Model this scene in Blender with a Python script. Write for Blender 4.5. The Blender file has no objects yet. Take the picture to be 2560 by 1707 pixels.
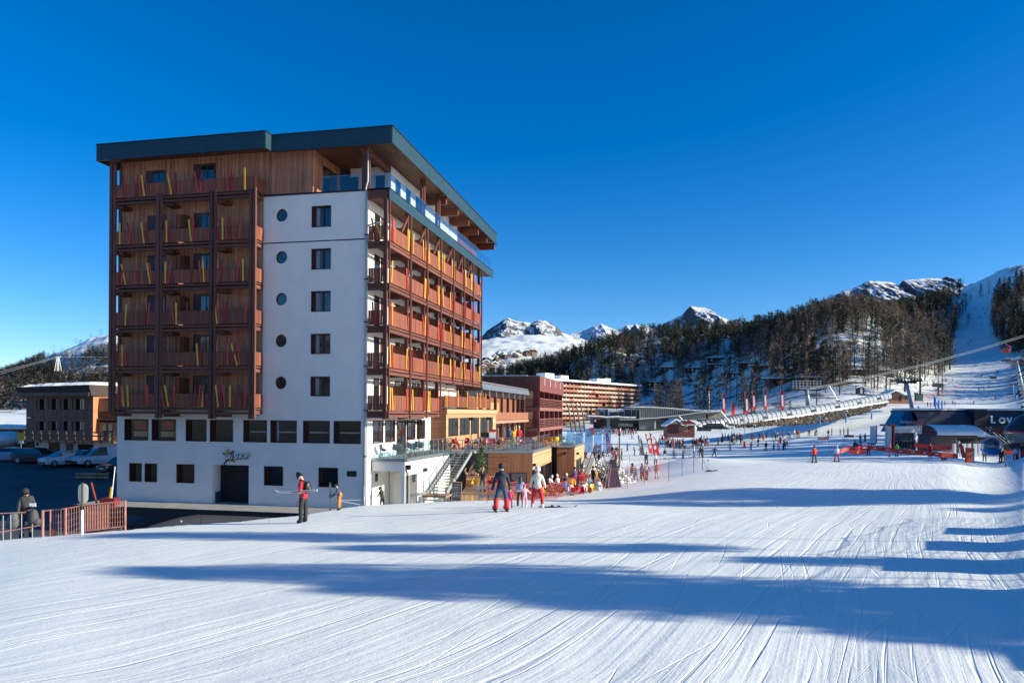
import bpy, bmesh, math, random
import numpy as np
from mathutils import Vector, Matrix
from math import sin, cos, radians, pi, tan, atan2, sqrt, hypot

S = bpy.context.scene
C = S.collection
random.seed(7)

# ---------------------------------------------------------------- camera, sky, sun, exposure
F, YH, ROLL, TH, HC = 1840.4, 1031.6, radians(0.3736), radians(12.0735), 5.94
cam_d = bpy.data.cameras.new('camera'); cam = bpy.data.objects.new('camera', cam_d); C.objects.link(cam)
cam_d.sensor_width = 36.0; cam_d.lens = 36.0 * F / 2560
cam_d.shift_y = (YH - 853.5) / 2560
cam_d.clip_start = 0.1; cam_d.clip_end = 20000
cam.matrix_world = Matrix.Translation((0, 0, HC)) @ Matrix.Rotation(radians(90), 4, 'X') @ Matrix.Rotation(ROLL, 4, 'Z')
S.camera = cam

SUN_EL, SUN_AZ = radians(20.0), radians(-11.3)       # azimuth measured from +X towards +Y
sdir = Vector((cos(SUN_EL) * cos(SUN_AZ), cos(SUN_EL) * sin(SUN_AZ), sin(SUN_EL)))
w = bpy.data.worlds.new("World"); S.world = w; w.use_nodes = True
nt = w.node_tree; nt.nodes.clear()
out = nt.nodes.new('ShaderNodeOutputWorld'); bg = nt.nodes.new('ShaderNodeBackground')
sky = nt.nodes.new('ShaderNodeTexSky'); sky.sky_type = 'NISHITA'; sky.sun_disc = False
sky.sun_elevation = SUN_EL; sky.sun_rotation = radians(90) - SUN_AZ
sky.altitude = 2000; sky.air_density = 1.0; sky.dust_density = 2.2; sky.ozone_density = 3.5
hs = nt.nodes.new('ShaderNodeHueSaturation'); hs.inputs['Saturation'].default_value = 1.37; hs.inputs['Hue'].default_value = .506; hs.inputs['Value'].default_value = 1.0
nt.links.new(sky.outputs[0], hs.inputs['Color']); nt.links.new(hs.outputs[0], bg.inputs['Color'])
bg.inputs['Strength'].default_value = 0.104
nt.links.new(bg.outputs[0], out.inputs[0])
sun_d = bpy.data.lights.new('sun', 'SUN'); sun_d.energy = 4.6; sun_d.angle = radians(0.53); sun_d.color = (1.0, 0.94, 0.765)
sun = bpy.data.objects.new('sun', sun_d); C.objects.link(sun)
sun.rotation_euler = sdir.to_track_quat('Z', 'Y').to_euler(); sun.location = (60, 0, 60)
S.view_settings.view_transform = 'Standard'; S.view_settings.look = 'None'
S.view_settings.exposure = 0.84; S.view_settings.gamma = 1.0
S.view_settings.use_curve_mapping = False
S.cycles.max_bounces = 6; S.cycles.transparent_max_bounces = 12
S.cycles.use_denoising = True

# ---------------------------------------------------------------- helpers
def X_(px, D): return (px - 1280) / F * D                 # lateral metres of a photo column at depth D
def at(px, py, D):
    a, b = px - 1280, py - YH; c, s = cos(ROLL), sin(ROLL)
    a, b = c * a + s * b, -s * a + c * b
    return Vector((a / F * D, D, HC - b / F * D))
CW = Vector((-8.893, 45.0, 0.0)); ct, st = cos(TH), sin(TH)
def B(x, y, z=0.0):                                       # hotel axes -> world
    return Vector((CW.x + x * ct + y * st, CW.y - x * st + y * ct, z))

def tag(o, label=None, cat=None, group=None, kind=None):
    if label: o['label'] = label
    if cat: o['category'] = cat
    if group: o['group'] = group
    if kind: o['kind'] = kind
    return o
def thing(name, label, cat, loc=(0, 0, 0), rz=0.0, group=None):
    o = bpy.data.objects.new(name, None); C.objects.link(o); o.empty_display_size = 0.2
    o.location = loc; o.rotation_euler = (0, 0, rz)
    return tag(o, label, cat, group)
def link(name, me, parent=None, loc=None, rz=None):
    o = bpy.data.objects.new(name, me); C.objects.link(o)
    if parent: o.parent = parent
    if loc is not None: o.location = loc
    if rz is not None: o.rotation_euler = (0, 0, rz)
    return o
def kids(o): return [c for c in bpy.data.objects if c.parent == o]
def dup(root, loc=None, rz=None, label=None, scale=None, parts=None):
    # parts: cached list [(child, [grandchildren])]
    r = root.copy(); C.objects.link(r)
    if loc is not None: r.location = loc
    if rz is not None: r.rotation_euler = (0, 0, rz)
    if scale is not None: r.scale = (scale,) * 3
    if label: r['label'] = label
    new = []
    for ch, gs in parts:
        c = ch.copy(); C.objects.link(c); c.parent = r
        ng = []
        for g in gs:
            d = g.copy(); C.objects.link(d); d.parent = c; ng.append(d)
        new.append((c, ng))
    return r, new
def tree_of(root): return [(c, kids(c)) for c in kids(root)]

class MB:
    def __init__(s): s.v = []; s.f = []; s.m = []
    def add(s, vs, fs, mi=0):
        n = len(s.v); s.v += [tuple(v) for v in vs]; s.f += [tuple(i + n for i in f) for f in fs]; s.m += [mi] * len(fs); return s
    def box(s, x0, x1, y0, y1, z0, z1, mi=0):
        if x0 > x1: x0, x1 = x1, x0
        if y0 > y1: y0, y1 = y1, y0
        if z0 > z1: z0, z1 = z1, z0
        return s.add([(x0,y0,z0),(x1,y0,z0),(x1,y1,z0),(x0,y1,z0),(x0,y0,z1),(x1,y0,z1),(x1,y1,z1),(x0,y1,z1)],
              [(0,3,2,1),(4,5,6,7),(0,1,5,4),(1,2,6,5),(2,3,7,6),(3,0,4,7)], mi)
    def hexa(s, p, mi=0):   # 8 points: bottom 4 ccw, top 4
        return s.add(p, [(0,3,2,1),(4,5,6,7),(0,1,5,4),(1,2,6,5),(2,3,7,6),(3,0,4,7)], mi)
    def beam(s, a, b, w, h, mi=0, up=(0,0,1)):
        a, b = Vector(a), Vector(b); d = (b - a).normalized(); u = Vector(up)
        r = d.cross(u)
        if r.length < 1e-4: r = d.cross(Vector((0,1,0)))
        r.normalize(); u = r.cross(d).normalized(); r *= w / 2; u *= h / 2
        return s.hexa([a-r-u, a+r-u, b+r-u, b-r-u, a-r+u, a+r+u, b+r+u, b-r+u], mi)
    def tube(s, pts, r, n=8, mi=0, cap=True):
        pts = [Vector(p) for p in pts]; rs = r if isinstance(r, (list, tuple)) else [r] * len(pts)
        base = len(s.v); prev = None
        for i, p in enumerate(pts):
            d = (pts[min(i+1, len(pts)-1)] - pts[max(i-1, 0)]).normalized()
            a = d.cross(Vector((0,0,1))) if prev is None else prev - d * prev.dot(d)
            if a.length < 1e-4: a = d.cross(Vector((0,1,0)))
            a.normalize(); b = d.cross(a); prev = a
            for k in range(n):
                t = 2*pi*k/n; s.v.append(tuple(p + (a*cos(t) + b*sin(t)) * rs[i]))
        for i in range(len(pts)-1):
            for k in range(n):
                q = base + i*n; s.f.append((q+k, q+(k+1)%n, q+n+(k+1)%n, q+n+k)); s.m.append(mi)
        if cap:
            s.f.append(tuple(base + k for k in range(n))[::-1]); s.m.append(mi)
            q = base + (len(pts)-1)*n; s.f.append(tuple(q+k for k in range(n))); s.m.append(mi)
        return s
    def lathe(s, prof, c=(0,0,0), n=16, mi=0):
        base = len(s.v)
        for r, z in prof:
            for k in range(n):
                t = 2*pi*k/n; s.v.append((c[0]+r*cos(t), c[1]+r*sin(t), c[2]+z))
        for i in range(len(prof)-1):
            for k in range(n):
                q = base+i*n; s.f.append((q+k, q+(k+1)%n, q+n+(k+1)%n, q+n+k)); s.m.append(mi)
        return s
    def prism(s, poly, z0, z1, mi=0, mt=None):
        n = len(poly); a = sum(poly[i][0]*poly[(i+1)%n][1]-poly[(i+1)%n][0]*poly[i][1] for i in range(n))
        if a < 0: poly = poly[::-1]
        s.add([(x,y,z0) for x,y in poly]+[(x,y,z1) for x,y in poly], [(i,(i+1)%n,n+(i+1)%n,n+i) for i in range(n)]+[tuple(range(n))[::-1]], mi)
        s.f.append(tuple(len(s.v)-n+i for i in range(n))); s.m.append(mi if mt is None else mt)
        return s
    def ell(s, c, r, n=10, m=7, mi=0, rot=None):
        base = len(s.v); R = rot or Matrix.Identity(3); c = Vector(c)
        for i in range(m+1):
            ph = pi*i/m
            for k in range(n):
                t = 2*pi*k/n
                s.v.append(tuple(c + R @ Vector((r[0]*sin(ph)*cos(t), r[1]*sin(ph)*sin(t), -r[2]*cos(ph)))))
        for i in range(m):
            for k in range(n):
                q = base+i*n; s.f.append((q+k, q+(k+1)%n, q+n+(k+1)%n, q+n+k)); s.m.append(mi)
        return s
    def mesh(s, name, mats, smooth=False):
        me = bpy.data.meshes.new(name); me.from_pydata(s.v, [], s.f)
        for m in (mats if isinstance(mats, (list, tuple)) else [mats]): me.materials.append(m)
        if len(me.materials) > 1: me.polygons.foreach_set('material_index', s.m)
        if smooth: me.polygons.foreach_set('use_smooth', [True]*len(me.polygons))
        me.update(); return me
    def build(s, name, mats, parent=None, smooth=False, kind=None, label=None):
        o = link(name, s.mesh(name, mats, smooth), parent)
        return tag(o, label=label, kind=kind)

_M = {}
def mat(name, col, rough=0.7, metal=0.0, var=0.12, scale=3.0, stretch=None, bump=0.0, bscale=None, obvar=0.0, spec=0.5, trans=0.0, alpha=1.0, emis=0.0):
    if name in _M: return _M[name]
    m = bpy.data.materials.new(name); m.use_nodes = True; n = m.node_tree; b = n.nodes['Principled BSDF']
    b.inputs['Roughness'].default_value = rough; b.inputs['Metallic'].default_value = metal
    b.inputs['Specular IOR Level'].default_value = spec
    b.inputs['Transmission Weight'].default_value = trans
    b.inputs['Alpha'].default_value = alpha
    tc = n.nodes.new('ShaderNodeTexCoord'); mp = n.nodes.new('ShaderNodeMapping'); n.links.new(tc.outputs['Object'], mp.inputs[0])
    if stretch: mp.inputs['Scale'].default_value = stretch
    nz = n.nodes.new('ShaderNodeTexNoise'); nz.inputs['Scale'].default_value = scale; nz.inputs['Detail'].default_value = 6
    n.links.new(mp.outputs[0], nz.inputs['Vector'])
    rp = n.nodes.new('ShaderNodeValToRGB'); rp.color_ramp.elements[0].position = 0.3; rp.color_ramp.elements[1].position = 0.72
    c = Vector(col[:3]); lo = c * (1 - var); hi = c * (1 + var)
    rp.color_ramp.elements[0].color = (*lo, 1); rp.color_ramp.elements[1].color = (*[min(1, q) for q in hi], 1)
    n.links.new(nz.outputs['Fac'], rp.inputs[0]); last = rp.outputs[0]
    if obvar:
        oi = n.nodes.new('ShaderNodeObjectInfo'); h = n.nodes.new('ShaderNodeHueSaturation'); mr = n.nodes.new('ShaderNodeMapRange')
        mr.inputs[3].default_value = 1 - obvar; mr.inputs[4].default_value = 1 + obvar
        n.links.new(oi.outputs['Random'], mr.inputs[0]); n.links.new(mr.outputs[0], h.inputs['Value']); n.links.new(last, h.inputs['Color']); last = h.outputs[0]
    n.links.new(last, b.inputs['Base Color'])
    if bump:
        bn = n.nodes.new('ShaderNodeTexNoise'); bn.inputs['Scale'].default_value = bscale or scale * 4; bn.inputs['Detail'].default_value = 5
        n.links.new(mp.outputs[0], bn.inputs['Vector'])
        bp = n.nodes.new('ShaderNodeBump'); bp.inputs['Strength'].default_value = bump; bp.inputs['Distance'].default_value = 0.02
        n.links.new(bn.outputs['Fac'], bp.inputs['Height']); n.links.new(bp.outputs[0], b.inputs['Normal'])
    _M[name] = m; return m
def wood(name, col, axis='z', var=0.3, rough=0.65, pitch=0.12, obvar=0.12):
    """boards running along axis: grain stretched along it, knots, board-to-board tone"""
    if name in _M: return _M[name]
    st_ = {'z': (9, 9, .45), 'x': (.45, 9, 9), 'y': (9, .45, 9)}[axis]
    m = mat(name, col, rough=rough, var=var, scale=1.6, stretch=st_, bump=0.25, bscale=5, obvar=obvar)
    n = m.node_tree; b = n.nodes['Principled BSDF']; src = b.inputs['Base Color'].links[0].from_socket
    tc = n.nodes.new('ShaderNodeTexCoord'); sp = n.nodes.new('ShaderNodeSeparateXYZ'); n.links.new(tc.outputs['Object'], sp.inputs[0])
    a = n.nodes.new('ShaderNodeMath'); a.operation = 'ADD'
    if axis == 'z': n.links.new(sp.outputs[0], a.inputs[0]); n.links.new(sp.outputs[1], a.inputs[1])
    else: n.links.new(sp.outputs[2], a.inputs[0]); a.inputs[1].default_value = 0
    d = n.nodes.new('ShaderNodeMath'); d.operation = 'DIVIDE'; n.links.new(a.outputs[0], d.inputs[0]); d.inputs[1].default_value = pitch
    fl = n.nodes.new('ShaderNodeMath'); fl.operation = 'FLOOR'; n.links.new(d.outputs[0], fl.inputs[0])
    wn = n.nodes.new('ShaderNodeTexWhiteNoise'); wn.noise_dimensions = '1D'; n.links.new(fl.outputs[0], wn.inputs['W'])
    mr = n.nodes.new('ShaderNodeMapRange'); mr.inputs[3].default_value = .74; mr.inputs[4].default_value = 1.22; n.links.new(wn.outputs['Value'], mr.inputs[0])
    h = n.nodes.new('ShaderNodeHueSaturation'); n.links.new(mr.outputs[0], h.inputs['Value']); n.links.new(src, h.inputs['Color'])
    vo = n.nodes.new('ShaderNodeTexVoronoi'); vo.inputs['Scale'].default_value = 3.2; n.links.new(tc.outputs['Object'], vo.inputs['Vector'])
    kr = n.nodes.new('ShaderNodeValToRGB'); kr.color_ramp.elements[0].position = .05; kr.color_ramp.elements[1].position = .13
    kr.color_ramp.elements[0].color = (.35, .3, .28, 1); kr.color_ramp.elements[1].color = (1, 1, 1, 1); n.links.new(vo.outputs['Distance'], kr.inputs[0])
    mx = n.nodes.new('ShaderNodeMix'); mx.data_type = 'RGBA'; mx.blend_type = 'MULTIPLY'; mx.inputs[0].default_value = .8
    n.links.new(h.outputs[0], mx.inputs[6]); n.links.new(kr.outputs[0], mx.inputs[7]); n.links.new(mx.outputs[2], b.inputs['Base Color'])
    return m
def glass(name, tint=(.8,.9,.95), rough=0.02, mixf=0.12, col=(.02,.025,.03)):
    """thin pane: see-through, with a mirror share"""
    if name in _M: return _M[name]
    m = bpy.data.materials.new(name); m.use_nodes = True; n = m.node_tree; n.nodes.clear()
    o = n.nodes.new('ShaderNodeOutputMaterial'); tr = n.nodes.new('ShaderNodeBsdfTransparent'); gl = n.nodes.new('ShaderNodeBsdfGlossy'); mx = n.nodes.new('ShaderNodeMixShader')
    tr.inputs[0].default_value = (*tint, 1); gl.inputs['Roughness'].default_value = rough; gl.inputs['Color'].default_value = (1, 1, 1, 1)
    fr = n.nodes.new('ShaderNodeFresnel'); fr.inputs[0].default_value = 1.5; ad = n.nodes.new('ShaderNodeMath'); ad.inputs[1].default_value = mixf
    n.links.new(fr.outputs[0], ad.inputs[0]); ad.operation = 'MULTIPLY_ADD'; ad.inputs[1].default_value = .45; ad.inputs[2].default_value = mixf; ad.use_clamp = True; n.links.new(ad.outputs[0], mx.inputs[0]); n.links.new(tr.outputs[0], mx.inputs[1]); n.links.new(gl.outputs[0], mx.inputs[2]); n.links.new(mx.outputs[0], o.inputs[0])
    _M[name] = m; return m

def text_mesh(body, size, extr, material, shear=0.0, bold=0.0, spacing=1.0):
    cu = bpy.data.curves.new('lettering', 'FONT'); cu.body = body; cu.size = size; cu.extrude = extr; cu.shear = shear; cu.offset = bold
    cu.space_character = spacing; cu.align_x = 'LEFT'; cu.resolution_u = 3
    o = bpy.data.objects.new('lettering', cu); C.objects.link(o)
    dg = bpy.context.evaluated_depsgraph_get(); me = bpy.data.meshes.new_from_object(o.evaluated_get(dg))
    bpy.data.objects.remove(o); me.materials.clear(); me.materials.append(material); return me
def text(body, size, extr, material, parent, loc, rot, name='lettering', **k):
    me = text_mesh(body, size, extr, material, **k); o = link(name, me, parent, loc); o.rotation_euler = rot; return o

# ---------------------------------------------------------------- materials
M_white = mat('white_render', (.80, .765, .71), rough=.85, var=.05, scale=.8, bump=.25, bscale=60)
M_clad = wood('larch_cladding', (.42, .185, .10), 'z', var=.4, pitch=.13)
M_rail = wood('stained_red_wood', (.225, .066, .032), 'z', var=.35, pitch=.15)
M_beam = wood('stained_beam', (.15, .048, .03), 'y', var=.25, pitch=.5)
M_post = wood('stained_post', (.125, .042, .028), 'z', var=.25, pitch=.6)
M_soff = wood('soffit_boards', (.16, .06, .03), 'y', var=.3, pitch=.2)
M_teal = mat('blue_grey_metal', (.024, .068, .095), rough=.5, metal=.15, var=.08, scale=1.2)
M_zinc = mat('zinc', (.30, .34, .37), rough=.4, metal=.7, var=.1, scale=2)
M_frame = mat('dark_red_frame', (.06, .018, .012), rough=.45, var=.15)
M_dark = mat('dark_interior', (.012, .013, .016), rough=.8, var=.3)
M_dkmetal = mat('dark_metal', (.03, .032, .038), rough=.45, metal=.5, var=.1)
M_black = mat('black_plastic', (.015, .015, .017), rough=.5, var=.1)
M_pane = mat('window_glass', (.012, .017, .022), rough=.04, spec=.5, var=.3, scale=.6)
M_pane_low = mat('window_glass_low', (.010,.013,.016), rough=.05, spec=.25, var=.3, scale=.6)
M_pane.node_tree.nodes['Principled BSDF'].inputs['IOR'].default_value = 2.0
M_glass = glass('balustrade_glass', tint=(.80, .90, .93), mixf=.05)
M_curtain = mat('grey_curtain', (.35, .37, .4), rough=.9, var=.15, scale=8, stretch=(6, 1, .3))
M_light = wood('pale_pine', (.50, .31, .155), 'x', var=.2, pitch=.14, obvar=.05)
M_lightv = wood('pale_pine_upright', (.55, .33, .16), 'z', var=.22, pitch=.14, obvar=.06)
M_midwood = wood('brown_boards', (.22, .085, .040), 'x', var=.3, pitch=.14, obvar=.05)
M_midwoodv = wood('brown_boards_upright', (.24, .095, .045), 'z', var=.3, pitch=.14, obvar=.05)
M_deck = wood('deck_boards', (.25, .15, .09), 'x', var=.25, pitch=.14)
M_red = mat('red_plastic', (.55, .012, .02), rough=.4, var=.06)
M_orange = mat('orange_red_paint', (.50, .05, .025), rough=.45, var=.08)
M_yellow = mat('yellow_plastic', (.72, .42, .03), rough=.4, var=.06)
M_oran2 = mat('orange_plastic', (.58, .15, .025), rough=.4, var=.06)
M_crim = mat('crimson_paint', (.27, .008, .014), rough=.45, var=.1)
M_grey = mat('grey_plastic', (.16, .17, .18), rough=.5, var=.08)
M_galv = mat('galvanised_steel', (.33, .36, .38), rough=.5, metal=.3, var=.12, scale=6)
M_steel = mat('bright_steel', (.55, .57, .6), rough=.3, metal=.8, var=.05)
M_asph = mat('asphalt', (.052, .054, .058), rough=.75, var=.35, scale=.35, bump=.4, bscale=14)
M_conc = mat('concrete', (.30, .29, .27), rough=.85, var=.2, scale=1.2, bump=.3, bscale=20)
M_rust = mat('salmon_painted_steel', (.36, .16, .13), rough=.6, var=.3, scale=6)
M_redpaint = mat('red_painted_wood', (.17, .03, .026), rough=.6, var=.2, scale=2, stretch=(3,3,.4))
M_redlight = mat('red_panel', (.18, .045, .038), rough=.6, var=.12, scale=2, stretch=(3,3,.4))
M_whitep = mat('white_paint', (.78, .79, .8), rough=.4, var=.03)
M_bluep = mat('blue_vinyl', (.02, .19, .50), rough=.45, var=.1)
M_rock = mat('rock', (.15, .12, .09), rough=.9, var=.45, scale=1.5, bump=.8, bscale=6)
M_bark = mat('bark', (.075, .055, .042), rough=.9, var=.3, scale=5)
M_larch = mat('bare_larch_twigs', (.195, .142, .11), rough=.9, var=.25, scale=.6, obvar=.28)
M_larch2 = mat('grey_larch_twigs', (.175, .15, .13), rough=.9, var=.25, scale=.6, obvar=.25)
M_spruce = mat('spruce_needles', (.032, .048, .032), rough=.85, var=.35, scale=.7, obvar=.3)
M_pine = mat('pine_needles', (.034, .045, .024), rough=.85, var=.35, scale=.7, obvar=.3)
M_xmas = mat('fresh_fir_needles', (.055, .10, .028), rough=.8, var=.35, scale=4)

def snow_material(name, rough_patch=False, groom=True):
    m = bpy.data.materials.new(name); m.use_nodes = True; n = m.node_tree; b = n.nodes['Principled BSDF']; N = n.nodes.new; L = n.links.new
    b.inputs['Roughness'].default_value = .55; b.inputs['Specular IOR Level'].default_value = .3
    g = N('ShaderNodeNewGeometry'); sep = N('ShaderNodeSeparateXYZ'); L(g.outputs['Position'], sep.inputs[0])
    base = N('ShaderNodeTexNoise'); base.inputs['Scale'].default_value = .25; base.inputs['Detail'].default_value = 6; L(g.outputs['Position'], base.inputs['Vector'])
    cr = N('ShaderNodeValToRGB'); cr.color_ramp.elements[0].color = (.81, .84, .80, 1); cr.color_ramp.elements[1].color = (.88, .90, .85, 1); L(base.outputs['Fac'], cr.inputs[0])
    col = cr.outputs[0]
    if rough_patch:
        # bare undergrowth between the trees of the far slopes
        pn = N('ShaderNodeTexNoise'); pn.inputs['Scale'].default_value = .07; pn.inputs['Detail'].default_value = 9; pn.inputs['Roughness'].default_value = .72; L(g.outputs['Position'], pn.inputs['Vector'])
        pr = N('ShaderNodeValToRGB'); pr.color_ramp.elements[0].position = .50; pr.color_ramp.elements[1].position = .56; pr.color_ramp.elements[0].color = (0,0,0,1); L(pn.outputs['Fac'], pr.inputs[0])
        at_ = N('ShaderNodeAttribute'); at_.attribute_name = 'bare'
        mu = N('ShaderNodeMath'); mu.operation = 'MULTIPLY'; L(pr.outputs[0], mu.inputs[0]); L(at_.outputs['Fac'], mu.inputs[1])
        mx = N('ShaderNodeMix'); mx.data_type = 'RGBA'; L(mu.outputs[0], mx.inputs[0]); L(col, mx.inputs[6]); mx.inputs[7].default_value = (.13, .095, .06, 1); col = mx.outputs[2]
    L(col, b.inputs['Base Color'])
    # ski tracks run towards the lifts: noise stretched along that heading, three widths, bent a little
    def track(ang, sx, sy, lo, hi, dist=.0):
        mp = N('ShaderNodeMapping'); mp.inputs['Rotation'].default_value = (0, 0, ang); 
        wn = N('ShaderNodeTexNoise'); wn.inputs['Scale'].default_value = .05; wn.inputs['Detail'].default_value = 1; L(g.outputs['Position'], wn.inputs['Vector'])
        wv = N('ShaderNodeVectorMath'); wv.operation = 'MULTIPLY_ADD'; L(wn.outputs['Color'], wv.inputs[0]); wv.inputs[1].default_value = (dist, dist, 0); L(g.outputs['Position'], wv.inputs[2])
        L(wv.outputs[0], mp.inputs[0])
        m2 = N('ShaderNodeMapping'); m2.inputs['Scale'].default_value = (sx, sy, .001); L(mp.outputs[0], m2.inputs[0])
        t = N('ShaderNodeTexNoise'); t.inputs['Scale'].default_value = 1; t.inputs['Detail'].default_value = 3; t.inputs['Roughness'].default_value = .6; L(m2.outputs[0], t.inputs['Vector'])
        r = N('ShaderNodeMapRange'); r.interpolation_type = 'SMOOTHSTEP'; r.inputs[1].default_value = lo; r.inputs[2].default_value = hi; L(t.outputs['Fac'], r.inputs[0]); return r.outputs[0]
    def add(a, k, prev):
        q = N('ShaderNodeMath'); q.operation = 'MULTIPLY_ADD'; L(a, q.inputs[0]); q.inputs[1].default_value = k
        if prev is None: q.inputs[2].default_value = 0
        else: L(prev, q.inputs[2])
        return q.outputs[0]
    h = None
    fine = N('ShaderNodeTexNoise'); fine.inputs['Scale'].default_value = 7; fine.inputs['Detail'].default_value = 8; fine.inputs['Roughness'].default_value = .65; L(g.outputs['Position'], fine.inputs['Vector'])
    h = add(fine.outputs['Fac'], .010, h)
    f2 = N('ShaderNodeTexNoise'); f2.inputs['Scale'].default_value = 26; f2.inputs['Detail'].default_value = 4; L(g.outputs['Position'], f2.inputs['Vector']); h = add(f2.outputs['Fac'], .004, h)
    if groom:
        A = radians(28)
        h = add(track(A, 2.6, .05, .35, .65, 1.5), .007, h)
        h = add(track(A + .03, 7.0, .07, .57, .67, 1.8), -.011, h)
        h = add(track(A - .16, 9.0, .09, .63, .69, 1.5), -.012, h)
        h = add(track(A + .22, 8.0, .12, .66, .72, 2.5), -.008, h)
        h = add(track(A - .02, 17., .12, .3, .7, 2), .002, h)
    else:
        rg = N('ShaderNodeTexNoise'); rg.inputs['Scale'].default_value = .5; rg.inputs['Detail'].default_value = 8; L(g.outputs['Position'], rg.inputs['Vector'])
        h = add(rg.outputs['Fac'], .5, h)
    bp = N('ShaderNodeBump'); bp.inputs['Strength'].default_value = 1.0; bp.inputs['Distance'].default_value = 1.0
    L(h, bp.inputs['Height']); L(bp.outputs[0], b.inputs['Normal'])
    _M[name] = m; return m
M_snow = snow_material('snow_piste', rough_patch=True)
M_snow2 = snow_material('snow_cap', groom=False)
# ---------------------------------------------------------------- terrain
PXC = np.array([-2200, -900, 0, 300, 600, 900, 1200, 1500, 1800, 2100, 2350, 2560, 3600, 4600], float)
TAB = [
 (2.0, [3.85]*14),
 (8,   [2.9,2.95,3.0,3.0,3.0,3.0,3.0,3.0,3.05,3.05,3.1,3.1,3.3,3.5]),
 (12,  [2.3,2.4,2.6,2.65,2.7,2.75,2.8,2.85,2.9,2.95,3.0,3.05,3.5,4]),
 (18,  [1.4,1.7,2.05,2.2,2.3,2.4,2.5,2.6,2.7,2.75,2.8,2.9,3.7,4.5]),
 (24,  [.8,1.2,1.6,1.9,2.0,2.1,2.25,2.35,2.45,2.5,2.6,2.75,4,5]),
 (28,  [.5,.8,1.3,1.6,1.72,1.85,2.1,2.2,2.25,2.3,2.4,2.55,4.2,5.5]),
 (34,  [.3,.5,.8,.9,1.15,1.35,1.42,1.72,1.8,1.95,2.1,2.3,4.5,6]),
 (40,  [.1,.2,.4,.5,.6,.85,1.12,1.25,1.6,1.75,1.9,2.1,5,7]),
 (46,  [0,0,0,0,0,.1,.42,.62,1.3,1.5,1.7,1.9,5.5,8]),
 (52,  [0,0,0,0,-.2,-.3,-.5,.15,1.05,1.3,1.5,1.75,6,9]),
 (60,  [.2,.1,0,0,0,-.4,-.7,-.2,.7,1.15,1.3,1.55,7,10]),
 (75,  [.5,.4,.4,.4,.2,-.5,-.7,-1.2,.35,.9,1.0,1.3,9,12]),
 (90,  [1,1,1,1,.5,-.5,-.8,-1.5,.0,.6,.7,.95,11,15]),
 (110, [1.5,1.5,1.5,1.5,1,-.4,-1,-1.6,-.7,0,.3,.7,14,20]),
 (140, [2,2,2,2,1.5,0,-1,-1.5,-1.2,-.1,.4,1.2,18,30]),
 (175, [2,2,2,2,2,.5,-.8,-1.2,-.8,.9,2.3,4.0,22,40]),
 (210, [3,3,3,3,2,1,-.5,-1,-.5,1.8,5.0,7.6,25,50]),
 (250, [4,4,4,4,3,2,0,-.5,.8,6,8.6,11.,28,55]),
 (300, [5,5,4.5,5,4,3,1,-.5,6,14,13,16,36,60]),
 (400, [7,7,6,9,8,6,2,-1,14,37,30,36,60,80]),
 (550, [10,10,8,14,14,12,8,16,38,80,66,90,110,120]),
 (700, [12,12,14,28,25,22,26,63,80,92,110,146,150,150]),
 (850, [18,18,26,48,40,30,50,66,80,82,132,172,180,180]),
 (1100,[30,25,42,86,60,45,88,90,60,80,122,150,150,150]),
 (1500,[40,35,76,156,90,70,140,135,50,50,90,110,100,100]),
 (2000,[40,40,60,110,60,60,190,180,40,40,60,80,60,60]),
 (2600,[20,20,30,60,30,30,120,110,20,20,30,40,30,30])]
TD = np.log(np.array([r[0] for r in TAB])); TZ = np.array([r[1] for r in TAB])
def _cr(p0, p1, p2, p3, t):
    return .5*((2*p1) + (-p0+p2)*t + (2*p0-5*p1+4*p2-p3)*t*t + (-p0+3*p1-3*p2+p3)*t**3)
def _table(px, D):
    nr, nc = TZ.shape
    i = np.interp(np.log(np.maximum(D, 2.0)), TD, np.arange(nr)); j = np.interp(px, PXC, np.arange(nc))
    i0 = np.clip(i.astype(int), 0, nr-2); j0 = np.clip(j.astype(int), 0, nc-2); a = i-i0; b = j-j0
    rows = []
    for di in (-1, 0, 1, 2):
        r = np.clip(i0+di, 0, nr-1)
        rows.append(_cr(*[TZ[r, np.clip(j0+dj, 0, nc-1)] for dj in (-1, 0, 1, 2)], b))
    return _cr(*rows, a)
def _hash(ix, iy, s):
    n = (ix*374761393 + iy*668265263 + s*974634777) & 0x7fffffff
    n = ((n ^ (n >> 13))*1274126177) & 0x7fffffff
    return ((n ^ (n >> 16)) & 0xffff)/65535.0
def vnoise(x, y, s=0):
    x = np.asarray(x, float); y = np.asarray(y, float)
    ix = np.floor(x).astype(np.int64); iy = np.floor(y).astype(np.int64); fx = x-ix; fy = y-iy
    fx = fx*fx*(3-2*fx); fy = fy*fy*(3-2*fy)
    return (_hash(ix,iy,s)*(1-fx)+_hash(ix+1,iy,s)*fx)*(1-fy) + (_hash(ix,iy+1,s)*(1-fx)+_hash(ix+1,iy+1,s)*fx)*fy
def fbm(x, y, o=5, s=0, g=.5):
    t = 0; a = 1; n = 0
    for k in range(o):
        t = t + a*(vnoise(x, y, s+k)-.5); n += a; a *= g; x = x*2.03+7.1; y = y*2.03+3.7
    return t/n*2
CR_PX = [-2200, -900, -400, 0, 315, 600, 760, 848, 916, 985, 1040, 1075]
CR_D = [24, 24, 24.2, 24.6, 25.4, 28.8, 32.3, 37.4, 40.2, 43.8, 46.6, 49]
def sstep(t): t = np.clip(t, 0, 1); return t*t*(3-2*t)
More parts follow.
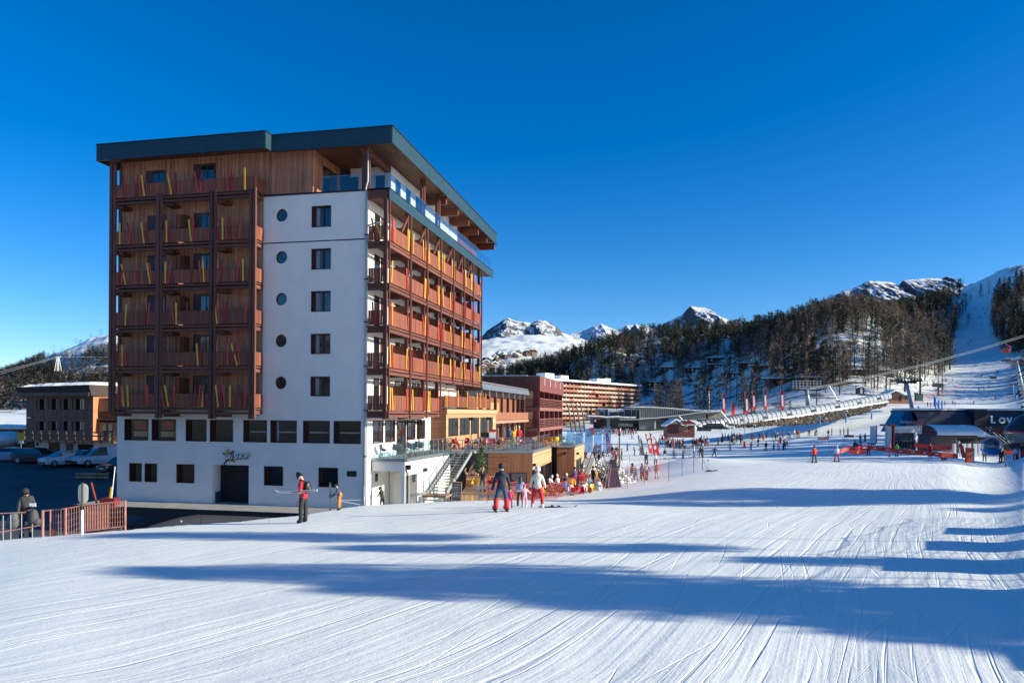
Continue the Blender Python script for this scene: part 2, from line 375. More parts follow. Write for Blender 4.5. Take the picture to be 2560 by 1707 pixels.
def ground(x, y):
    x = np.asarray(x, float); y = np.asarray(y, float)
    D = np.maximum(y, .5); px = 1280 + x/D*F
    z = _table(px, D)
    # snow bank falls to the road behind the crest line
    Dc = np.interp(px, CR_PX, CR_D) + .35*fbm(x*.6, y*0+3, 3, 9)
    s = sstep((D-Dc)/2.4) * sstep((1095-px)/30) * sstep((108-D)/10)
    low = np.where(px > 905, -.42, -.75); low = np.where(x < -17, low - 1.7*sstep((-17-x)/6), low)
    z = z*(1-s) + np.minimum(z, low)*s
    # relief
    far = np.clip((D-230)/300, 0, 1)
    z = z + far*(6*fbm(x/45, y/45, 5, 21) + 1.4*fbm(x/9, y/9, 4, 22))*np.clip((D-230)/200, .15, 1.6)*(1-.8*sstep((px-2120)/120)*sstep((2620-px)/80)*sstep((800-D)/120))
    near = np.exp(-D/120)
    z = z + near*(.05*fbm(x/3.5, y/3.5, 4, 5) + .10*fbm(x/11, y/11, 2, 8)) * np.where(D < 230, 1, 0)
    mid = np.exp(-((D-200)/70)**2)
    z = z + mid*.35*fbm(x/12, y/12, 4, 15)
    # banks heaped by the groomer (net corner, trench by the walkway)
    def bump(px_, D_, sx, sy, hgt):
        cx = X_(px_, D_); return hgt*np.exp(-((x-cx)/sx)**2-((y-D_)/sy)**2)
    z = z + bump(1700, 90, 5, 4, .7) + bump(1770, 86, 5, 4, .5) + bump(1500, 112, 4, 3, .8) + bump(1545, 100, 3, 2.2, .5)
    z = z + bump(2250, 108, 9, 1.6, .55)
    return z
def gz(x, y): return float(ground(np.array([x]), np.array([y]))[0])
def G(px, D, dz=0.0):
    x = X_(px, D); return Vector((x, D, gz(x, D)+dz))

def build_terrain():
    nd, nu = 490, 500
    D = np.exp(np.linspace(math.log(2.2), math.log(2600), nd))
    u = np.concatenate([np.linspace(-1.7, -.76, 50), np.linspace(-.75, .75, nu-110), np.linspace(.765, 1.8, 60)])
    nu = len(u)
    X = D[:, None]*u[None, :]; Y = np.repeat(D[:, None], nu, 1); Z = ground(X, Y)
    v = np.stack([X.ravel(), Y.ravel(), Z.ravel()], 1)
    idx = np.arange(nd*nu).reshape(nd, nu)
    f = np.stack([idx[:-1,:-1].ravel(), idx[:-1,1:].ravel(), idx[1:,1:].ravel(), idx[1:,:-1].ravel()], 1)
    # ground under and behind the camera
    me = bpy.data.meshes.new('snow_ground'); me.vertices.add(len(v)); me.vertices.foreach_set('co', v.ravel())
    me.loops.add(f.size); me.loops.foreach_set('vertex_index', f.ravel()); me.polygons.add(len(f))
    me.polygons.foreach_set('loop_start', np.arange(0, f.size, 4)); me.polygons.foreach_set('loop_total', np.full(len(f), 4))
    me.polygons.foreach_set('use_smooth', [True]*len(f)); me.update(); me.validate()
    px = 1280 + X/Y*F
    bare = np.clip((Y-235)/60, 0, 1)*(1-sstep((px-2120)/70)*sstep((2540-px)/40)*sstep((940-Y)/60))*np.clip((1500-Y)/200, 0, 1)
    bare = bare*np.where((px > 1000) & (px < 1470) & (Y > 900), .12, 1)
    bare = bare*np.where((px > 110) & (px < 420) & (Y > 1120), .05, 1)
    a = me.attributes.new('bare', 'FLOAT', 'POINT'); a.data.foreach_set('value', bare.ravel())
    me.materials.append(M_snow)
    tag(link('snow_ground', me), kind='structure')
    b = MB(); b.add([(-60,2.4,3.86),(60,2.4,3.86),(60,-40,4.5),(-60,-40,4.5),(500,-40,4.5),(-500,-40,4.5),(500,-500,90),(-500,-500,90),(500,2.4,6),(-500,2.4,3.0)], [(0,3,2,1),(3,5,7,6),(3,6,4,2),(1,2,4,8),(0,9,5,3)])
    b.build('snow_field', M_snow, kind='structure')
build_terrain()

def mountain(name, px0, px1, D, prof, depth, seed, base_y, rocky=.5):
    """prof: photo-column / skyline-height pairs turned into real metres at distance D; a heightfield with ridges and gullies"""
    nx, ny = 260, 110
    xs = np.linspace(X_(px0, D), X_(px1, D), nx); t = np.linspace(-1, 1, ny)
    pp = np.array(prof, float); hx = X_(pp[:,0], D); hz = HC + (YH + .0065*(pp[:,0]-1280) - pp[:,1])/F*D
    zb = HC + (YH-base_y)/F*D
    X, T = np.meshgrid(xs, t, indexing='ij'); crest = np.interp(X + 70*fbm(X/220, T*0, 5, seed), hx, hz)
    Y = D + T*depth
    fall = np.clip(1-np.abs(T)**.9, 0, 1)
    n = fbm(X/(depth*.22) + T*.8, T*2.2, 6, seed+3, .55); rid = 1-np.abs(fbm(X/(depth*.16) + T*.5, T*1.3, 5, seed+9, .55))*1.6
    H = (crest-zb)
    Z = zb - 120 + (H+120)*fall + H*.30*n*np.clip(np.abs(T)*4, .05, 1)*fall + H*.25*(rid-.8)*np.clip(np.abs(T)*3, 0, 1)*fall
    Z = Z + H*.06*fbm(X/(depth*.03), T*16, 4, seed+5)*np.clip(np.abs(T)*9, .15, 1)
    v = np.stack([X.ravel(), Y.ravel(), Z.ravel()], 1); idx = np.arange(nx*ny).reshape(nx, ny)
    f = np.stack([idx[:-1,:-1].ravel(), idx[1:,:-1].ravel(), idx[1:,1:].ravel(), idx[:-1,1:].ravel()], 1)
    me = bpy.data.meshes.new(name); me.from_pydata(v.tolist(), [], f.tolist()); me.polygons.foreach_set('use_smooth', [True]*len(f))
    key = 'alpine_%d' % int(rocky*100)
    if key not in _M:
        m = bpy.data.materials.new(key); m.use_nodes = True; n_ = m.node_tree; b = n_.nodes['Principled BSDF']; b.inputs['Roughness'].default_value = .8; L = n_.links.new; N = n_.nodes.new
        g = N('ShaderNodeNewGeometry'); sp = N('ShaderNodeSeparateXYZ'); L(g.outputs['Normal'], sp.inputs[0])
        nz = N('ShaderNodeTexNoise'); nz.inputs['Scale'].default_value = .018; nz.inputs['Detail'].default_value = 10; nz.inputs['Roughness'].default_value = .7; L(g.outputs['Position'], nz.inputs['Vector'])
        s = N('ShaderNodeMath'); s.operation = 'MULTIPLY_ADD'; L(nz.outputs['Fac'], s.inputs[0]); s.inputs[1].default_value = -1.3; L(sp.outputs[2], s.inputs[2])
        r = N('ShaderNodeValToRGB'); r.color_ramp.elements[0].position = .25*rocky-.06; r.color_ramp.elements[1].position = .25*rocky+.02
        r.color_ramp.elements[0].color = (.11, .108, .115, 1); r.color_ramp.elements[1].color = (.82, .86, .92, 1); L(s.outputs[0], r.inputs[0]); L(r.outputs[0], b.inputs['Base Color'])
        bp = N('ShaderNodeBump'); bp.inputs['Distance'].default_value = 60; bp.inputs['Strength'].default_value = .8; L(nz.outputs['Fac'], bp.inputs['Height']); L(bp.outputs[0], b.inputs['Normal'])
        _M[key] = m
    me.materials.append(_M[key]); me.update()
    tag(link(name, me), kind='structure')
mountain('mountain', 1130, 1500, 4200, [(1130,870),(1180,848),(1215,838),(1245,812),(1262,800),(1278,793),(1296,800),(1316,806),(1330,799),(1345,799),(1360,806),(1380,820),(1400,832),(1425,840),(1460,850),(1500,870)], 1000, 3, 885, .9)
mountain('mountain', 1370, 1600, 6200, [(1370,860),(1425,835),(1470,822),(1498,808),(1520,817),(1545,826),(1570,812),(1590,812),(1600,825)], 1200, 17, 880, .3)
mountain('mountain', 1520, 1900, 4200, [(1520,850),(1552,826),(1570,808),(1600,812),(1630,812),(1650,800),(1690,785),(1716,763),(1735,766),(1760,767),(1780,775),(1800,788),(1830,800),(1870,820),(1900,850)], 1000, 29, 880, .75)
mountain('mountain', 2040, 2440, 4600, [(2040,760),(2090,738),(2120,722),(2150,706),(2166,700),(2190,702),(2212,703),(2232,712),(2246,700),(2262,698),(2290,696),(2320,694),(2345,694),(2356,689),(2372,700),(2386,716),(2400,740),(2440,780)], 1000, 41, 800, .8)

# ---------------------------------------------------------------- road, pavement
def road_z(x, y):
    s = float(sstep(np.array((-18.5-x)/6.)))
    return -.25*(1-s) + s*float(np.interp(y, [30, 50, 58, 73, 84, 110], [-1.7, -1.6, -1.1, .5, .95, 1.3]))
def build_road():
    nx, ny = 60, 60; b = MB(); xs = np.linspace(-75, -8.7, nx); ys = np.linspace(27, 108, ny)
    def rz_(x, y): return road_z(x, y)
    vs = [(x, y, float(rz_(x, y))) for x in xs for y in ys]
    b.add(vs, [(i*ny+j, (i+1)*ny+j, (i+1)*ny+j+1, i*ny+j+1) for i in range(nx-1) for j in range(ny-1)])
    b.build('asphalt_road', M_asph, kind='structure', smooth=True)
    p = MB()
    q = [B(-18.6, -2.9), B(-.02, -2.9), B(-.02, .0), B(-18.6, .0)]
    p.prism([(v.x, v.y) for v in q], -.5, 0.0)
    p.build('pavement', M_conc, kind='structure')
    q = [B(-18.6, -3.02), B(-.02, -3.02), B(-.02, -2.903), B(-18.6, -2.903)]
    k = MB(); k.prism([(v.x, v.y) for v in q], -.5, 0.035); k.build('kerb', M_dkmetal, kind='structure')
build_road()
# ---------------------------------------------------------------- hotel
def hotel():
    R = thing('hotel_building', 'tall white and timber hotel with red and yellow skis on every balcony', 'hotel', CW, -TH)
    rnd = random.Random(5)
    # window openings on the white front: (x0, x1, z0, z1)
    up = [(-3.72, -2.42, z0, z1) for z0, z1 in [(17.36,18.68),(14.74,16.03),(12.12,13.4),(9.5,10.76),(6.88,8.11)]]
    row2 = [(-17.04,-15.23),(-14.99,-13.2),(-12.47,-10.96),(-10.72,-9.07),(-8.34,-6.69),(-6.45,-4.64),(-4.21,-2.41),(-2.16,-.36)]
    row2 = [(a, b, 3.97, 5.37) for a, b in row2]
    row1 = [(-16.65,-15.71),(-15.49,-14.57),(-13.13,-11.82),(-6.87,-5.56),(-3.15,-1.85)]
    row1 = [(a, b, 1.27, 2.48) for a, b in row1]
    door = (-10.54, -7.94, .0, 2.5)
    rounds = [(-5.78, z) for z in (18.23, 15.6, 12.98, 10.36, 7.73)]
    # front wall as a grid of blocks round the openings, rounds cut by polygon rings
    W = MB(); T = .32
    def wall_band(x0, x1, z0, z1, holes):
        xs = sorted({x0, x1, *[h[0] for h in holes], *[h[1] for h in holes]}); zs = sorted({z0, z1, *[max(z0,h[2]) for h in holes], *[min(z1,h[3]) for h in holes]})
        for i in range(len(xs)-1):
            for j in range(len(zs)-1):
                cx, cz = (xs[i]+xs[i+1])/2, (zs[j]+zs[j+1])/2
                if any(h[0] < cx < h[1] and h[2] < cz < h[3] for h in holes): continue
                W.add([(xs[i],0,zs[j]),(xs[i+1],0,zs[j]),(xs[i+1],0,zs[j+1]),(xs[i],0,zs[j+1])], [(0,1,2,3)])
        for h in holes:
            a, b, c, d = h[0], h[1], max(h[2], z0), min(h[3], z1)
            W.add([(a,0,c),(b,0,c),(b,0,d),(a,0,d),(a,T,c),(b,T,c),(b,T,d),(a,T,d)], [(0,4,5,1),(1,5,6,2),(2,6,7,3),(3,7,4,0)])
    wall_band(-17.6, 0, -.8, 6.2, row2 + row1 + [door])
    rsq = [(-6.3, -5.26, z-.52, z+.52) for x, z in rounds]
    xs_up = (-7.05, 0)
    wall_band(-7.05, 0, 6.2, 19.5, up + rsq)
    for (x, z) in rounds:       # square patch with a round hole
        n = 32; base = len(W.v); r = .405
        for k in range(n):
            t = 2*pi*k/n; c, s = cos(t), sin(t); m = .52/max(abs(c), abs(s))
            W.v += [(x+c*m, 0, z+s*m), (x+c*r, 0, z+s*r), (x+c*r, .3, z+s*r)]
        for k in range(n):
            a = base+3*k; b = base+3*((k+1) % n)
            W.f += [(a, b, b+1, a+1), (a+1, b+1, b+2, a+2)]; W.m += [0, 0]
    # side walls, back, roof of the white body
    W.add([(0,0,-.8),(0,19.3,-.8),(0,19.3,19.5),(0,0,19.5)], [(0,1,2,3)])
    W.add([(-17.6,0,-.8),(-17.6,19.3,-.8),(-17.6,19.3,19.5),(-17.6,0,19.5)], [(3,2,1,0)])
    W.add([(-17.6,19.3,-.8),(0,19.3,-.8),(0,19.3,19.5),(-17.6,19.3,19.5)], [(3,2,1,0)])
    W.add([(-17.6,.0,19.5),(0,.0,19.5),(0,19.3,19.5),(-17.6,19.3,19.5)], [(0,1,2,3)])
    W.box(-2.9, 0, 3.82, 19.3, 19.52, 22.3)            # penthouse block, white
    W.build('wall', M_white, R)
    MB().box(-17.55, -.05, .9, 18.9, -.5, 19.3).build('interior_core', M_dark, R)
    MB().box(-17.6, -9.5, 19.31, 25, -.5, 22.3).build('unseen_shade_wing', M_white, R)  # unseen wing, added to keep the car park in shade
    MB().box(-7.05, .0, -.012, .0, 16.47, 16.54).build('expansion_joint', M_dkmetal, R)
    MB().box(-7.06, .03, -.05, .05, 19.44, 19.54).build('parapet_cap', M_dkmetal, R)
    # square windows
    def window(x0, x1, z0, z1, two=False, deep=.2, curtain=False, pane=None, name='window'):
        f = MB(); t = .07
        f.box(x0, x1, deep-.03, deep+.07, z0, z0+t); f.box(x0, x1, deep-.03, deep+.07, z1-t, z1)
        f.box(x0, x0+t*2.6, deep-.03, deep+.07, z0+t, z1-t); f.box(x1-t, x1, deep-.03, deep+.07, z0+t, z1-t)
        if two: m = (x0+t*2.6+x1-t)/2; f.box(m-.06, m+.06, deep-.04, deep+.07, z0+t, z1-t)
        o = f.build(name, M_frame, R)
        # outer reveal lining
        l = MB(); l.box(x0, x0+.03, -.015, deep, z0, z1); l.box(x1-.03, x1, -.015, deep, z0, z1); l.box(x0, x1, -.018, deep, z1-.03, z1+.001); l.box(x0, x1, -.03, deep, z0-.001, z0+.03)
        l.build('frame_lining', M_frame, o)
        MB().box(x0+.05, x1-.05, deep+.03, deep+.04, z0+.05, z1-.05).build('pane', pane or M_pane, o)
        if curtain:
            c = MB(); n = 8; xa = x0+.22; 
            for k in range(n): c.box(xa+k*.03, xa+k*.03+.02, deep+.012+.006*(k % 2), deep+.026, z0+.09, z1-.09)
            c.build('curtain', M_curtain, o)
        return o
    for i, h in enumerate(up): window(*h, two=True, curtain=True)
    for i, h in enumerate(row2):
        o = window(*h, deep=.26, pane=M_pane_low)
        if i < 2: MB().box(h[0]+.5, h[1]-.35, .283, .288, h[2]+.7, h[3]-.1).build('timber_seen_inside', mat('orange_boards_inside', (.42,.16,.07), var=.3, stretch=(9,9,.4)), o); MB().box(h[0]+.45, h[1]-.3, .283, .288, h[2]+.25, h[2]+.6).build('railing_seen_inside', M_lightv, o)
        elif i in (5,): MB().box(h[0]+.3, h[0]+.42, .28, .286, h[2]+.1, h[3]-.1).build('curtain', M_curtain, o)
        if i > 3: MB().box(h[0]+.3, h[1]-.1, .284, .288, h[2]+.62, h[2]+.70).build('pale_pane_strip', M_curtain, o)  # pale grey strip in front of the pane
        if i > 2:
            m = MB(); rr = random.Random(i)
            for q in range(9): xx = h[0]+.3+q*.15; m.box(xx, xx+.05+.05*rr.random(), .284, .289, h[2]+.1, h[2]+.25+.2*rr.random())
            m.build('restaurant_furniture', mat('dim_furniture', (.06,.06,.06), var=.5), o, kind='stuff')
    for i, h in enumerate(row1): window(*h, deep=.24, pane=M_pane_low)
    for (x, z) in rounds:
        m = MB(); n = 32
        for k in range(n):
            t0, t1 = 2*pi*k/n, 2*pi*(k+1)/n
            m.hexa([(x+cos(t)*r, y, z+sin(t)*r) for y in (.12, .2) for (t, r) in ((t0,.405),(t0,.35),(t1,.35),(t1,.405))])
        o = m.build('round_window', M_frame, R); p = MB(); p.add([(x+cos(2*pi*k/n)*.36, .17, z+sin(2*pi*k/n)*.36) for k in range(n)], [tuple(range(n))]); p.build('pane', M_pane, o)
    # small vent grilles
    v = MB(); v.box(-1.26, -.62, -.02, .0, 1.96, 2.31); 
    for k in range(5): v.beam((-1.22, -.03, 2.0+k*.065), (-.66, -.03, 2.0+k*.065), .03, .02)
    v.build('vent_grille', M_black, R)
    # entrance recess
    a, b_, z0, z1 = door
    r = MB(); dp = 2.0
    r.add([(a,T,z0),(a,dp,z0),(a,dp,z1),(a,T,z1)], [(3,2,1,0)]); r.add([(b_,T,z0),(b_,dp,z0),(b_,dp,z1),(b_,T,z1)], [(0,1,2,3)])
    r.add([(a,T,z1),(b_,T,z1),(b_,dp,z1),(a,dp,z1)], [(0,1,2,3)]); r.add([(a,dp,z0),(b_,dp,z0),(b_,dp,z1),(a,dp,z1)], [(0,1,2,3)])
    r.build('entrance_recess', M_white, R)
    MB().box(a+.01, a+.05, T, dp-.05, .0, .72).build('recess_plinth', mat('petrol_paint', (.03,.09,.11)), R)
    MB().box(a, b_, 0, dp, -.3, .012).build('entrance_floor', M_conc, R)
    d = MB(); d.box(a+1.45, b_-.04, dp-.62, dp-.56, .02, 2.42); d.box(a+1.30, a+1.42, dp-.7, dp-.5, .02, 2.45, 1)
    D_ = d.build('entrance_door', [M_black, M_whitep], R)
    MB().box(a+1.62, a+1.84, dp-.635, dp-.622, 1.45, 1.85).build('notice', M_galv, D_)
    MB().box(a+1.56, a+1.60, dp-.70, dp-.622, .9, 1.3).build('handle', M_steel, D_)
    for k, s in enumerate(('POP ALP', 'SKI SHOP')): text(s, .13, .002, M_whitep, D_, (a+2.02+.03*k, dp-.64, 1.64-.15*k), (pi/2, 0, 0), shear=.25)
    # ski shop sign over the door, fixed to the wall
    # downpipes
    p = MB(); p.tube([(-.10,-.09,-.3),(-.10,-.09,.55),(-.06,-.09,.8),(-.06,-.09,16.4),(-.06,-.09,19.3),(-.10,-.1,19.5),(-.05,-.1,19.75),(.02,-.08,20.0),(.02,-.08,22.0)], .055, 10)
    p.tube([(-.10,-.09,-.3),(-.10,-.09,1.4)], .075, 10); p.tube([(-.05,-.14,17.0),(.02,-.15,17.25),(.5,-.17,17.4),(1.1,-.17,17.45)], .05, 8)
    p.build('downpipe', M_galv, R, smooth=True)
    p2 = MB(); p2.box(.005, .04, .02, .08, -.4, 19.4); p2.build('corner_trim', M_whitep, R)
    for z in (3.2, 6.0, 8.7, 11.4, 14.0, 16.7): MB().box(-.15, .03, -.16, -.0, z, z+.06).build('pipe_clip', M_dkmetal, R)

    # ---------------- timber wing on the left of the front
    def cladding(x0, x1, y, z0, z1, holes=(), step=.13, name='cladding_boards'):
        b = MB(); x = x0; n = int(round((x1-x0)/step)); st_ = (x1-x0)/n
        for i in range(n):
            xa = x0+i*st_; xb = xa+st_-.012; segs = [(z0, z1)]
            for h in holes:
                if h[0] < (xa+xb)/2 < h[1]:
                    segs = [q for s_ in segs for q in ((s_[0], min(s_[1], h[2])), (max(s_[0], h[3]), s_[1])) if q[1]-q[0] > .02]
            yy = y - .004*rnd.random()
            for (a_, c_) in segs: b.box(xa, xb, yy, y+.03, a_, c_)
        return b.build(name, M_clad, R, kind='stuff')
    wins = [(-15.30, -14.0), (-11.9, -10.55)]
    hol = []
    fl = [6.17+2.605*k for k in range(5)] + [19.55]
    for k in range(5): hol += [(a_, b2, fl[k]+.1, fl[k]+2.02) for a_, b2 in wins]
    hol += [(-15.45, -14.05, 20.0, 21.55), (-11.95, -10.45, 20.0, 21.75)]
    cladding(-17.4, -7.0, -.06, 6.2, 22.35, hol); cladding(-7.0, -3.62, -.06, 19.56, 22.35)
    MB().box(-17.4, -7.06, -.025, -.004, 6.2, 19.4).build('cladding_backing', M_frame, R)
    MB().box(-17.4, -3.7, -.025, .3, 19.56, 22.33).build('attic_wall', M_frame, R)
    s = MB(); y = -.06
    n = 30
    for i in range(n):
        ya, yb = -.03+i*.13, -.03+i*.13+.118
        if yb > 3.82: break
        if 1.17 < ya < 3.3: s.box(-3.65, -3.62, ya, yb, 21.7, 22.35); continue
        s.box(-3.65, -3.62, ya, yb, 19.55, 22.35)
    s.build('cladding_boards', M_clad, R, kind='stuff')
    MB().box(-3.68, -3.64, 1.15, 3.34, 19.55, 21.68).build('sliding_door', M_frame, R); 
    for ya in (1.25, 2.3): MB().box(-3.635, -3.625, ya, ya+.95, 19.7, 21.6).build('pane', M_pane, R)
    for h in hol:
        f = MB(); a_, b2, c_, d_ = h; y0, y1 = -.058, -.027; f.box(a_, a_+.42, y0, y1, c_, d_); f.box(a_+.50, b2-.07, y0, y1, c_, c_+.08); f.box(a_+.50, b2-.07, y0, y1, d_-.1, d_); f.box(a_+.42, a_+.5, y0, y1, c_, d_); f.box(b2-.07, b2, y0, y1, c_, d_)  # wide left board stands for the shadowed reveal, its shade in the colour
        m_ = (a_+.5+b2-.07)/2; f.box(m_-.03, m_+.03, y0-.004, y1, c_+.08, d_-.1)
        f.box(a_-.03, a_, -.082, .0, c_, d_+.03); f.box(b2, b2+.03, -.082, .0, c_, d_+.03); f.box(a_, b2, -.082, .0, d_, d_+.03)
        o = f.build('balcony_door', M_frame, R); MB().box(a_+.49, b2-.06, -.042, -.03, c_+.06, d_-.06).build('pane', M_pane, o)
        if rnd.random() < .4: MB().box(a_+.52, a_+.66, -.047, -.043, c_+.1, d_-.12).build('curtain', M_curtain, o)
    # floors
    FX0, FX1, FY = -17.36, -6.93, -1.0
    posts = [(-17.36,-17.16),(-17.09,-16.93),(-13.92,-13.68),(-13.62,-13.47),(-10.10,-9.90),(-9.80,-9.64),(-7.34,-7.18),(-7.06,-6.92)]
    SK = [
     [(238,238,'R'),(280,256,'Y'),(262,255,'O'),(322,313,'Y'),(488,488,'O'),(510,500,'O'),(655,620,'O'),(697,660,'Y'),(738,742,'R'),(755,752,'O'),(945,945,'R'),(970,994,'O'),(1012,1022,'Y'),(1030,1020,'R'),(1116,1115,'R'),(1160,1135,'Y'),(1185,1165,'R'),(1180,1205,'R'),(1222,1205,'O'),(1268,1269,'Y'),(1380,1353,'R'),(1403,1420,'O')],
     [(200,202,'R'),(245,246,'O'),(264,263,'Y'),(305,282,'O'),(972,957,'Y'),(993,1001,'R'),(1248,1241,'O'),(1335,1277,'Y'),(1280,1325,'R'),(1356,1341,'O')],
     [(290,299,'Y'),(472,460,'R'),(495,513,'O'),(745,717,'O'),(765,761,'Y'),(868,864,'R'),(1145,1117,'Y'),(1162,1155,'O'),(1230,1192,'R'),(1212,1232,'R'),(1405,1417,'O')],
     [(229,229,'R'),(254,272,'O'),(290,250,'Y'),(374,373,'O'),(518,487,'Y'),(540,508,'O'),(660,659,'Y'),(685,715,'O'),(720,697,'R'),(895,916,'R'),(998,972,'O'),(1020,1010,'Y'),(1170,1188,'R'),(1325,1350,'O'),(1340,1338,'R'),(1384,1382,'Y')],
     [(232,232,'Y'),(335,302,'R'),(320,345,'O'),(460,432,'Y'),(482,478,'R'),(650,652,'R'),(670,668,'Y'),(708,675,'R'),(898,876,'Y'),(905,922,'O'),(1152,1163,'R'),(1193,1189,'Y'),(1237,1206,'O'),(1259,1257,'R'),(1348,1362,'O')],
     [(270,262,'R'),(255,292,'O'),(380,402,'R'),(420,415,'O'),(462,432,'Y'),(690,690,'O'),(712,675,'Y'),(754,750,'R'),(965,925,'O'),(975,996,'R'),(1240,1230,'O'),(1262,1275,'R'),(1393,1390,'Y')]]
    cx = lambda q: float(np.interp(q, [135,628,1130,1497], [-17.358,-13.466,-9.637,-6.919]))
    cm = {'R': M_crim, 'O': M_orange, 'Y': M_yellow}
    skm = {}
    def ski_mesh(width):
        if width not in skm:
            b = MB(); w2 = width/2
            out = [(-w2*.9, 0), (w2*.9, 0), (w2*.82, .5), (w2, 1.22), (w2*1.05, 1.32), (w2*.7, 1.385), (0, 1.40), (-w2*.7, 1.385), (-w2*1.05, 1.32), (-w2, 1.22), (-w2*.82, .5)]
            n = len(out); b.add([(x, -.012, z) for x, z in out]+[(x, .012, z) for x, z in out], [tuple(range(n)), tuple(range(n, 2*n))[::-1]]+[(i, i+n, (i+1) % n+n, (i+1) % n) for i in range(n)])
            skm[width] = {k: b.mesh('decorative_ski', cm[k]) for k in cm}
        return skm[width]
    def skis_front(par, y, zb, lst, width=.115):
        for (a_, c_, k) in lst:
            xb, xt = cx(a_), cx(c_); o = link('decorative_ski', ski_mesh(width)[k], par, (xb, y - .02*rnd.random(), zb)); o.rotation_euler = (0, atan2(xt-xb, 1.38), 0)
    zl = [6.17+2.605*k for k in range(5)] + [19.6]
    for k, z in enumerate(zl):
        b = MB(); b.box(FX0+.2, FX1-.05, FY+.04, -.07, z-.14, z-.06)                       # deck
        b.box(FX0-.02, FX1+.02, FY-.05, FY+.06, z-.20, z-.08); b.box(FX0-.02, FX1+.02, FY-.03, FY+.08, z-.44, z-.29)   # edge beams
        bal = b.build('balcony', M_beam, R)
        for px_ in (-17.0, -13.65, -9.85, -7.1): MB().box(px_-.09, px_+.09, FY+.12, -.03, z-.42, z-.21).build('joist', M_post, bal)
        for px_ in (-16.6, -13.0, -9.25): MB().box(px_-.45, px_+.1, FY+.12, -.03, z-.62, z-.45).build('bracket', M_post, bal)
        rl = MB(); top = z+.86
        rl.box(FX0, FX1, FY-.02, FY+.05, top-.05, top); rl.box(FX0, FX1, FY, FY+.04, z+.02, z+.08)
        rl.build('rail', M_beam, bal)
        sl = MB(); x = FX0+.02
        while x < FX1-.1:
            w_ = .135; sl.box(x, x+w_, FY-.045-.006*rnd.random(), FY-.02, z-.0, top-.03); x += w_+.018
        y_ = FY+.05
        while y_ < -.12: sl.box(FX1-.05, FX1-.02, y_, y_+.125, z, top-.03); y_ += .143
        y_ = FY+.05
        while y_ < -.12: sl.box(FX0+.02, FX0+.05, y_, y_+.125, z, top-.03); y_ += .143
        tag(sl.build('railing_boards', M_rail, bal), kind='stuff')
        if k < 5:
            MB().box(-12.78, -12.2, -.65, -.07, z+.9, z+1.86).build('partition', mat('partition_brown', (.09,.035,.015), var=.2), bal)
            MB().box(-12.5, -12.46, -.9, -.07, z, z+1.86).build('partition', M_rail, bal)
        skis_front(bal, FY-.075, z+.0, SK[k])
    p = MB()
    for i, (a_, b2) in enumerate(posts):
        top = 21.95 if i < 2 else 19.75; bt = 5.45 if i > 1 else 5.85
        MB().box(a_, b2, FY-.10, FY+.07, bt, top).build('post', M_post, R)
    MB().box(-17.45, -17.30, -.12, .05, 5.8, 22.0).build('post', M_post, R)

    # ---------------- roof
    roof = MB()
    XE, YF, YL, YE, ZB, ZT, XL, XN = 1.87, -.80, -1.5, 26.4, 21.95, 22.97, -18.0, -6.03
    roof.prism([(XL+.06,YL+.06),(XN-.06,YL+.06),(XN-.06,YF+.06),(XE-.06,YF+.06),(XE-.06,YE-.06),(XL+.06,YE-.06)], 22.5, ZT-.03)
    RO = roof.build('roof', M_zinc, R)
    sn = MB(); rg = random.Random(3)
    def drift(x0, x1, y0, y1, hh):
        nx, ny = int((x1-x0)/.25)+2, 8; vs = []; fs = []
        for i in range(nx):
            for j in range(ny):
                u_, v_ = i/(nx-1), j/(ny-1); e = min(1, 8*u_, 8*(1-u_))*min(1, 3*v_+.0, 3*(1-v_)); vs.append((x0+u_*(x1-x0), y0+v_*(y1-y0), ZT-.04+hh*e*(.7+.6*rg.random())))
        sn.add(vs, [(i*ny+j, (i+1)*ny+j, (i+1)*ny+j+1, i*ny+j+1) for i in range(nx-1) for j in range(ny-1)])
    drift(-16.3, -6.4, -1.38, 3.5, .10); drift(-5.8, -3.2, -.7, 3.0, .07); drift(-16, 1.5, 3.6, 26, .07)
    sn.build('roof_snow', M_snow2, RO, smooth=True)
    def fascia(a_, b2, nseg, z0=ZB, z1=ZT, par=RO, ribs=9, nm='fascia_panel'):
        a_, b2 = Vector((*a_, 0)), Vector((*b2, 0)); d = (b2-a_); L_ = d.length; d.normalize(); nrm = Vector((d.y, -d.x, 0))
        for i in range(nseg):
            p0 = a_+d*(L_*i/nseg+.008); p1 = a_+d*(L_*(i+1)/nseg-.008); m = MB(); hh = (z1-z0)/ribs
            for r_ in range(ribs):
                zz = z0+r_*hh
                q = [p0-nrm*.05, p1-nrm*.05, p1, p0]
                o1, o2 = nrm*.006, nrm*.022
                m.hexa([p0-nrm*.05+Vector((0,0,zz)), p0+o2+Vector((0,0,zz)), p1+o2+Vector((0,0,zz)), p1-nrm*.05+Vector((0,0,zz)), p0-nrm*.05+Vector((0,0,zz+hh*.93)), p0+o1+Vector((0,0,zz+hh*.93)), p1+o1+Vector((0,0,zz+hh*.93)), p1-nrm*.05+Vector((0,0,zz+hh*.93))])
            q0, q1 = p0-nrm*.06, p1-nrm*.06
            m.hexa([q0+Vector((0,0,z0)), p0-nrm*.03+Vector((0,0,z0)), p1-nrm*.03+Vector((0,0,z0)), q1+Vector((0,0,z0)), q0+Vector((0,0,z1)), p0-nrm*.03+Vector((0,0,z1)), p1-nrm*.03+Vector((0,0,z1)), q1+Vector((0,0,z1))])
            m.build(nm, M_teal, par)
    fascia((XL,YL), (XN,YL), 3); fascia((XN,YL), (XN,YF), 1); fascia((XN,YF), (XE,YF), 2); fascia((XE,YF), (XE,YE), 8); fascia((XL,YE), (XL,YL), 6)
    tr = MB()
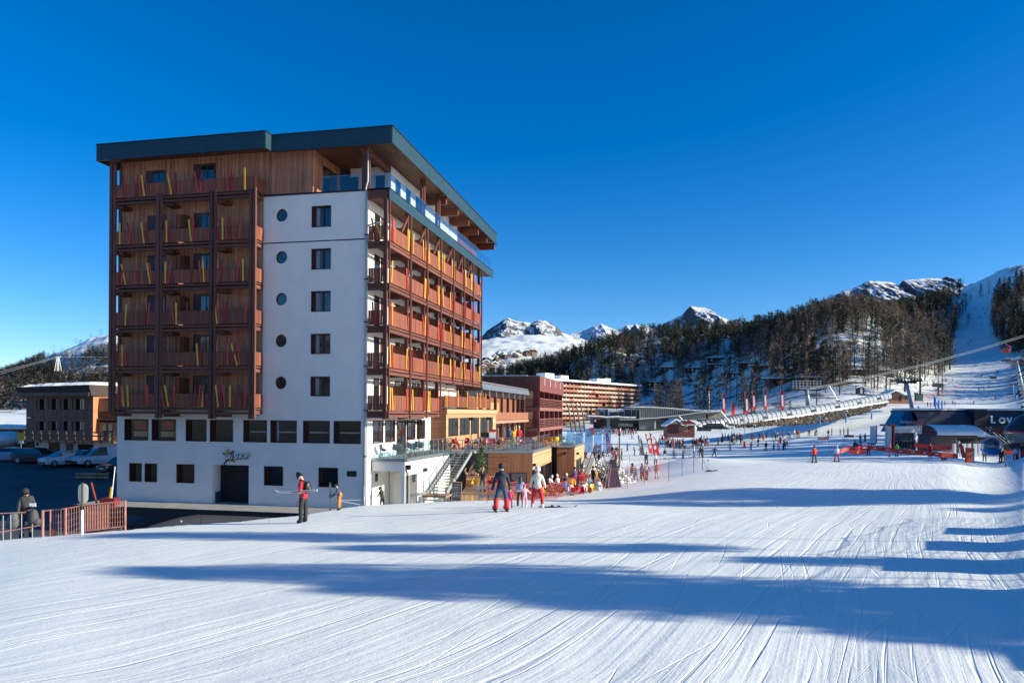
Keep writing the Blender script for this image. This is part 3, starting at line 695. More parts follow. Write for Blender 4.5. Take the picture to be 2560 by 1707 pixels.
    for a_, b2 in [((XL,YL),(XN,YL)),((XN,YL),(XN,YF)),((XN,YF),(XE,YF)),((XE,YF),(XE,YE)),((XL,YE),(XL,YL))]:
        tr.beam((*a_, ZT+.005), (*b2, ZT+.005), .13, .05); tr.beam((*a_, ZB-.012), (*b2, ZB-.012), .10, .02)
    tr.build('roof_edge_trim', M_dkmetal, RO)
    so = MB(); y0_ = YL+.05
    so.hexa([(XL+.05,YL+.05,21.98),(XN-.05,YL+.05,21.98),(XN-.05,.2,22.30),(XL+.05,.2,22.28),(XL+.05,YL+.05,22.1),(XN-.05,YL+.05,22.1),(XN-.05,.2,22.5),(XL+.05,.2,22.5)])
    so.hexa([(XN-.05,YF+.05,21.99),(XE-.05,YF+.05,21.99),(XE-.05,.2,22.22),(XN-.05,.2,22.26),(XN-.05,YF+.05,22.1),(XE-.05,YF+.05,22.1),(XE-.05,.2,22.5),(XN-.05,.2,22.5)])
    nb = 26; wd = (XE+3.6)/nb
    for i in range(nb): so.box(-3.6+i*wd, -3.6+(i+1)*wd-.012, .2, YE-.1, 22.20, 22.3)
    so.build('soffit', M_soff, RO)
    bm_ = MB(); bm_.box(-.42, -.05, .1, 12, 21.75, 22.19); bm_.box(-.55, .1, -.1, .4, 21.9, 22.2)
    bm_.build('roof_beam', M_beam, RO)
    for y in (10.7, 13.83, 17.0, 20.16, 23.26, 26.15):
        MB().box(-2.5, 1.68, y-.09, y+.09, 21.47, 22.12).build('roof_beam', M_beam, RO)
    MB().box(-.46, -.05, .12, .5, 19.5, 21.8).build('post', M_post, R); MB().box(.0, .07, .10, .16, 19.5, 22.1).build('post', M_post, R)
    for y in (6.91, 10.35):
        MB().box(.95, 1.12, y-.1, y+.1, 19.4, 22.19).build('post', M_post, R); MB().box(1.2, 1.28, y-.1, y-.02, 19.4, 22.19).build('post', M_post, R); MB().box(1.2, 1.28, y+.1, y+.18, 19.4, 22.19).build('post', M_post, R)
    # top terrace strip and glass
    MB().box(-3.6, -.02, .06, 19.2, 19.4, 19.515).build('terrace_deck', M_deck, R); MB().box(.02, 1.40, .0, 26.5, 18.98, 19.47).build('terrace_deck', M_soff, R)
    MB().box(0.05, 1.33, -.12, .1, 18.85, 19.42).build('terrace_beam', M_beam, R)
    fascia((1.45,-.15), (1.45,26.6), 8, 18.83, 19.47, R, 5, 'edge_panel'); MB().box(.02, 1.5, -.2, 26.62, 19.475, 19.51).build('edge_cap', M_dkmetal, R)
    MB().box(1.30, 1.44, -.17, -.12, 18.83, 19.45).build('edge_panel', M_dkmetal, R)
    def pane(x0, y0, x1, y1, z0, z1, par):
        m = MB(); m.beam((x0, y0, (z0+z1)/2), (x1, y1, (z0+z1)/2), .015, z1-z0); o = m.build('glass_pane', M_glass, par)
        e = MB(); e.beam((x0, y0, z1+.006), (x1, y1, z1+.006), .03, .012); e.build('glass_edge', M_steel, o); return o
    ys = [0.1+i*1.62 for i in range(17)]
    for i in range(16): pane(1.36, ys[i]+.02, 1.36, ys[i+1]-.02, 19.5, 20.5, R)
    for a_, b2 in [(-3.1,-1.6),(-1.58,-.5),(.15,1.34)]: pane(a_, .06, b2, .06, 19.52, 20.48, R)
    # penthouse doors, with terrace chairs added later
    for a_, b2 in ((-2.9,-2.33),(-1.07,-.44)): 
        d = MB(); d.box(a_, b2, 3.76, 3.83, 19.55, 21.6); d.build('terrace_door', M_dkmetal, R)
    for y in (4.6, 6.6, 8.6): MB().box(-.03, .03, y, y+.9, 19.55, 21.6).build('terrace_door', M_dkmetal, R)
    MB().box(-2.9, 1.0, 10.5, 26, 19.5, 19.9).build('terrace_kerb', M_rail, R)
    MB().box(-6, -.02, 10.4, 26, 19.5, 22.2).build('attic_cladding', M_rail, R)

    # ---------------- balconies along the sunny side
    PY = [-.12, 3.55, 6.93, 10.12, 13.32, 16.35, 19.24, 22.15]
    top_l = [6.97, 9.58, 12.16, 14.74, 17.30]
    for k, zt in enumerate(top_l):
        z = zt-.93; nb = 3 if k == 0 else 7
        for i in range(nb):
            ya, yb = PY[i]+.12, PY[i+1]-.06
            b = MB(); b.box(.02, 1.38, ya-.1, yb+.06, z-.12, z-.04); b.box(1.34, 1.46, ya-.1, yb+.06, z-.20, z-.10); b.box(1.36, 1.48, ya-.1, yb+.06, z-.46, z-.27)
            bal = b.build('balcony', M_beam, R)
            for yy in (ya+.05, yb-.15): MB().box(.0, 1.34, yy, yy+.14, z-.44, z-.13).build('joist', M_beam, bal)
            rl = MB(); rl.box(1.36, 1.44, ya, yb, zt-.05, zt); rl.box(1.37, 1.42, ya, yb, z+.02, z+.08); rl.build('rail', M_beam, bal)
            sl = MB(); y = ya+.01
            while y < yb-.1: sl.box(1.42, 1.445+.006*rnd.random(), y, y+.135, z, zt-.03); y += .152
            if i == 0:
                x = .1
                while x < 1.25: sl.box(x, x+.14, ya-.07, ya-.045, z+.02, zt-.03); x += .155
                s2 = MB(); s2.box(.05, 1.3, ya-.06, ya+.0, z-.22, z-.10); s2.box(.05, 1.3, ya-.06, ya+.0, z-.47, z-.26); s2.build('joist', M_beam, bal)
            tag(sl.build('railing_boards', M_rail, bal), kind='stuff')
            if i < 6 and not (k == 0 and i > 2):
                q = MB()
                for c_ in range(8): q.box(.08+c_*.155, .08+c_*.155+.145, yb-.02, yb+.03, z, z+1.62)
                q.build('partition', M_rail, bal)
            if i < 6:
                d = MB(); d.box(-.03, .02, ya+1.05, ya+1.95, z, z+2.02); dd = d.build('balcony_door', M_frame, bal)
                MB().box(.021, .03, ya+1.15, ya+1.85, z+.1, z+1.92).build('pane', M_pane, dd)
                w_ = MB(); w_.box(-.03, .02, ya+2.1, ya+2.75, z+.9, z+2.02); w_.build('side_window', M_frame, bal)
            # skis tied to the railing, in leaning clusters near both ends
            col = ['O','Y','O','R','Y']
            for end in (0, 1):
                if k == 0 and False: continue
                for c_ in range(rnd.choice([1, 2, 2, 3, 3]) if nb else 0):
                    yy = (ya+.15+.18*c_+.1*rnd.random()) if end == 0 else (yb-.25-.2*c_-.1*rnd.random())
                    o = link('decorative_ski', ski_mesh(.115)[rnd.choice(col)], bal, (1.475+.008*c_, yy, z+.02)); o.rotation_euler = (0, rnd.uniform(-.2, .2), pi/2)
            if i == 0 and k in (4, 2):
                for (xx, tl, cc) in (((.55, -.19, 'R'), (.95, -.34, 'Y')) if k == 4 else ((.45, -.05, 'R'), (.62, .13, 'R'))):
                    o = link('decorative_ski', ski_mesh(.115)[cc], bal, (xx, ya-.09, z+.02)); o.rotation_euler = (0, tl, 0)
            if k == 4 and i < 6:
                g = MB(); g.beam((1.25, yb, z+2.2), (1.25, yb-1.0, z+1.1), .12, .16); g.build('brace', M_post, bal)
    for i, y in enumerate(PY):
        b0 = 5.5 if i < 4 else 8.2
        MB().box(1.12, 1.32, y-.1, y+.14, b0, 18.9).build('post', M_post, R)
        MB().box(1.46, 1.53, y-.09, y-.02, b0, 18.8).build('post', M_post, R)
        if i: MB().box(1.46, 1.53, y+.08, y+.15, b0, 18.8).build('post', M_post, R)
    # restaurant floor under the balconies: windows and door beside the terrace
    for (ya, yb, z0) in ((.97,2.7,3.95),(3.0,4.8,3.95),(5.06,6.85,3.06),(7.02,8.86,3.95),(9.1,11.0,3.95)):
        f = MB(); t = .09; f.box(-.02, .03, ya, yb, z0, z0+t); f.box(-.02, .03, ya, yb, 5.38-t, 5.38); f.box(-.02, .03, ya, ya+t, z0+t, 5.38-t); f.box(-.02, .03, yb-t*1.5, yb, z0+t, 5.38-t); f.box(-.02, .04, (ya+yb)/2+.1, (ya+yb)/2+.18, z0, 5.38)
        o = f.build('restaurant_window', M_frame, R); MB().box(.0, .012, ya+t, yb-t, z0+t, 5.3).build('pane', M_pane, o)
    dr = MB(); dr.box(.05, 1.0, 6.9, 6.95, 3.5, 3.58); dr.box(.05, 1.0, 6.9, 6.95, 5.2, 5.3); dr.box(.05, .13, 6.9, 6.95, 3.5, 5.3); dr.box(.92, 1.0, 6.9, 6.95, 3.5, 5.3)
    dr.build('open_window', M_black, R)
    sp = MB(); sp.box(.3, .62, 4.5, 4.8, 5.45, 5.62); sp.build('spotlight', M_black, R)
    # wood clad restaurant extension
    EX, EY0, EY1 = 1.24, 12.39, 29.0
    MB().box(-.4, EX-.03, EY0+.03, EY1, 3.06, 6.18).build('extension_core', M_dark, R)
    b = MB(); z = 3.07
    while z < 6.15: b.box(-.4, EX, EY0, EY0+.03, z, z+.135); z += .145
    b.build('extension_boards', M_midwood, R, kind='stuff')
    MB().box(-.35, EX+.05, EY0-.06, EY1+.4, 6.19, 6.27).build('extension_roof', M_dkmetal, R)
    b = MB()
    for z in (5.8, 5.93, 6.06): b.box(EX-.03, EX+.10, EY0, EY1+.35, z, z+.122)
    b.build('fascia_board', M_light, R)
    b = MB(); wy = [(12.93,15.77),(16.1,19.3),(19.8,22.44),(22.85,25.74),(26.1,27.75)]
    for z in (5.50, 5.64): b.box(EX-.03, EX+.01, EY0, EY1, z, z+.13)
    for z in (3.07, 3.21, 3.35, 3.49, 3.63, 3.77, 3.91): b.box(EX-.03, EX+.01, EY0, EY1, z, z+.13)
    b.box(EX-.03, EX+.012, EY0, 12.93, 4.05, 5.5)
    for i in range(4): b.box(EX-.03, EX+.012, wy[i][1], wy[i+1][0], 4.05, 5.5)
    b.box(EX-.03, EX+.012, 27.75, EY1, 4.05, 5.5)
    b.build('extension_wall', M_light, R)
    for ya, yb in wy:
        f = MB(); f.box(EX-.12, EX-.04, ya, yb, 4.06, 5.49); o = f.build('restaurant_window', M_pane, R)
        q = MB(); q.box(EX-.06, EX-.0, (ya+yb)/2-.05, (ya+yb)/2+.05, 4.06, 5.49); q.box(EX-.06, EX-.005, ya, ya+.06, 4.06, 5.49); q.box(EX-.06, EX-.005, ya, yb, 4.06, 4.12); q.build('mullion', M_black, o)
    # balcony railing standing on the extension
    b = MB(); y = 12.9
    while y < 28: b.box(.93, .96+.006*rnd.random(), y, y+.135, 6.36, 7.22); y += .152
    o = MB().box(.9, .95, 12.9, 28.1, 7.2, 7.26).build('roof_terrace_rail', M_beam, R); tag(b.build('railing_boards', M_rail, o), kind='stuff')
    q = MB(); x = -.2
    while x < .9: q.box(x, x+.14, 12.86, 12.89, 6.3, 7.22); x += .15
    tag(q.build('railing_boards', M_rail, o), kind='stuff')
    for yy, cc, tl in [(13.4,'Y',-.05),(13.8,'O',.06),(16.1,'O',-.03),(16.5,'Y',.02),(19.4,'Y',.02),(19.8,'R',-.04),(22.6,'Y',.1),(23.5,'O',.02),(23.9,'Y',.05),(25.0,'O',.03),(25.9,'Y',.0),(27.6,'O',.07)]:
        o2 = link('decorative_ski', ski_mesh(.13)[cc], o, (.99, yy, 6.38)); o2.rotation_euler = (0, tl, pi/2)
    for y in (13.5, 16.6, 19.6):
        c_ = MB(); c_.tube([(.2, y, 8.4), (.9, y+2.2, 6.9)], .02, 5); c_.build('stay_rod', M_steel, R)
    return R
HOTEL = hotel()

# illuminated-letter style sign, screwed to the wall but a sign of its own
def ski_sign():
    p = B(-9.65, -.03, 2.62); t = thing('shop_sign', 'cartoon SKI SHOP sign with crossed skis and yellow figure on white wall', 'sign', p, -TH)
    b = MB()
    b.beam((-.02, -.03, -.10), (.66, -.03, .80), .09, .03, up=(0,1,0)); b.build('crossed_ski', mat('maroon_paint', (.10,.015,.02)), t)
    b = MB(); b.beam((-.12, -.04, .66), (.74, -.04, .10), .08, .03, up=(0,1,0)); b.build('crossed_ski', mat('brown_orange_paint', (.22,.10,.03)), t)
    b = MB(); b.ell((.27, -.05, .80), (.085, .03, .10)); b.ell((.28, -.05, .6), (.15, .03, .17)); b.build('yellow_figure', mat('ochre_paint', (.42,.28,.04)), t, smooth=True)
    b = MB(); b.tube([(.2,-.06,.10),(.4,-.06,.16),(.6,-.06,.15),(.75,-.06,.07)], .035, 6); b.build('yellow_scarf', mat('ochre_paint', (.42,.28,.04)), t)
    text('SKi SHOP', .42, .012, M_black, t, (.09, -.06, .22), (pi/2, radians(-4), 0), shear=.22, bold=.035, spacing=.95)
    text('SKi SHOP', .42, .02, M_whitep, t, (.075, -.085, .235), (pi/2, radians(-4), 0), shear=.22, bold=.004, spacing=.95)
ski_sign()
# ---------------------------------------------------------------- terrace in front of the hotel
def terrace():
    R = thing('restaurant_terrace', 'raised restaurant terrace with glass balustrade over brown wood walls', 'terrace', CW, -TH)
    Z = 3.05
    slab = [(.02,.78),(2.28,.73),(2.45,10.5),(3.75,11.0),(3.95,11.55),(7.99,12.62),(7.84,23.0),(8.4,22.6),(9.87,22.94),(9.87,30.5),(.02,34),(.02,12)]
    MB().prism(slab, Z-.16, Z-.03, 0).build('slab', M_conc, R)
    ins = [(.03,.85),(2.2,.8),(2.38,10.6),(3.7,11.1),(3.9,11.65),(7.9,12.7),(7.78,22.9),(9.8,23.05),(9.8,30.4),(.03,33.9)]
    MB().prism(ins, Z-.025, Z).build('floor_tiles', mat('terrace_tiles', (.24,.25,.24), var=.2, scale=2), R)
    cap = MB()
    ed = [(.02,.78),(2.28,.73),(2.45,10.5),(3.75,11.0),(3.95,11.55),(7.99,12.62),(7.84,23.0),(8.4,22.6),(9.87,22.94),(9.87,30.5)]
    for a, b in zip(ed, ed[1:]):
        if a == (2.45,10.5) or a == (3.75,11.0): continue
        cap.beam((*a, Z-.06), (*b, Z-.06), .16, .17)
    cap.build('edge_capping', M_zinc, R)
    # white front wall and covered passage
    wmb = MB(); wmb.box(.05, 2.2, .80, 1.0, 2.28, Z-.17); wmb.box(1.95, 2.2, .80, 1.02, -.8, 2.28)
    wmb.box(1.95, 2.2, 1.02, 3.3, 2.0, Z-.17); wmb.box(2.0, 2.2, 3.3, 10.4, -.8, Z-.17); wmb.box(.04, 2.0, 3.8, 4.0, -.8, Z-.17); wmb.box(2.05, 2.25, 2.95, 3.3, -.8, 2.0)
    wmb.box(.05, 1.95, 1.0, 3.8, 2.28, 2.4)
    wmb.build('white_wall', M_white, R)
    for p, q in (((.0,.02),(0,0)),): pass
    g = MB(); g.box(.03, .05, 1.4, 1.75, 1.55, 2.05); g.build('vent_grille', M_black, R)
    g = MB(); g.box(2.19, 2.215, 2.2, 2.7, 1.5, 1.98); g.build('vent_grille', M_black, R)
    d = MB(); d.tube([(2.30,.95,-.6),(2.30,.95,2.15),(2.2,1.0,2.4)], .05, 8); d.box(2.22,2.5,.85,1.1,2.4,2.68); d.build('rainwater_pipe', M_dkmetal, R)
    d = MB(); d.tube([(2.42,.92,-.6),(2.42,.92,2.15),(2.35,.95,2.4)], .035, 8); d.build('rainwater_pipe', M_galv, R)
    l = MB(); l.box(2.22, 2.4, 4.2, 4.6, 2.02, 2.25); l.build('wall_lamp', M_black, R)
    # timber walls of the lower bar
    def wall_boards(a, b, z0, z1, m, horiz, name='wall_boards'):
        a, b = Vector((*a, 0)), Vector((*b, 0)); d = b-a; L_ = d.length; d.normalize(); n = Vector((d.y, -d.x, 0)); M = MB()
        if horiz:
            z = z0
            while z < z1-.05: M.beam(a+Vector((0,0,z+.07)), b+Vector((0,0,z+.07)), .04, .132); z += .14
        else:
            k = int(L_/.14)
            for i in range(k): p = a+d*(L_*(i+.5)/k); M.beam(p+Vector((0,0,z0)), p+Vector((0,0,z1)), .035, L_/k-.01, up=d)
        return tag(M.build(name, m, R), kind='stuff')
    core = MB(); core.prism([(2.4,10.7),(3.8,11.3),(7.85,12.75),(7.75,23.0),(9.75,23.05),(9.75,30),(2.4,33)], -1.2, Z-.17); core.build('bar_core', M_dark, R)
    a0, a1 = Vector((3.3,11.25)), Vector((7.96,12.58)); mid = a0.lerp(a1, .62)
    wall_boards(a0, mid, -.6, Z-.17, M_midwood, True); wall_boards(mid, a1, -.6, Z-.17, M_midwoodv, False)
    wall_boards((7.99,12.62), (7.84,23.0), 1.62, Z-.17, M_light, True)
    wall_boards((8.35,22.65), (9.87,22.96), -1, Z-.17, M_midwoodv, False)
    wall_boards((9.87,22.96), (9.87,24.2), -1, Z-.17, M_light, True); wall_boards((9.87,24.2), (9.87,30.2), 1.7, Z-.17, M_light, True); wall_boards((9.87,28.2), (9.87,30.2), -1, 1.6, M_light, True)
    f = MB()
    for i in range(5): y = 13.4+i*2.1; f.box(7.93, 8.0, y, y+.14, -1, 1.6)
    f.build('door_frames', M_frame, R, kind='stuff')
    MB().box(7.88, 7.91, 12.8, 22.6, -1, 1.6).build('glass_front', M_pane, R); MB().box(9.80, 9.83, 24.2, 28.2, -1, 1.68).build('glass_front', M_pane, R)
    f = MB()
    for y in (24.2, 25.3, 26.7, 28.1): f.box(9.82, 9.88, y, y+.1, -1, 1.68)
    f.build('door_frames', M_frame, R, kind='stuff')
    for (x, y, z) in ((8.05,12.9,1.9),(9.95,24.4,2.2),(9.0,22.75,2.3)): MB().box(x-.02, x+.18, y-.25, y+.1, z, z+.2).build('wall_lamp', M_black, R)
    # menu screen in the wall
    n_ = (a1-a0).normalized(); nn = Vector((n_.y, -n_.x)); q0 = mid+n_*.15+nn*.06; q1 = a1-n_*.35+nn*.06
    s = MB(); s.beam((*q0, .35), (*q1, .35), .05, 2.2); s.build('bar_window_frame', M_frame, R); s = MB(); s.beam((*(q0+nn*.04+n_*.15), .4), (*(q1+nn*.04-n_*.1), .4), .03, 1.95); s.build('bar_window_pane', M_pane, R)
    # glass balustrade
    gl = [((.1,.95),(2.2,.90),2),((2.22,.95),(2.38,10.2),9),((3.98,11.7),(7.85,12.75),3),((7.85,12.8),(7.75,22.8),5),((8.4,22.8),(9.75,23.1),1),((9.75,23.1),(9.75,30.3),4)]
    for a, b, n in gl:
        a, b = Vector((*a, 0)), Vector((*b, 0))
        for i in range(n):
            p, q = a.lerp(b, (i+.02)/n), a.lerp(b, (i+.98)/n); m = MB(); m.beam(p+Vector((0,0,Z+.52)), q+Vector((0,0,Z+.52)), .014, .98); o = m.build('glass_pane', M_glass, R)
            e = MB(); e.beam(p+Vector((0,0,Z+1.02)), q+Vector((0,0,Z+1.02)), .03, .015); e.tube([p+Vector((0,0,Z)), p+Vector((0,0,Z+1.0))], .013, 5); e.build('glass_edge', M_steel, o)
    return R
terrace()

def stairs():
    t = thing('steel_staircase', 'galvanised steel staircase from the snow up to the terrace', 'staircase', CW, -TH)
    x0, x1, y0, y1, z0, z1 = 2.55, 3.75, 4.6, 10.7, .6, 3.03; n = 15
    treads = MB()
    for i in range(n):
        y = y0+(y1-y0)*i/n; z = z0+(z1-z0)*(i+1)/n
        MB().box(x0+.05, x1-.05, y, y+.30, z-.055, z).build('tread', M_galv, t)
    for x in (x0, x1): s = MB(); s.hexa([(x-.03,y0-.1,z0-.15),(x+.03,y0-.1,z0-.15),(x+.03,y1,z1-.2),(x-.03,y1,z1-.2),(x-.03,y0-.1,z0+.12),(x+.03,y0-.1,z0+.12),(x+.03,y1,z1+.06),(x-.03,y1,z1+.06)]); s.build('stringer', M_galv, t)
    MB().box(2.5, 4.1, 3.2, 4.6, .45, .58).build('landing', M_deck, t)
    for i in range(3): MB().box(2.6, 3.9, 2.9-.32*i, 3.2-.32*i, .28-.18*i, .34-.18*i).build('tread', M_galv, t)
    r = MB(); pts = [(2.58,1.9,.7),(2.58,3.2,1.45),(2.58,4.4,1.55),(2.58,10.6,4.1),(2.58,10.7,4.0)]
    r.tube(pts, .022, 6); r.tube([(p[0],p[1],p[2]-.35) for p in pts[1:-1]], .012, 5); r.tube([(p[0],p[1],p[2]-.65) for p in pts[1:-1]], .012, 5)
    r.build('handrail', M_dkmetal, t)
    for y, za, zb in ((1.95,-.3,.72),(3.2,.1,1.45),(4.4,.5,1.55),(6.0,1.15,2.2),(7.6,1.8,2.85),(9.2,2.4,3.5),(10.65,3.0,4.1)): MB().tube([(2.58,y,za),(2.58,y,zb)], .022, 6).build('baluster', M_dkmetal, t)
    r = MB(); r.tube([(3.78,3.2,1.3),(3.78,4.4,1.6),(3.78,10.6,4.1)], .018, 6); r.build('handrail', M_steel, t)
    for a, b in ((4.4,6.4),(6.45,8.5),(8.55,10.6)):
        f = lambda y: z0+(y-y0)*(z1-z0)/(y1-y0)
        g = MB(); g.hexa([(3.74,a,f(a)+.1),(3.755,a,f(a)+.1),(3.755,b,f(b)+.1),(3.74,b,f(b)+.1),(3.74,a,f(a)+.92),(3.755,a,f(a)+.92),(3.755,b,f(b)+.92),(3.74,b,f(b)+.92)]); g.build('glass_pane', M_glass, t)
    g = MB(); g.box(3.55,3.565,2.3,3.3,.1,1.2); g.build('glass_pane', M_glass, t)
stairs()

def tiers():
    t = thing('wooden_seating_steps', 'pale pine seating steps beside the steel staircase', 'wooden steps', (0,0,0))
    def tier(x0, x1, y0, y1, z0, z1):
        b = MB(); x = x0; 
        while x < x1-.05: b.box(x, x+.135, y0, y0+.04, z0, z1-.045); x += .142
        o = MB().box(x0, x1, y0-.03, y1, z1-.045, z1).build('step_top', M_deck, t); tag(b.build('riser_boards', M_lightv, o), kind='stuff')
    tier(-3.35, .6, 49.0, 54.2, -.45, .55); tier(-3.35, -.2, 54.2, 56.3, .56, 1.22)
    MB().box(-3.3, -2.7, 53.1, 54.1, .56, 1.0).build('step_block', M_midwood, t)
    for q in ((-2.9,50.2,.3),(-2.0,50.6,-.2)):
        pass
tiers()
def patio():
    b = MB(); 
    for i in range(48): x = .62+i*.16; b.box(x, x+.15, 49.2+max(0, x-4.6)*3.2, 71, -.52, -.36)
    b.build('patio_deck', M_deck, kind='structure')
    for k in range(3):
        b = MB(); b.box(7.2, 10.6, 56+3.2*k, 59.1+3.2*k, -.36, -.36+.01+.0*k)
patio()

# driftwood pile, fir tree, boards, rack
def small_stuff():
    t = thing('driftwood_pile', 'pile of knotted pale driftwood on the wooden steps', 'driftwood', (-2.9, 55.3, 1.22)); r = random.Random(4)
    for i in range(15):
        a = Vector((r.uniform(-.55,.75), r.uniform(-.3,.3), .06)); L_ = r.uniform(.4,1.0); an = r.uniform(0,2*pi); el = r.uniform(.0,.9); p = [a]
        zt = max(.15, 1.25-1.2*abs(a.x+.25))
        for k in range(4): p.append(p[-1]+Vector((cos(an)*cos(el), sin(an)*cos(el)*.4, sin(el)*zt))*L_/3+Vector((r.uniform(-.1,.1),0,r.uniform(-.06,.1))))
        MB().tube(p, [.09,.08,.09,.06,.03], 7).build('driftwood_branch', mat('driftwood', (.50,.33,.22), var=.35, scale=6, bump=.6), t, smooth=True)
    # chalk board
    p = B(4.95, 2.7, .18); t = thing('chalk_menu_board', 'tall black chalk menu board with wooden frame by stairs', 'menu board', p, -TH+.1)
    f = MB(); f.box(-.32,-.27,0,.03,.1,1.38); f.box(.27,.32,0,.03,.1,1.38); f.box(-.32,.32,0,.03,1.33,1.38); f.build('frame', M_lightv, t).rotation_euler = (-.12,0,0)
    o = MB().box(-.27,.27,.005,.02,.12,1.33).build('slate', mat('slate', (.02,.028,.035)), t); o.rotation_euler = (-.12,0,0)
    for s in (-1,1): MB().beam((s*.28,.45,.0),(s*.28,.17,1.33),.04,.03).build('leg', M_midwoodv, t)
    rr = random.Random(8); ch = mat('chalk', (.75,.76,.76)); b = MB(); z = 1.24
    while z > .3:
        x = -.22+rr.uniform(0,.05)
        while x < .2: w_ = rr.uniform(.02,.07); hh = rr.uniform(.012,.035); b.box(x, min(x+w_,.24), -.002, .004, z-hh/2, z+hh/2); x += w_+rr.uniform(.012,.05)
        z -= rr.uniform(.065,.1)
    q = b.build('chalk_writing', ch, t, kind='stuff'); q.rotation_euler = (-.12,0,0)
    b = MB()
    for i in range(6): b.beam((-.25+i*.09,-.004,.12),(-.2+i*.09,-.004,.22),.01,.018,up=(0,1,0))
    q = b.build('chalk_stripes', ch, t, kind='stuff'); q.rotation_euler = (-.12,0,0)
    # ski rack
    p = G(1205, 44.5); t = thing('ski_rack', 'grey steel ski rack with notched bar in front of wooden steps', 'ski rack', (X_(1205,44.5), 44.5, gz(X_(1205,44.5),44.5)), 0)
    x0, x1 = -.55, 1.6; b = MB(); b.box(x0, x1, -.04, .04, .72, .80)
    b.build('top_bar', M_galv, t)
    for i in range(17): x = x0+.06+i*.128; MB().beam((x, 0, .79), (x+.05, -.02, .93), .05, .03).build('notch', M_galv, t)
    for x in (-.15, 1.3): MB().box(x-.04, x+.04, -.03, .03, -.4, .72).build('leg', M_galv, t)
    MB().box(-.1, 1.3, -.02, .02, .2, .36).build('lower_bar', M_galv, t)
    # small shelf counter by the passage
    p = B(2.55, 1.9, -.2); t = thing('boot_scraper_counter', 'small slanted steel counter on legs beside the staircase foot', 'steel counter', p, -TH)
    s = MB(); s.hexa([(-.45,-.4,.85),(.55,-.3,.98),(.55,.3,1.05),(-.45,.3,.92),(-.45,-.4,.9),(.55,-.3,1.03),(.55,.3,1.1),(-.45,.3,.97)]); s.build('shelf', M_galv, t)
    for x, y in ((-.2,-.3),(.45,-.25)): MB().tube([(x,y,-.3),(x,y,.92)], .025, 6).build('leg', M_galv, t)
    MB().beam((-.2,-.3,.2),(.45,-.25,.35),.03,.12).build('brace', M_galv, t)
    # potted fir on the upper step
    t = thing('fir_tree', 'freshly cut green fir tree standing against the brown wall', 'fir tree', (-2.25, 54.9, 1.22)); r = random.Random(2)
    MB().tube([(0,0,0),(0,0,2.2)], [.05,.012], 6).build('trunk', M_bark, t)
    b = MB()
    for i in range(170):
        z = r.uniform(.25, 2.15); R_ = .62*(1-(z/2.25)**1.3)+.06; an = r.uniform(0, 2*pi); d = Vector((cos(an), sin(an), r.uniform(.1,.45))); L_ = R_*r.uniform(.6,1.1)
        for k in range(5):
            c = Vector((0,0,z))+d*L_*(.35+.16*k); q = Vector((r.uniform(-1,1), r.uniform(-1,1), r.uniform(-.3,.9))).normalized()*.13; s_ = d.cross(q).normalized()*.03
            b.add([c-s_, c+s_, c+q], [(0,1,2)])
    b.build('crown', M_xmas, t)
small_stuff()

# ---------------------------------------------------------------- neighbouring buildings
def recessed(par, org, ux, w_, h_, deep, z, curtain=None, frame=None):
    """window set into a wall plane: org start point, ux unit vector along wall"""
    pass
def hall():
    R = thing('timber_hall', 'open fronted timber hall with grey metal roof edge behind the hotel', 'hall', B(-.5, 30.5), -TH)
    X0 = 0
    MB().box(-9, -1.6, 0, 24.5, -1, 8.3).build('wall', M_midwoodv, R)
    MB().box(-9, .06, -.6, 24.6, 8.25, 9.0).build('roof', M_soff, R)
    for i in range(6): y0, y1 = -.6+i*4.2, 3.58+i*4.2; MB().hexa([(.0,y0,8.3),(.2,y0,8.3),(.2,y1,8.3),(.0,y1,8.3),(-.2,y0,9.12),(.0,y0,9.12),(.0,y1,9.12),(-.2,y1,9.12)]).build('roof_edge_panel', M_zinc, R)
    s = MB(); r = random.Random(6); n = 24
    vs = [(-6+5.6*u, 6+10*v, 9.0+.45*sin(pi*u)**.5*sin(pi*v)**.5+.04*r.random()) for u in [i/n for i in range(n+1)] for v in [j/n for j in range(n+1)]]
    s.add(vs, [(i*(n+1)+j, (i+1)*(n+1)+j, (i+1)*(n+1)+j+1, i*(n+1)+j+1) for i in range(n) for j in range(n)]); s.build('roof_snow', M_snow2, R, smooth=True)
    for i in range(8): y = -.2+i*3.25; MB().box(-.35, -.05, y, y+.25, -1, 8.25).build('column', M_post, R); MB().box(-1.6, -.05, y-.05, y+.3, 7.7, 8.2).build('rafter', M_whitep if False else M_galv, R)
    for i in range(6): y0 = 1.2+i*3.9; MB().box(-.02, .05, y0, y0+3.84, 5.1, 5.98).build('railing_panel', M_redlight if False else mat('salmon_wood', (.27,.10,.05), var=.2, stretch=(3,3,.4)), R)
    MB().box(-1.6, .1, .8, 24.6, 4.75, 5.05).build('floor_edge', mat('pale_salmon_wood', (.38,.20,.13), var=.15), R)
    MB().box(-1.62, -1.55, 3, 14, 6.1, 7.1).build('honey_panel', mat('honey_wood', (.55,.30,.13), var=.15), R)  # honey-toned panel along the back wall
    for i in range(7): y = 1.2+i*3.25; MB().box(-1.59, -1.54, y, y+2.5, .5, 4.3).build('window', M_pane, R)
hall()
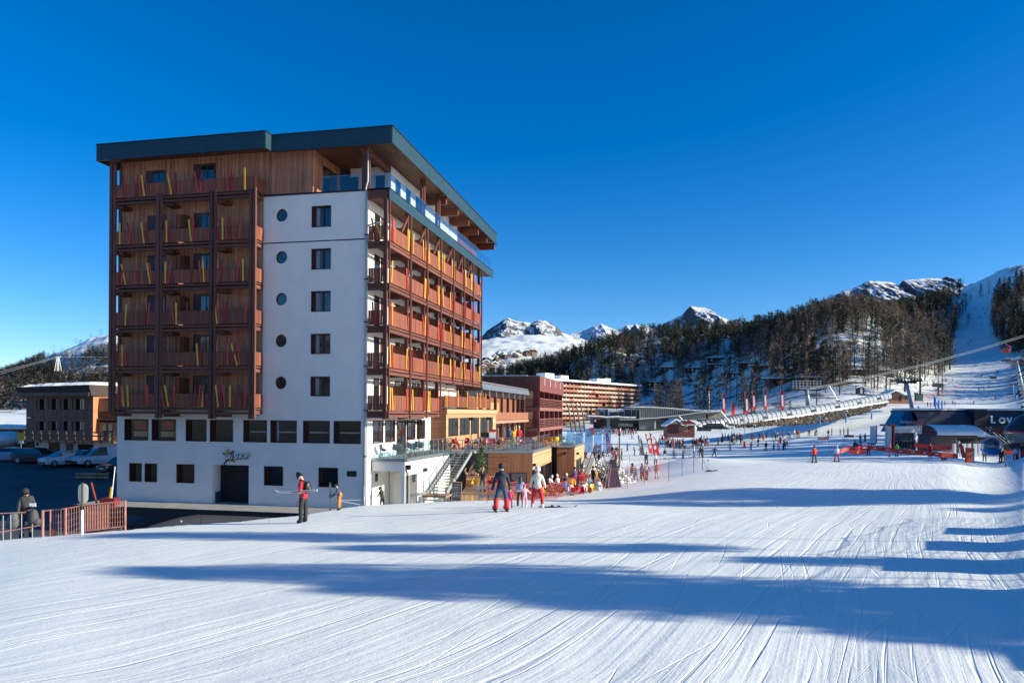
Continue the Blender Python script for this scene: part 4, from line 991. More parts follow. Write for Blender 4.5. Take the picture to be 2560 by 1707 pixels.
def red_house():
    R = thing('red_timber_building', 'red timber building with lattice balconies beyond the terrace', 'building', B(.24, 59.4, 0), -TH)
    L_ = 23.7
    MB().box(-14, -2.0, .5, L_, -2.5, 9.3).build('wall', M_redpaint, R)
    MB().box(-14, -1.95, .45, .55, -2.5, 9.3).build('end_wall', mat('brown_red_boards', (.13,.035,.025), var=.3, stretch=(3,3,.4)), R)
    s = MB(); s.hexa([(-14,-.05,9.1),(.05,-.05,9.1),(.05,L_,8.9),(-14,L_,8.9),(-14,-.05,10.9),(.05,-.05,11.15),(.05,L_,11.0),(-14,L_,10.9)]); s.build('roof', M_dkmetal, R)
    for i in range(16): x = -.02-i*.86; MB().box(x-.84, x, -.12, -.06, 9.15, 11.05).build('roof_board', mat('brown_red_boards2', (.12,.04,.028), var=.3, stretch=(3,3,.4), obvar=.1), R)
    for i in range(8): y = i*2.96; MB().box(.06, .12, y, y+2.94, 8.98, 11.05).build('roof_panel', M_redlight, R)
    for i in range(4): MB().box(.12, .22, 3.5+i*5.2, 3.7+i*5.2, 9.9, 10.9).build('bracket', M_whitep, R)
    MB().box(-14, .12, -.13, L_, 11.06, 11.16).build('roof_edge', M_zinc, R)
    b = MB(); b.box(-9,-2,1,12,11.16,11.28); b.build('roof_snow', M_snow2, R)
    for z in (6.75, 3.85, 1.0):
        MB().box(-2.0, .15, -.1, L_, z-.5, z-.02).build('balcony_deck', mat('dusty_red_beam', (.23,.085,.075), var=.15), R)
        if z > 2:
            for k in range(6):          # woven lattice railing, one panel per bay
                y0 = k*3.95; m = MB()
                for r_ in range(5):
                    z0 = z+.12+r_*.24; n = 8
                    for j in range(n):
                        up_ = (j+r_) % 2; ya, yb = y0+j*3.9/n, y0+(j+1)*3.9/n; m.beam((.1, ya, z0+(.10 if up_ else 0)), (.1, yb, z0+(0 if up_ else .10)), .04, .055)
                m.box(.07,.13,y0,y0+3.93,z+1.2,z+1.27); m.build('lattice_panel', mat('dusty_red_beam', (.23,.085,.075)), R)
            m = MB()
            for r_ in range(5): m.beam((-2.0,-.08,z+.1+r_*.25),(.1,-.08,z+.1+r_*.25),.05,.07)
            m.box(-1.0,-.93,-.1,-.05,z,z+1.25); m.build('end_railing', M_redpaint, R)
    for i in range(6): y = i*4.55; MB().box(-.25,.05,y,y+.22,-1.5,6.3).build('column', mat('dusty_red_beam', (.23,.085,.075)), R); MB().box(-2,-.02,y+.02,y+.16,-1.5,9.1).build('partition', M_redpaint, R)
    for z in (7.0, 4.1): MB().box(-1.98,-.9,-.02,.46,z-.1,z+2.0).build('end_window', mat('honey_wood', (.55,.30,.13)), R)
    for zz in (6.85, 3.95, 1.1):
        for i in range(5): MB().box(-1.98,-1.94,1.0+i*4.55,3.6+i*4.55,zz,zz+2.0).build('window', M_pane, R)
    p = MB(); p.tube([(-13,4,10.9),(-13,4,13.6)], .3, 8); p.box(-13.5,-12.5,3.4,4.6,13.5,14.3); p.build('chimney', M_galv, R)
red_house()

def apartments():
    a = Vector((29.3, 421, 0)); b = Vector((85.2, 495, 0)); d = b-a; L_ = d.length; ang = atan2(d.y, d.x)
    R = thing('long_apartment_block', 'long apartment block covered in rows of small wooden balconies', 'apartment block', (a.x, a.y, 1.0), ang)
    r = random.Random(12); H = 22.6
    MB().box(-30, L_, 0, 14, -3, H).build('wall', mat('dark_brown_wall', (.10,.05,.035), var=.3), R)  # wall in one dark brown tone
    s = MB(); s.box(-30.5, L_+.6, -2.2, 14, H, H+.5); s.build('roof', M_dkmetal, R); s = MB(); s.box(-30.4, L_+.5, -2.1, 14, H+.5, H+1.5); s.build('roof_snow', M_snow2, R)
    for x0, w_, hh in ((-14,9,3.2),(2,8,2.6),(43,13,2.4),(53,7,3.0)): MB().box(x0, x0+w_, 3, 9, H+1.5, H+1.5+hh).build('roof_hut', M_whitep, R)
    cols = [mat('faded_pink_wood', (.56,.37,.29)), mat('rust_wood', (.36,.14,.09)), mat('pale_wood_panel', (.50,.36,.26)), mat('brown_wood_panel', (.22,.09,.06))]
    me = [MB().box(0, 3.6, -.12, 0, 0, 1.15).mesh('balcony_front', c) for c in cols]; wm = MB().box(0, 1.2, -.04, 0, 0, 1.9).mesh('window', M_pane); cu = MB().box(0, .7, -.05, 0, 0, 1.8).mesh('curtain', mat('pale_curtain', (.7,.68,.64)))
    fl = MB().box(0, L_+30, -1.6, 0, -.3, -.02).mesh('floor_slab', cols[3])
    bay = 4.1; nb = int(L_/bay)
    for k in range(8):
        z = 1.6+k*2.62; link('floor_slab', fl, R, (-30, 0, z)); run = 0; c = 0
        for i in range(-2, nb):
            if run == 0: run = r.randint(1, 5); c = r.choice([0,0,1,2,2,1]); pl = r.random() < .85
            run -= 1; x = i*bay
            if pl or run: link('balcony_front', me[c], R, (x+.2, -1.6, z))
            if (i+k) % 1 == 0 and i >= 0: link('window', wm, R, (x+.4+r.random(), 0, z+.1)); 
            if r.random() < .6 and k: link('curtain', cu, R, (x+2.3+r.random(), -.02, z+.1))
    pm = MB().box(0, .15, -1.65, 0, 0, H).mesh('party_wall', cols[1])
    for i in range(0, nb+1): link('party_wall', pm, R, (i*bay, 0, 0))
apartments()

def lift_base():
    # glazed lift station with letters, and its long slatted hall
    R = thing('lift_base_station', 'dark glazed lift station lettered FUNIPLAGNE with wavy snowy canopy', 'lift station', (0,0,0))
    D = 262; f = lambda px, py, d=D: at(px, py, d)
    def slab(name, pts, depth, m, d=D):
        v = [f(px, py, d) for px, py in pts]; n = len(v); b = MB(); b.add([tuple(p) for p in v]+[(p.x*1.0, p.y+depth, p.z) for p in v], [tuple(range(n)), tuple(range(n,2*n))[::-1]]+[(i, i+n, (i+1)%n+n, (i+1)%n) for i in range(n)]); return b.build(name, m, R)
    slab('glass_storey', [(1498,1044),(1498,1022),(1600,1024),(1600,1046)], 12, mat('smoked_glass', (.03,.038,.045), rough=.15, var=.4, scale=.4))
    slab('upper_snow', [(1498,1022),(1498,1020.5),(1600,1022.5),(1600,1024)], 12, M_snow2)
    for px in (1510,1521,1545,1560,1578,1590): slab('mullion', [(px,1044),(px,1024),(px+1.3,1024),(px+1.3,1044)], .2, M_galv, D-.3)
    slab('silver_column', [(1520,1041),(1520,1028),(1524,1028),(1524,1041)], .3, mat('silver_panel', (.5,.5,.5)), D-.5)  # plain silver column
    slab('blue_sign', [(1500,1028),(1500,1024.5),(1508,1024.5),(1508,1028)], .2, mat('blue_sign_paint', (.05,.2,.45)), D-.6)
    text('FUNIPLAGNE', 1.0, .05, M_whitep, R, f(1520, 1028, D-.8), (pi/2,0,0), bold=.03, spacing=.92)
    text('GRANDE ROCHETTE', .34, .03, M_whitep, R, f(1525, 1030.3, D-.8), (pi/2,0,0))
    c = [(1470,1040),(1500,1041),(1518,1043),(1545,1041.5),(1560,1043.5),(1590,1044)]
    up = [(x, y-2.2) for x, y in c]; slab('canopy_snow', c+up[::-1], 9, M_snow2, D-6); slab('canopy', [(x, y+3.5) for x, y in c]+c[::-1], 9, mat('canopy_grey', (.12,.13,.14)), D-6)
    slab('ground_storey', [(1484,1072),(1484,1043),(1598,1046),(1598,1074)], 12, mat('charcoal_wall', (.05,.052,.055), var=.3))
    slab('entrance_bay', [(1486,1072),(1486,1046),(1510,1047),(1510,1072)], .3, M_dark, D-.4); slab('red_banner', [(1486,1048),(1486,1046),(1502,1046),(1498,1051),(1494,1048)], .2, M_red, D-.9)
    slab('white_notice', [(1486,1054),(1486,1048.6),(1491,1048.6),(1491,1054)], .2, M_whitep, D-.9); slab('pillar', [(1517,1071),(1517,1047),(1525,1047),(1525,1071)], .5, mat('blue_grey_paint', (.17,.21,.27)), D-1)
    slab('stone_panel', [(1545,1066),(1545,1058),(1582,1058),(1582,1066)], .2, mat('stone_panel', (.28,.26,.23), var=.4, scale=1), D-.6); slab('kiosk_window', [(1583,1068),(1583,1058),(1593,1058),(1593,1068)], .2, M_dark, D-.7)
    for i in range(14): slab('icicle_lamp', [(1549+i*3.6,1049.3),(1549+i*3.6,1047.7),(1550.8+i*3.6,1047.7),(1550.8+i*3.6,1049.3)], .2, M_whitep, D-6.6)
    # ---- long hall with upright fins
    H_ = thing('slatted_lift_hall', 'long grey lift hall with white vertical fins and thin snowy roof', 'lift hall', (0,0,0))
    R0, R = R, H_
    def slab2(name, pts, depth, m, d=D):
        v = [at(px, py, d) for px, py in pts]; n = len(v); b = MB(); b.add([tuple(p) for p in v]+[(p.x, p.y+depth, p.z) for p in v], [tuple(range(n)), tuple(range(n,2*n))[::-1]]+[(i, i+n, (i+1)%n+n, (i+1)%n) for i in range(n)]); return b.build(name, m, H_)
    grey = mat('fin_hall_grey', (.13,.135,.13), var=.2)
    top = [(1577,1017.5),(1620,1017.5),(1680,1021),(1740,1026.5),(1780,1027),(1816,1027.5)]
    slab2('roof', [(x, y+3) for x, y in top]+top[::-1], 14, grey, D-4); slab2('roof_snow', [(x, y) for x, y in top]+[(x, y-1.6) for x, y in top][::-1], 14, M_snow2, D-4)
    slab2('wall', [(1598,1072),(1598,1018),(1680,1024),(1770,1029),(1770,1050),(1740,1070)], 10, mat('smoked_grey', (.045,.05,.055)), D)
    def lerp(p, x): return float(np.interp(x, [q[0] for q in p], [q[1] for q in p]))
    low = [(1600,1047),(1640,1044.5),(1700,1038),(1740,1032),(1800,1028.5)]
    for i in range(30): x = 1600+i*4.9; slab2('fin', [(x, lerp(low,x)),(x, lerp(top,x)+3),(x+1.5, lerp(top,x)+3),(x+1.5, lerp(low,x))], 1.5, mat('fin_white', (.62,.60,.52)), D-2.5)
    slab2('sloping_beam', [(x, y+3.5) for x, y in low]+low[::-1], 3, grey, D-4.5); slab2('beam_edge', [(x, y+.2) for x, y in low]+[(x, y-.9) for x, y in low][::-1], 3, M_whitep, D-4.7)
    for i in range(19): x = 1672+i*5; slab2('fin', [(x, 1049),(x, lerp(low,x)+4.5),(x+1.5, lerp(low,x)+4.5),(x+1.5, 1049)], 1.0, mat('fin_white', (.62,.60,.52)), D-3.4)
    slab2('lower_wall', [(1598,1074),(1598,1052),(1636,1050),(1740,1050),(1740,1072)], 1.5, mat('mid_grey_wall', (.15,.155,.155)), D-3); slab2('door_opening', [(1641,1071),(1641,1054),(1665,1054),(1665,1071)], .3, M_dark, D-3.4); slab2('pillar', [(1636,1072),(1636,1051),(1640,1051),(1640,1072)], .6, mat('speckled_pillar', (.4,.4,.38)), D-3.6)
    slab2('stone_wall', [(1770,1054),(1770,1029),(1812,1031),(1812,1052)], 4, mat('stone_panel', (.28,.26,.23)), D+2)
lift_base()

# ---------------------------------------------------------------- left: timber lodge and car park
def lodge():
    D = 82.; a = Vector((-54.6, D)); R = thing('brown_timber_lodge', 'brown timber lodge with snow on its roof behind the parked cars', 'lodge', (-54.9, D+1.2, .9), radians(-13.5))
    W_ = 9.0; br = wood('weathered_brown_boards', (.21,.10,.066), 'z', var=.3, pitch=.2)
    wins = [(1.35,2.62),(2.97,4.22),(4.6,5.85),(6.25,7.85)]
    rows = [(5.05,6.3),(2.75,3.8)]
    b = MB(); x = 0
    hol = [(p,q,z0,z1) for p, q in wins for z0, z1 in rows]
    n = 45
    for i in range(n):
        xa, xb = W_*i/n, W_*(i+1)/n-.012; sg = [(1.55,4.12),(4.15,6.6)]
        for h in hol:
            if h[0] < (xa+xb)/2 < h[1]: sg = [s_ for g in sg for s_ in ((g[0],min(g[1],h[2])),(max(g[0],h[3]),g[1])) if s_[1]-s_[0] > .02]
        for s_ in sg: b.box(xa, xb, 0, .04, *s_)
    b.build('cladding_boards', br, R, kind='stuff')
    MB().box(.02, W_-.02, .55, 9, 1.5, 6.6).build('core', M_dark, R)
    MB().box(W_-.04, W_+.0, .0, 9, 1.5, 6.6).build('side_wall', mat('orange_larch', (.45,.20,.09), var=.2), R)
    for p, q, z0, z1 in hol:
        f = MB(); f.box(p, q, .3, .36, z0, z0+.08); f.box(p, p+.45, .05, .36, z0, z1); f.box((p+q)/2+.1, (p+q)/2+.18, .3, .37, z0, z1); f.box(q-.06, q, .1, .36, z0, z1); f.box(p, q, .1, .36, z1-.06, z1)
        o = f.build('window', M_frame, R); MB().box(p+.45, q-.06, .33, .35, z0+.08, z1-.06).build('pane', M_pane, o)
        if z1 < 4.5: MB().box((p+q)/2+.2, (p+q)/2+.34, .29, .32, z0+.1, z1-.1).build('curtain', mat('cream_curtain', (.55,.5,.42)), o)
    w2 = MB(); w2.box(.9, 12.5, .3, 8.6, -1.2, 1.52); w2.build('base_wall', M_white, R)
    MB().box(2.85, 4.3, .24, .31, .1, 1.35).build('garage_door', mat('brown_door', (.16,.07,.035), var=.2), R); MB().box(5.2, 6.1, .24, .31, .5, 1.3).build('shuttered_window', M_frame, R); MB().box(6.8, 8.8, .24, .31, -.2, 1.25).build('garage_opening', M_dark, R)
    d = MB(); d.tube([(1.25,.22,1.15),(1.25,.29,1.15)], .2, 14); d.build('round_notice', mat('violet_sign', (.09,.05,.16)), R)
    s = MB(); s.hexa([(-.45,-.6,6.6),(9.3,-.6,6.6),(9.3,9.5,6.6),(-.45,9.5,6.6),(-.6,-.9,7.55),(9.3,-.9,7.75),(9.3,9.5,7.8),(-.6,9.5,7.6)]); s.build('roof', mat('roof_edge_brown', (.045,.03,.028)), R)
    for i in range(5): MB().box(-.5+i*1.97, -.5+(i+1)*1.97-.02, -.98, -.92, 6.55, 6.95).build('fascia_board', br, R)
    sn = MB(); nn = 40; r = random.Random(9)
    vs = []
    for i in range(nn+1):
        for j in range(9):
            u, v = i/nn, j/8; hh = .42*min(1, 6*v)**.5*(min(1, 10*(1-u))*min(1, 14*u))**.5; dip = -.28*math.exp(-((u-.12)/.06)**2)
            vs.append((-.5+u*9.9, -.85+v*9, 7.55+.25*u+hh*(1+.1*r.random())+dip*.6))
    sn.add(vs, [(i*9+j, (i+1)*9+j, (i+1)*9+j+1, i*9+j+1) for i in range(nn) for j in range(8)]); sn.build('roof_snow', M_snow2, R, smooth=True)
    # gallery
    MB().box(1.25, 13, -1.4, 0, 1.52, 1.62).build('gallery_deck', br, R)
    gm = wood('grey_weathered_wood', (.13,.105,.09), 'x', var=.3, pitch=.3)
    for z in (2.62, 2.25, 1.72): MB().box(1.2, 13, -1.45, -1.38, z-.07, z+.07).build('gallery_rail', gm, R)
    for i in range(11): MB().box(1.2+i*1.12, 1.32+i*1.12, -1.5, -1.36, 1.4, 2.7).build('gallery_post', gm, R)
    MB().box(W_, 13, .5, 8, 3.9, 4.1).build('side_balcony', br, R); MB().box(W_+.02, 13, .8, 8, 1.6, 3.7).build('annexe_wall', mat('orange_larch', (.45,.20,.09)), R); MB().box(W_+.02, 13, .8, 8, 4.9, 6.4).build('annexe_upper', mat('orange_larch', (.45,.20,.09)), R)
    for x in (9.6, 10.4): MB().box(x, x+.5, .7, .8, 1.7, 3.5).build('annexe_window', M_pane, R)
lodge()
def left_huts():
    R = thing('brown_hut', 'low brown hut with blue shaded snow roof at far left', 'hut', (-64, 92, .9)); z0 = 0
    MB().box(-6, 4.6, 0, 6, -1, 2.6).build('wall', M_midwoodv, R); MB().hexa([(-6.5,-.6,2.6),(5,-.6,2.6),(5,6.5,2.6),(-6.5,6.5,2.6),(-6.5,-.6,2.9),(5,-.6,2.9),(5,6.5,3.4),(-6.5,6.5,3.4)]).build('roof_snow', M_snow2, R)
    R = thing('snow_capped_shed', 'small orange-brown shed under a thick white snow cap', 'shed', (-60.4, 86.5, .9)); 
    MB().box(-1.2, 2.0, 0, 3, -1, 1.5).build('wall', mat('shed_brown', (.30,.11,.05), var=.2), R)
    b = MB(); b.ell((.2, 1.2, 1.45), (2.2, 2.2, 1.0), 20, 10); b.build('roof_snow', M_snow2, R, smooth=True)
    R = thing('yellow_road_sign', 'yellow and white square sign on a post by the shed', 'road sign', (-53.7, 80.5, .9)); MB().box(-.4,.4,0,.05,1.7,2.5).build('sign_plate', M_yellow, R); MB().box(-.28,.28,0,.05,1.35,1.66).build('lower_plate', M_whitep, R); MB().tube([(0,.06,0),(0,.06,2.5)], .04, 6).build('post', M_galv, R)
    R = thing('wide_snowy_roof_house', 'low house with a wide snowy roof above the timber lodge', 'house', (-60, 135, 6)); MB().box(4,24,0,8,-4,3.6).build('wall', M_midwoodv, R); MB().hexa([(-1,-1,3.9),(24,-1,2.8),(24,9,2.8),(-1,9,3.9),(-1,-1,4.6),(24,-1,3.5),(24,9,3.8),(-1,9,4.9)]).build('roof_snow', M_snow2, R)
left_huts()
# ---------------------------------------------------------------- trees
def conifer_mesh(kind, seed, hi=True):
    r = random.Random(seed); v = []; f = []
    H = 10.0
    n = {'larch': 330, 'spruce': 420, 'pine': 380}[kind] if hi else 120
    def tri(c, d, L_, w_):
        s = d.cross(Vector((0,0,1)));
        if s.length < .01: s = Vector((1,0,0))
        s = s.normalized()*w_; i = len(v); v.extend([tuple(c-s), tuple(c+s), tuple(c+d*L_)]); f.append((i, i+1, i+2))
    nb = 34 if hi else 14
    for b in range(nb):
        t = (b+r.random())/nb
        if kind == 'larch': z = 1.0+t*8.8; R_ = 2.9*(1-t)**.7*(.55+.45*min(1, t*6))+.15
        elif kind == 'spruce': z = .5+t*9.3; R_ = 2.6*(1-t)**.85+.1
        else: z = 1.6+t*8.0; R_ = 2.6*sqrt(max(0, 1-(abs(t-.35)/.68)**2.2))+.2
        for q in range(3 if hi else 2):
            an = r.uniform(0, 2*pi); L_ = R_*r.uniform(.7, 1.15); up = {'larch': .05, 'spruce': -.28, 'pine': .35}[kind]+r.uniform(-.15,.15)
            d = Vector((cos(an), sin(an), up)).normalized()
            m = max(2, int(n/nb/3))
            for k in range(m):
                c = Vector((0,0,z))+d*L_*(k+r.random())/m*1.0
                if kind == 'larch': e = Vector((d.x+r.uniform(-.9,.9), d.y+r.uniform(-.9,.9), r.uniform(-.2,.9))).normalized(); tri(c, e, r.uniform(.6,1.2), .085 if hi else .2)
                else: e = Vector((d.x+r.uniform(-.8,.8), d.y+r.uniform(-.8,.8), r.uniform(-.6,.35 if kind == 'spruce' else .8))).normalized(); tri(c, e, r.uniform(.5,1.0), r.uniform(.17,.30)*(1 if hi else 2.0))
            if kind == 'larch': tri(Vector((0,0,z)), d, L_, .05 if hi else .09)
    return v, f
TREES = {}
def setup_trees():
    for kind, m in (('larch', M_larch), ('larch', M_larch2), ('spruce', M_spruce), ('pine', M_pine)):
        for s in range(3):
            v, f = conifer_mesh(kind, 10*s+len(TREES)); me = bpy.data.meshes.new('crown'); me.from_pydata(v, [], f); me.materials.append(m); me.update()
            TREES[(m.name, s)] = me
    t = MB().tube([(0,0,-.6),(0,0,5),(0,0,9.6)], [.16,.10,.02], 6).mesh('trunk', M_bark); TREES['trunk'] = t
setup_trees()

FOREST = []   # (x, y, scale, kind, region)
def in_poly(x, y, P):
    c = False; n = len(P)
    for i in range(n):
        x1, y1 = P[i]; x2, y2 = P[(i+1) % n]
        if (y1 > y) != (y2 > y) and x < (x2-x1)*(y-y1)/(y2-y1)+x1: c = not c
    return c
PISTE = [(2392,680),(2400,740),(2385,835),(2362,880),(2378,925),(2330,950),(2240,968),(2120,1003),(2050,1030),(1700,1100),(2600,1100),(2600,905),(2530,885),(2490,850),(2476,830),(2484,760),(2500,725),(2600,700),(2600,640),(2392,640)]
CLEAR = [[(1945,905),(1990,865),(2100,832),(2200,850),(2230,905),(2120,925)], [(1600,900),(1612,862),(1650,866),(1650,905)], [(1690,1000),(1780,955),(2050,950),(2230,985),(2100,1030),(1700,1040)], [(1730,905),(1760,890),(1850,895),(1840,935),(1745,940)]]
CHAL = [(1636,961),(1672,922),(1730,920),(1788,920),(1790,895),(1870,908),(1905,915),(1952,950),(1965,922),(2035,950),(2140,928),(2215,928),(1830,935)]
def scatter():
    q0 = random.Random(3); r = random.Random(77); n = 0; tries = 0
    rg = np.random.default_rng(5); K = 26000; PX = rg.uniform(1215, 2700, K); DD = rg.uniform(270, 800, K); XX = (PX-1280)/F*DD; ZZ = ground(XX, DD); VN = vnoise(XX/22, DD/22, 3)
    while n < 3600 and tries < K:
        px, D, x, z, vn = float(PX[tries]), float(DD[tries]), float(XX[tries]), float(ZZ[tries]), float(VN[tries]); tries += 1
        py = YH+.0065*(px-1280)-(z-HC)/D*F
        if in_poly(px, py, PISTE): continue
        if px < 1640 and D < 530 or px < 1760 and 400 < D < 540 and x > 80: continue
        if px < 1420 and D > 620 and py < 905 - (1420-px)*.0: 
            if r.random() < .9: continue
        if px < 1850 and D < 300: continue
        dens = 1.0
        if any(abs(px-a) < 20 and b-3 < py < b+48 for a, b in CHAL) and q0.random() < .8: continue
        for c in CLEAR:
            if in_poly(px, py, c): dens = .13
        if py > 985: dens *= .35
        if px > 2480 and py > 885: dens = 1.0 if px > 2620 else .0
        elif px > 2480: dens = 2.5
        # small-scale clumps
        dens *= .7+1.0*vn
        if D > 620 and px > 2370: dens *= .3
        if r.random() > dens: continue
        q = r.random(); ridge = (px < 2330 and py < 700+abs(px-2200)*.22) or D > 600
        if ridge: kind = 'pine_needles' if q < .5 else ('spruce_needles' if q < .75 else 'bare_larch_twigs')
        else: kind = 'bare_larch_twigs' if q < .50 else 'grey_larch_twigs' if q < .76 else 'spruce_needles' if q < .91 else 'pine_needles'
        if px > 2440: kind = 'spruce_needles' if q < .6 else 'bare_larch_twigs'
        h = r.uniform(11.5, 19)*(1.0 if D < 500 else .92)
        FOREST.append((x, D, z, h/10, kind, px)); n += 1
    # single trees picked out of the slope
    for px, D, h, kind in [(2172,345,21,'spruce_needles'),(2050,330,15,'spruce_needles'),(2060,318,15,'grey_larch_twigs'),(2262,300,27,'bare_larch_twigs'),(2300,305,26,'bare_larch_twigs'),(2215,310,22,'bare_larch_twigs'),(2345,312,22,'grey_larch_twigs'),(2355,318,17,'bare_larch_twigs'),(2160,300,10,'spruce_needles'),(1975,262,6,'spruce_needles'),(1860,285,14,'grey_larch_twigs'),(1915,280,11,'grey_larch_twigs'),(2450,640,12,'spruce_needles'),(2470,630,13,'grey_larch_twigs'),(2425,650,6,'pine_needles'),(1600,470,16,'grey_larch_twigs'),(1640,330,16,'bare_larch_twigs'),(1700,300,15,'grey_larch_twigs'),(1770,290,13,'spruce_needles'),(1560,520,17,'bare_larch_twigs'),
        (2420,560,9,'pine_needles'),(2405,600,13,'pine_needles'),(2412,610,15,'pine_needles'),(2398,590,14,'pine_needles'),(2385,570,15,'pine_needles'),(2366,560,15,'spruce_needles'),(2345,545,14,'spruce_needles'),(2330,530,15,'bare_larch_twigs'),(2490,835,12,'pine_needles'),(2512,845,9,'pine_needles'),(2530,850,9,'pine_needles'),(2548,850,10,'pine_needles'),(2475,830,6,'pine_needles')]:
        x = X_(px, D); FOREST.append((x, D, gz(x, D), h/10, kind, px))
scatter()
def plant():
    r = random.Random(5)
    order = sorted(FOREST, key=lambda t: -(t[3]*10/t[1]) if abs(t[0]/t[1]) < .71 else 1)
    near, rest = order[:300], order[300:]
    lab = {'bare_larch_twigs': ('larch_tree', 'larch'), 'grey_larch_twigs': ('larch_tree', 'larch'), 'spruce_needles': ('spruce_tree', 'spruce'), 'pine_needles': ('pine_tree', 'pine')}
    txt = {'bare_larch_twigs': 'leafless reddish brown larch', 'grey_larch_twigs': 'leafless greyish larch', 'spruce_needles': 'dark green pointed spruce', 'pine_needles': 'dark rounded mountain pine'}
    for (x, y, z, s, kind, px) in near:
        reg = ('low' if y < 400 else 'halfway up' if y < 540 else 'near the ridge')+' '+('on the wooded hill behind the long apartment block' if px < 1640 else 'above the slatted lift hall' if px < 1790 else 'above the row of red flags' if px < 1960 else 'above the conveyor tunnel' if px < 2130 else 'above the wooden lift hut' if px < 2270 else 'at the left edge of the upper piste' if px < 2430 else 'right of the upper piste')
        nm, cat = lab[kind]; t = thing(nm, txt[kind]+' '+reg, cat, (x, y, z-.1), r.uniform(0, 6.28), txt[kind]+' trees '+reg)
        t.scale = (s*r.uniform(.85,1.15), s*r.uniform(.85,1.15), s)
        link('trunk', TREES['trunk'], t); link('crown', TREES[(kind, r.randrange(3))], t)
    # the remaining trees stand as one wood
    V = []; Fc = []; MI = []; off = 0; mats = [M_larch, M_larch2, M_spruce, M_pine, M_bark]; mi = {m.name: i for i, m in enumerate(mats)}
    cache = {}
    for kind in txt:
        for s in range(3):
            base = {'bare_larch_twigs': 'larch', 'grey_larch_twigs': 'larch', 'spruce_needles': 'spruce', 'pine_needles': 'pine'}[kind]
            v, f = conifer_mesh(base, s*7+3, hi=True); cache[(kind, s)] = (np.array(v), np.array(f))
    tv = np.array([(-.15,-.1,-.6),(.15,-.1,-.6),(0,.17,-.6),(0,0,9.5)]); tf = np.array([(0,1,3),(1,2,3),(2,0,3)])
    for (x, y, z, s, kind, px) in rest:
        v, f = cache[(kind, r.randrange(3))]; a = r.uniform(0, 6.28); c_, s_ = cos(a), sin(a); R_ = np.array([[c_,-s_,0],[s_,c_,0],[0,0,1]])*s
        for (vv, ff, m) in ((v, f, mi[kind]), (tv, tf, 4)):
            V.append(vv@R_.T+np.array([x, y, z-.1])); Fc.append(ff+off); MI.append(np.full(len(ff), m)); off += len(vv)
    def big(name, V, Fc, MI, mats, label=None, **k):
        V = np.concatenate(V); Fc = np.concatenate(Fc); MI = np.concatenate(MI); me = bpy.data.meshes.new(name)
        me.vertices.add(len(V)); me.vertices.foreach_set('co', V.ravel()); me.loops.add(Fc.size); me.loops.foreach_set('vertex_index', Fc.ravel().astype(np.int32)); me.polygons.add(len(Fc))
        me.polygons.foreach_set('loop_start', np.arange(0, Fc.size, 3)); me.polygons.foreach_set('loop_total', np.full(len(Fc), 3))
        for m in mats: me.materials.append(m)
        me.polygons.foreach_set('material_index', MI.astype(np.int32)); me.update(calc_edges=True); return tag(link(name, me), kind='stuff', label=label)
    for _ in range(260):     # unseen trees added behind the camera to darken the window reflections
        x, y = r.uniform(-170, 150), r.uniform(-120, -34); z = 4.5+max(0, -40-y)*.186; kind = r.choice(list(txt)); v, f = cache[(kind, 0)]; s = r.uniform(1.1, 2.0)
        V.append(v*s+np.array([x, y, z])); Fc.append(f+off); MI.append(np.full(len(f), mi[kind])); off += len(v)
    big('forest', V, Fc, MI, mats, 'dense winter forest of larch and spruce across the hillside')['category'] = 'forest'
    # far left mountainside wood
    V, Fc, MI, off = [], [], [], 0
    sm = {k: [tuple(np.array(q) for q in conifer_mesh(b, s+50, hi=False)) for s in range(3)] for k, b in (('bare_larch_twigs','larch'), ('spruce_needles','spruce'), ('pine_needles','pine'))}
    n = 0; tr = 0
    rg = np.random.default_rng(6); K = 16000; PX = rg.uniform(-260, 330, K); DD = np.exp(rg.uniform(math.log(420), math.log(1560), K)); XX = (PX-1280)/F*DD; ZZ = ground(XX, DD); VN = vnoise(XX/60, DD/60, 13)
    while n < 6500 and tr < K:
        px, D, x, z, vn = float(PX[tr]), float(DD[tr]), float(XX[tr]), float(ZZ[tr]), float(VN[tr]); tr += 1; py = YH+.0065*(px-1280)-(z-HC)/D*F
        if px > 110 and D > 1180 and py < 905-(px-110)*.12 and r.random() < .97: continue
        d = .95 if (py < 945) else .6
        if px > 150 and 905 < py < 960: d = .2
        if py > 985: d = .16
        d *= .4+1.0*vn
        if r.random() > d: continue
        kind = r.choice(['bare_larch_twigs','spruce_needles','pine_needles','bare_larch_twigs','pine_needles']); s = r.uniform(1.0,1.7); v, f = r.choice(sm[kind]); a = r.uniform(0, 6.28); c_, s_ = cos(a), sin(a)
        R_ = np.array([[c_,-s_,0],[s_,c_,0],[0,0,1]])*s; V.append(v@R_.T*np.array([1.5,1.5,1])+np.array([x, D, z-.3])) ; Fc.append(f+off); MI.append(np.full(len(f), mi[kind])); off += len(v); n += 1
        V[-1] = (v@R_.T)*np.array([1.5,1.5,1])+np.array([x, D, z-.3])
    # bushes around the far village too
    for _ in range(420):
        px = r.uniform(1190, 1480); D = r.uniform(640, 1150); x = X_(px, D); z = gz(x, D); py = YH+.0065*(px-1280)-(z-HC)/D*F
        if py < 905-(px-1190)*.10: continue
        kind = r.choice(['bare_larch_twigs','spruce_needles']); s = r.uniform(.7,1.2); v, f = r.choice(sm[kind]); V.append(v*s+np.array([x, D, z-.3])); Fc.append(f+off); MI.append(np.full(len(f), mi[kind])); off += len(v)
    big('far_wood', V, Fc, MI, mats, 'distant wood on the mountainside')['category'] = 'forest'
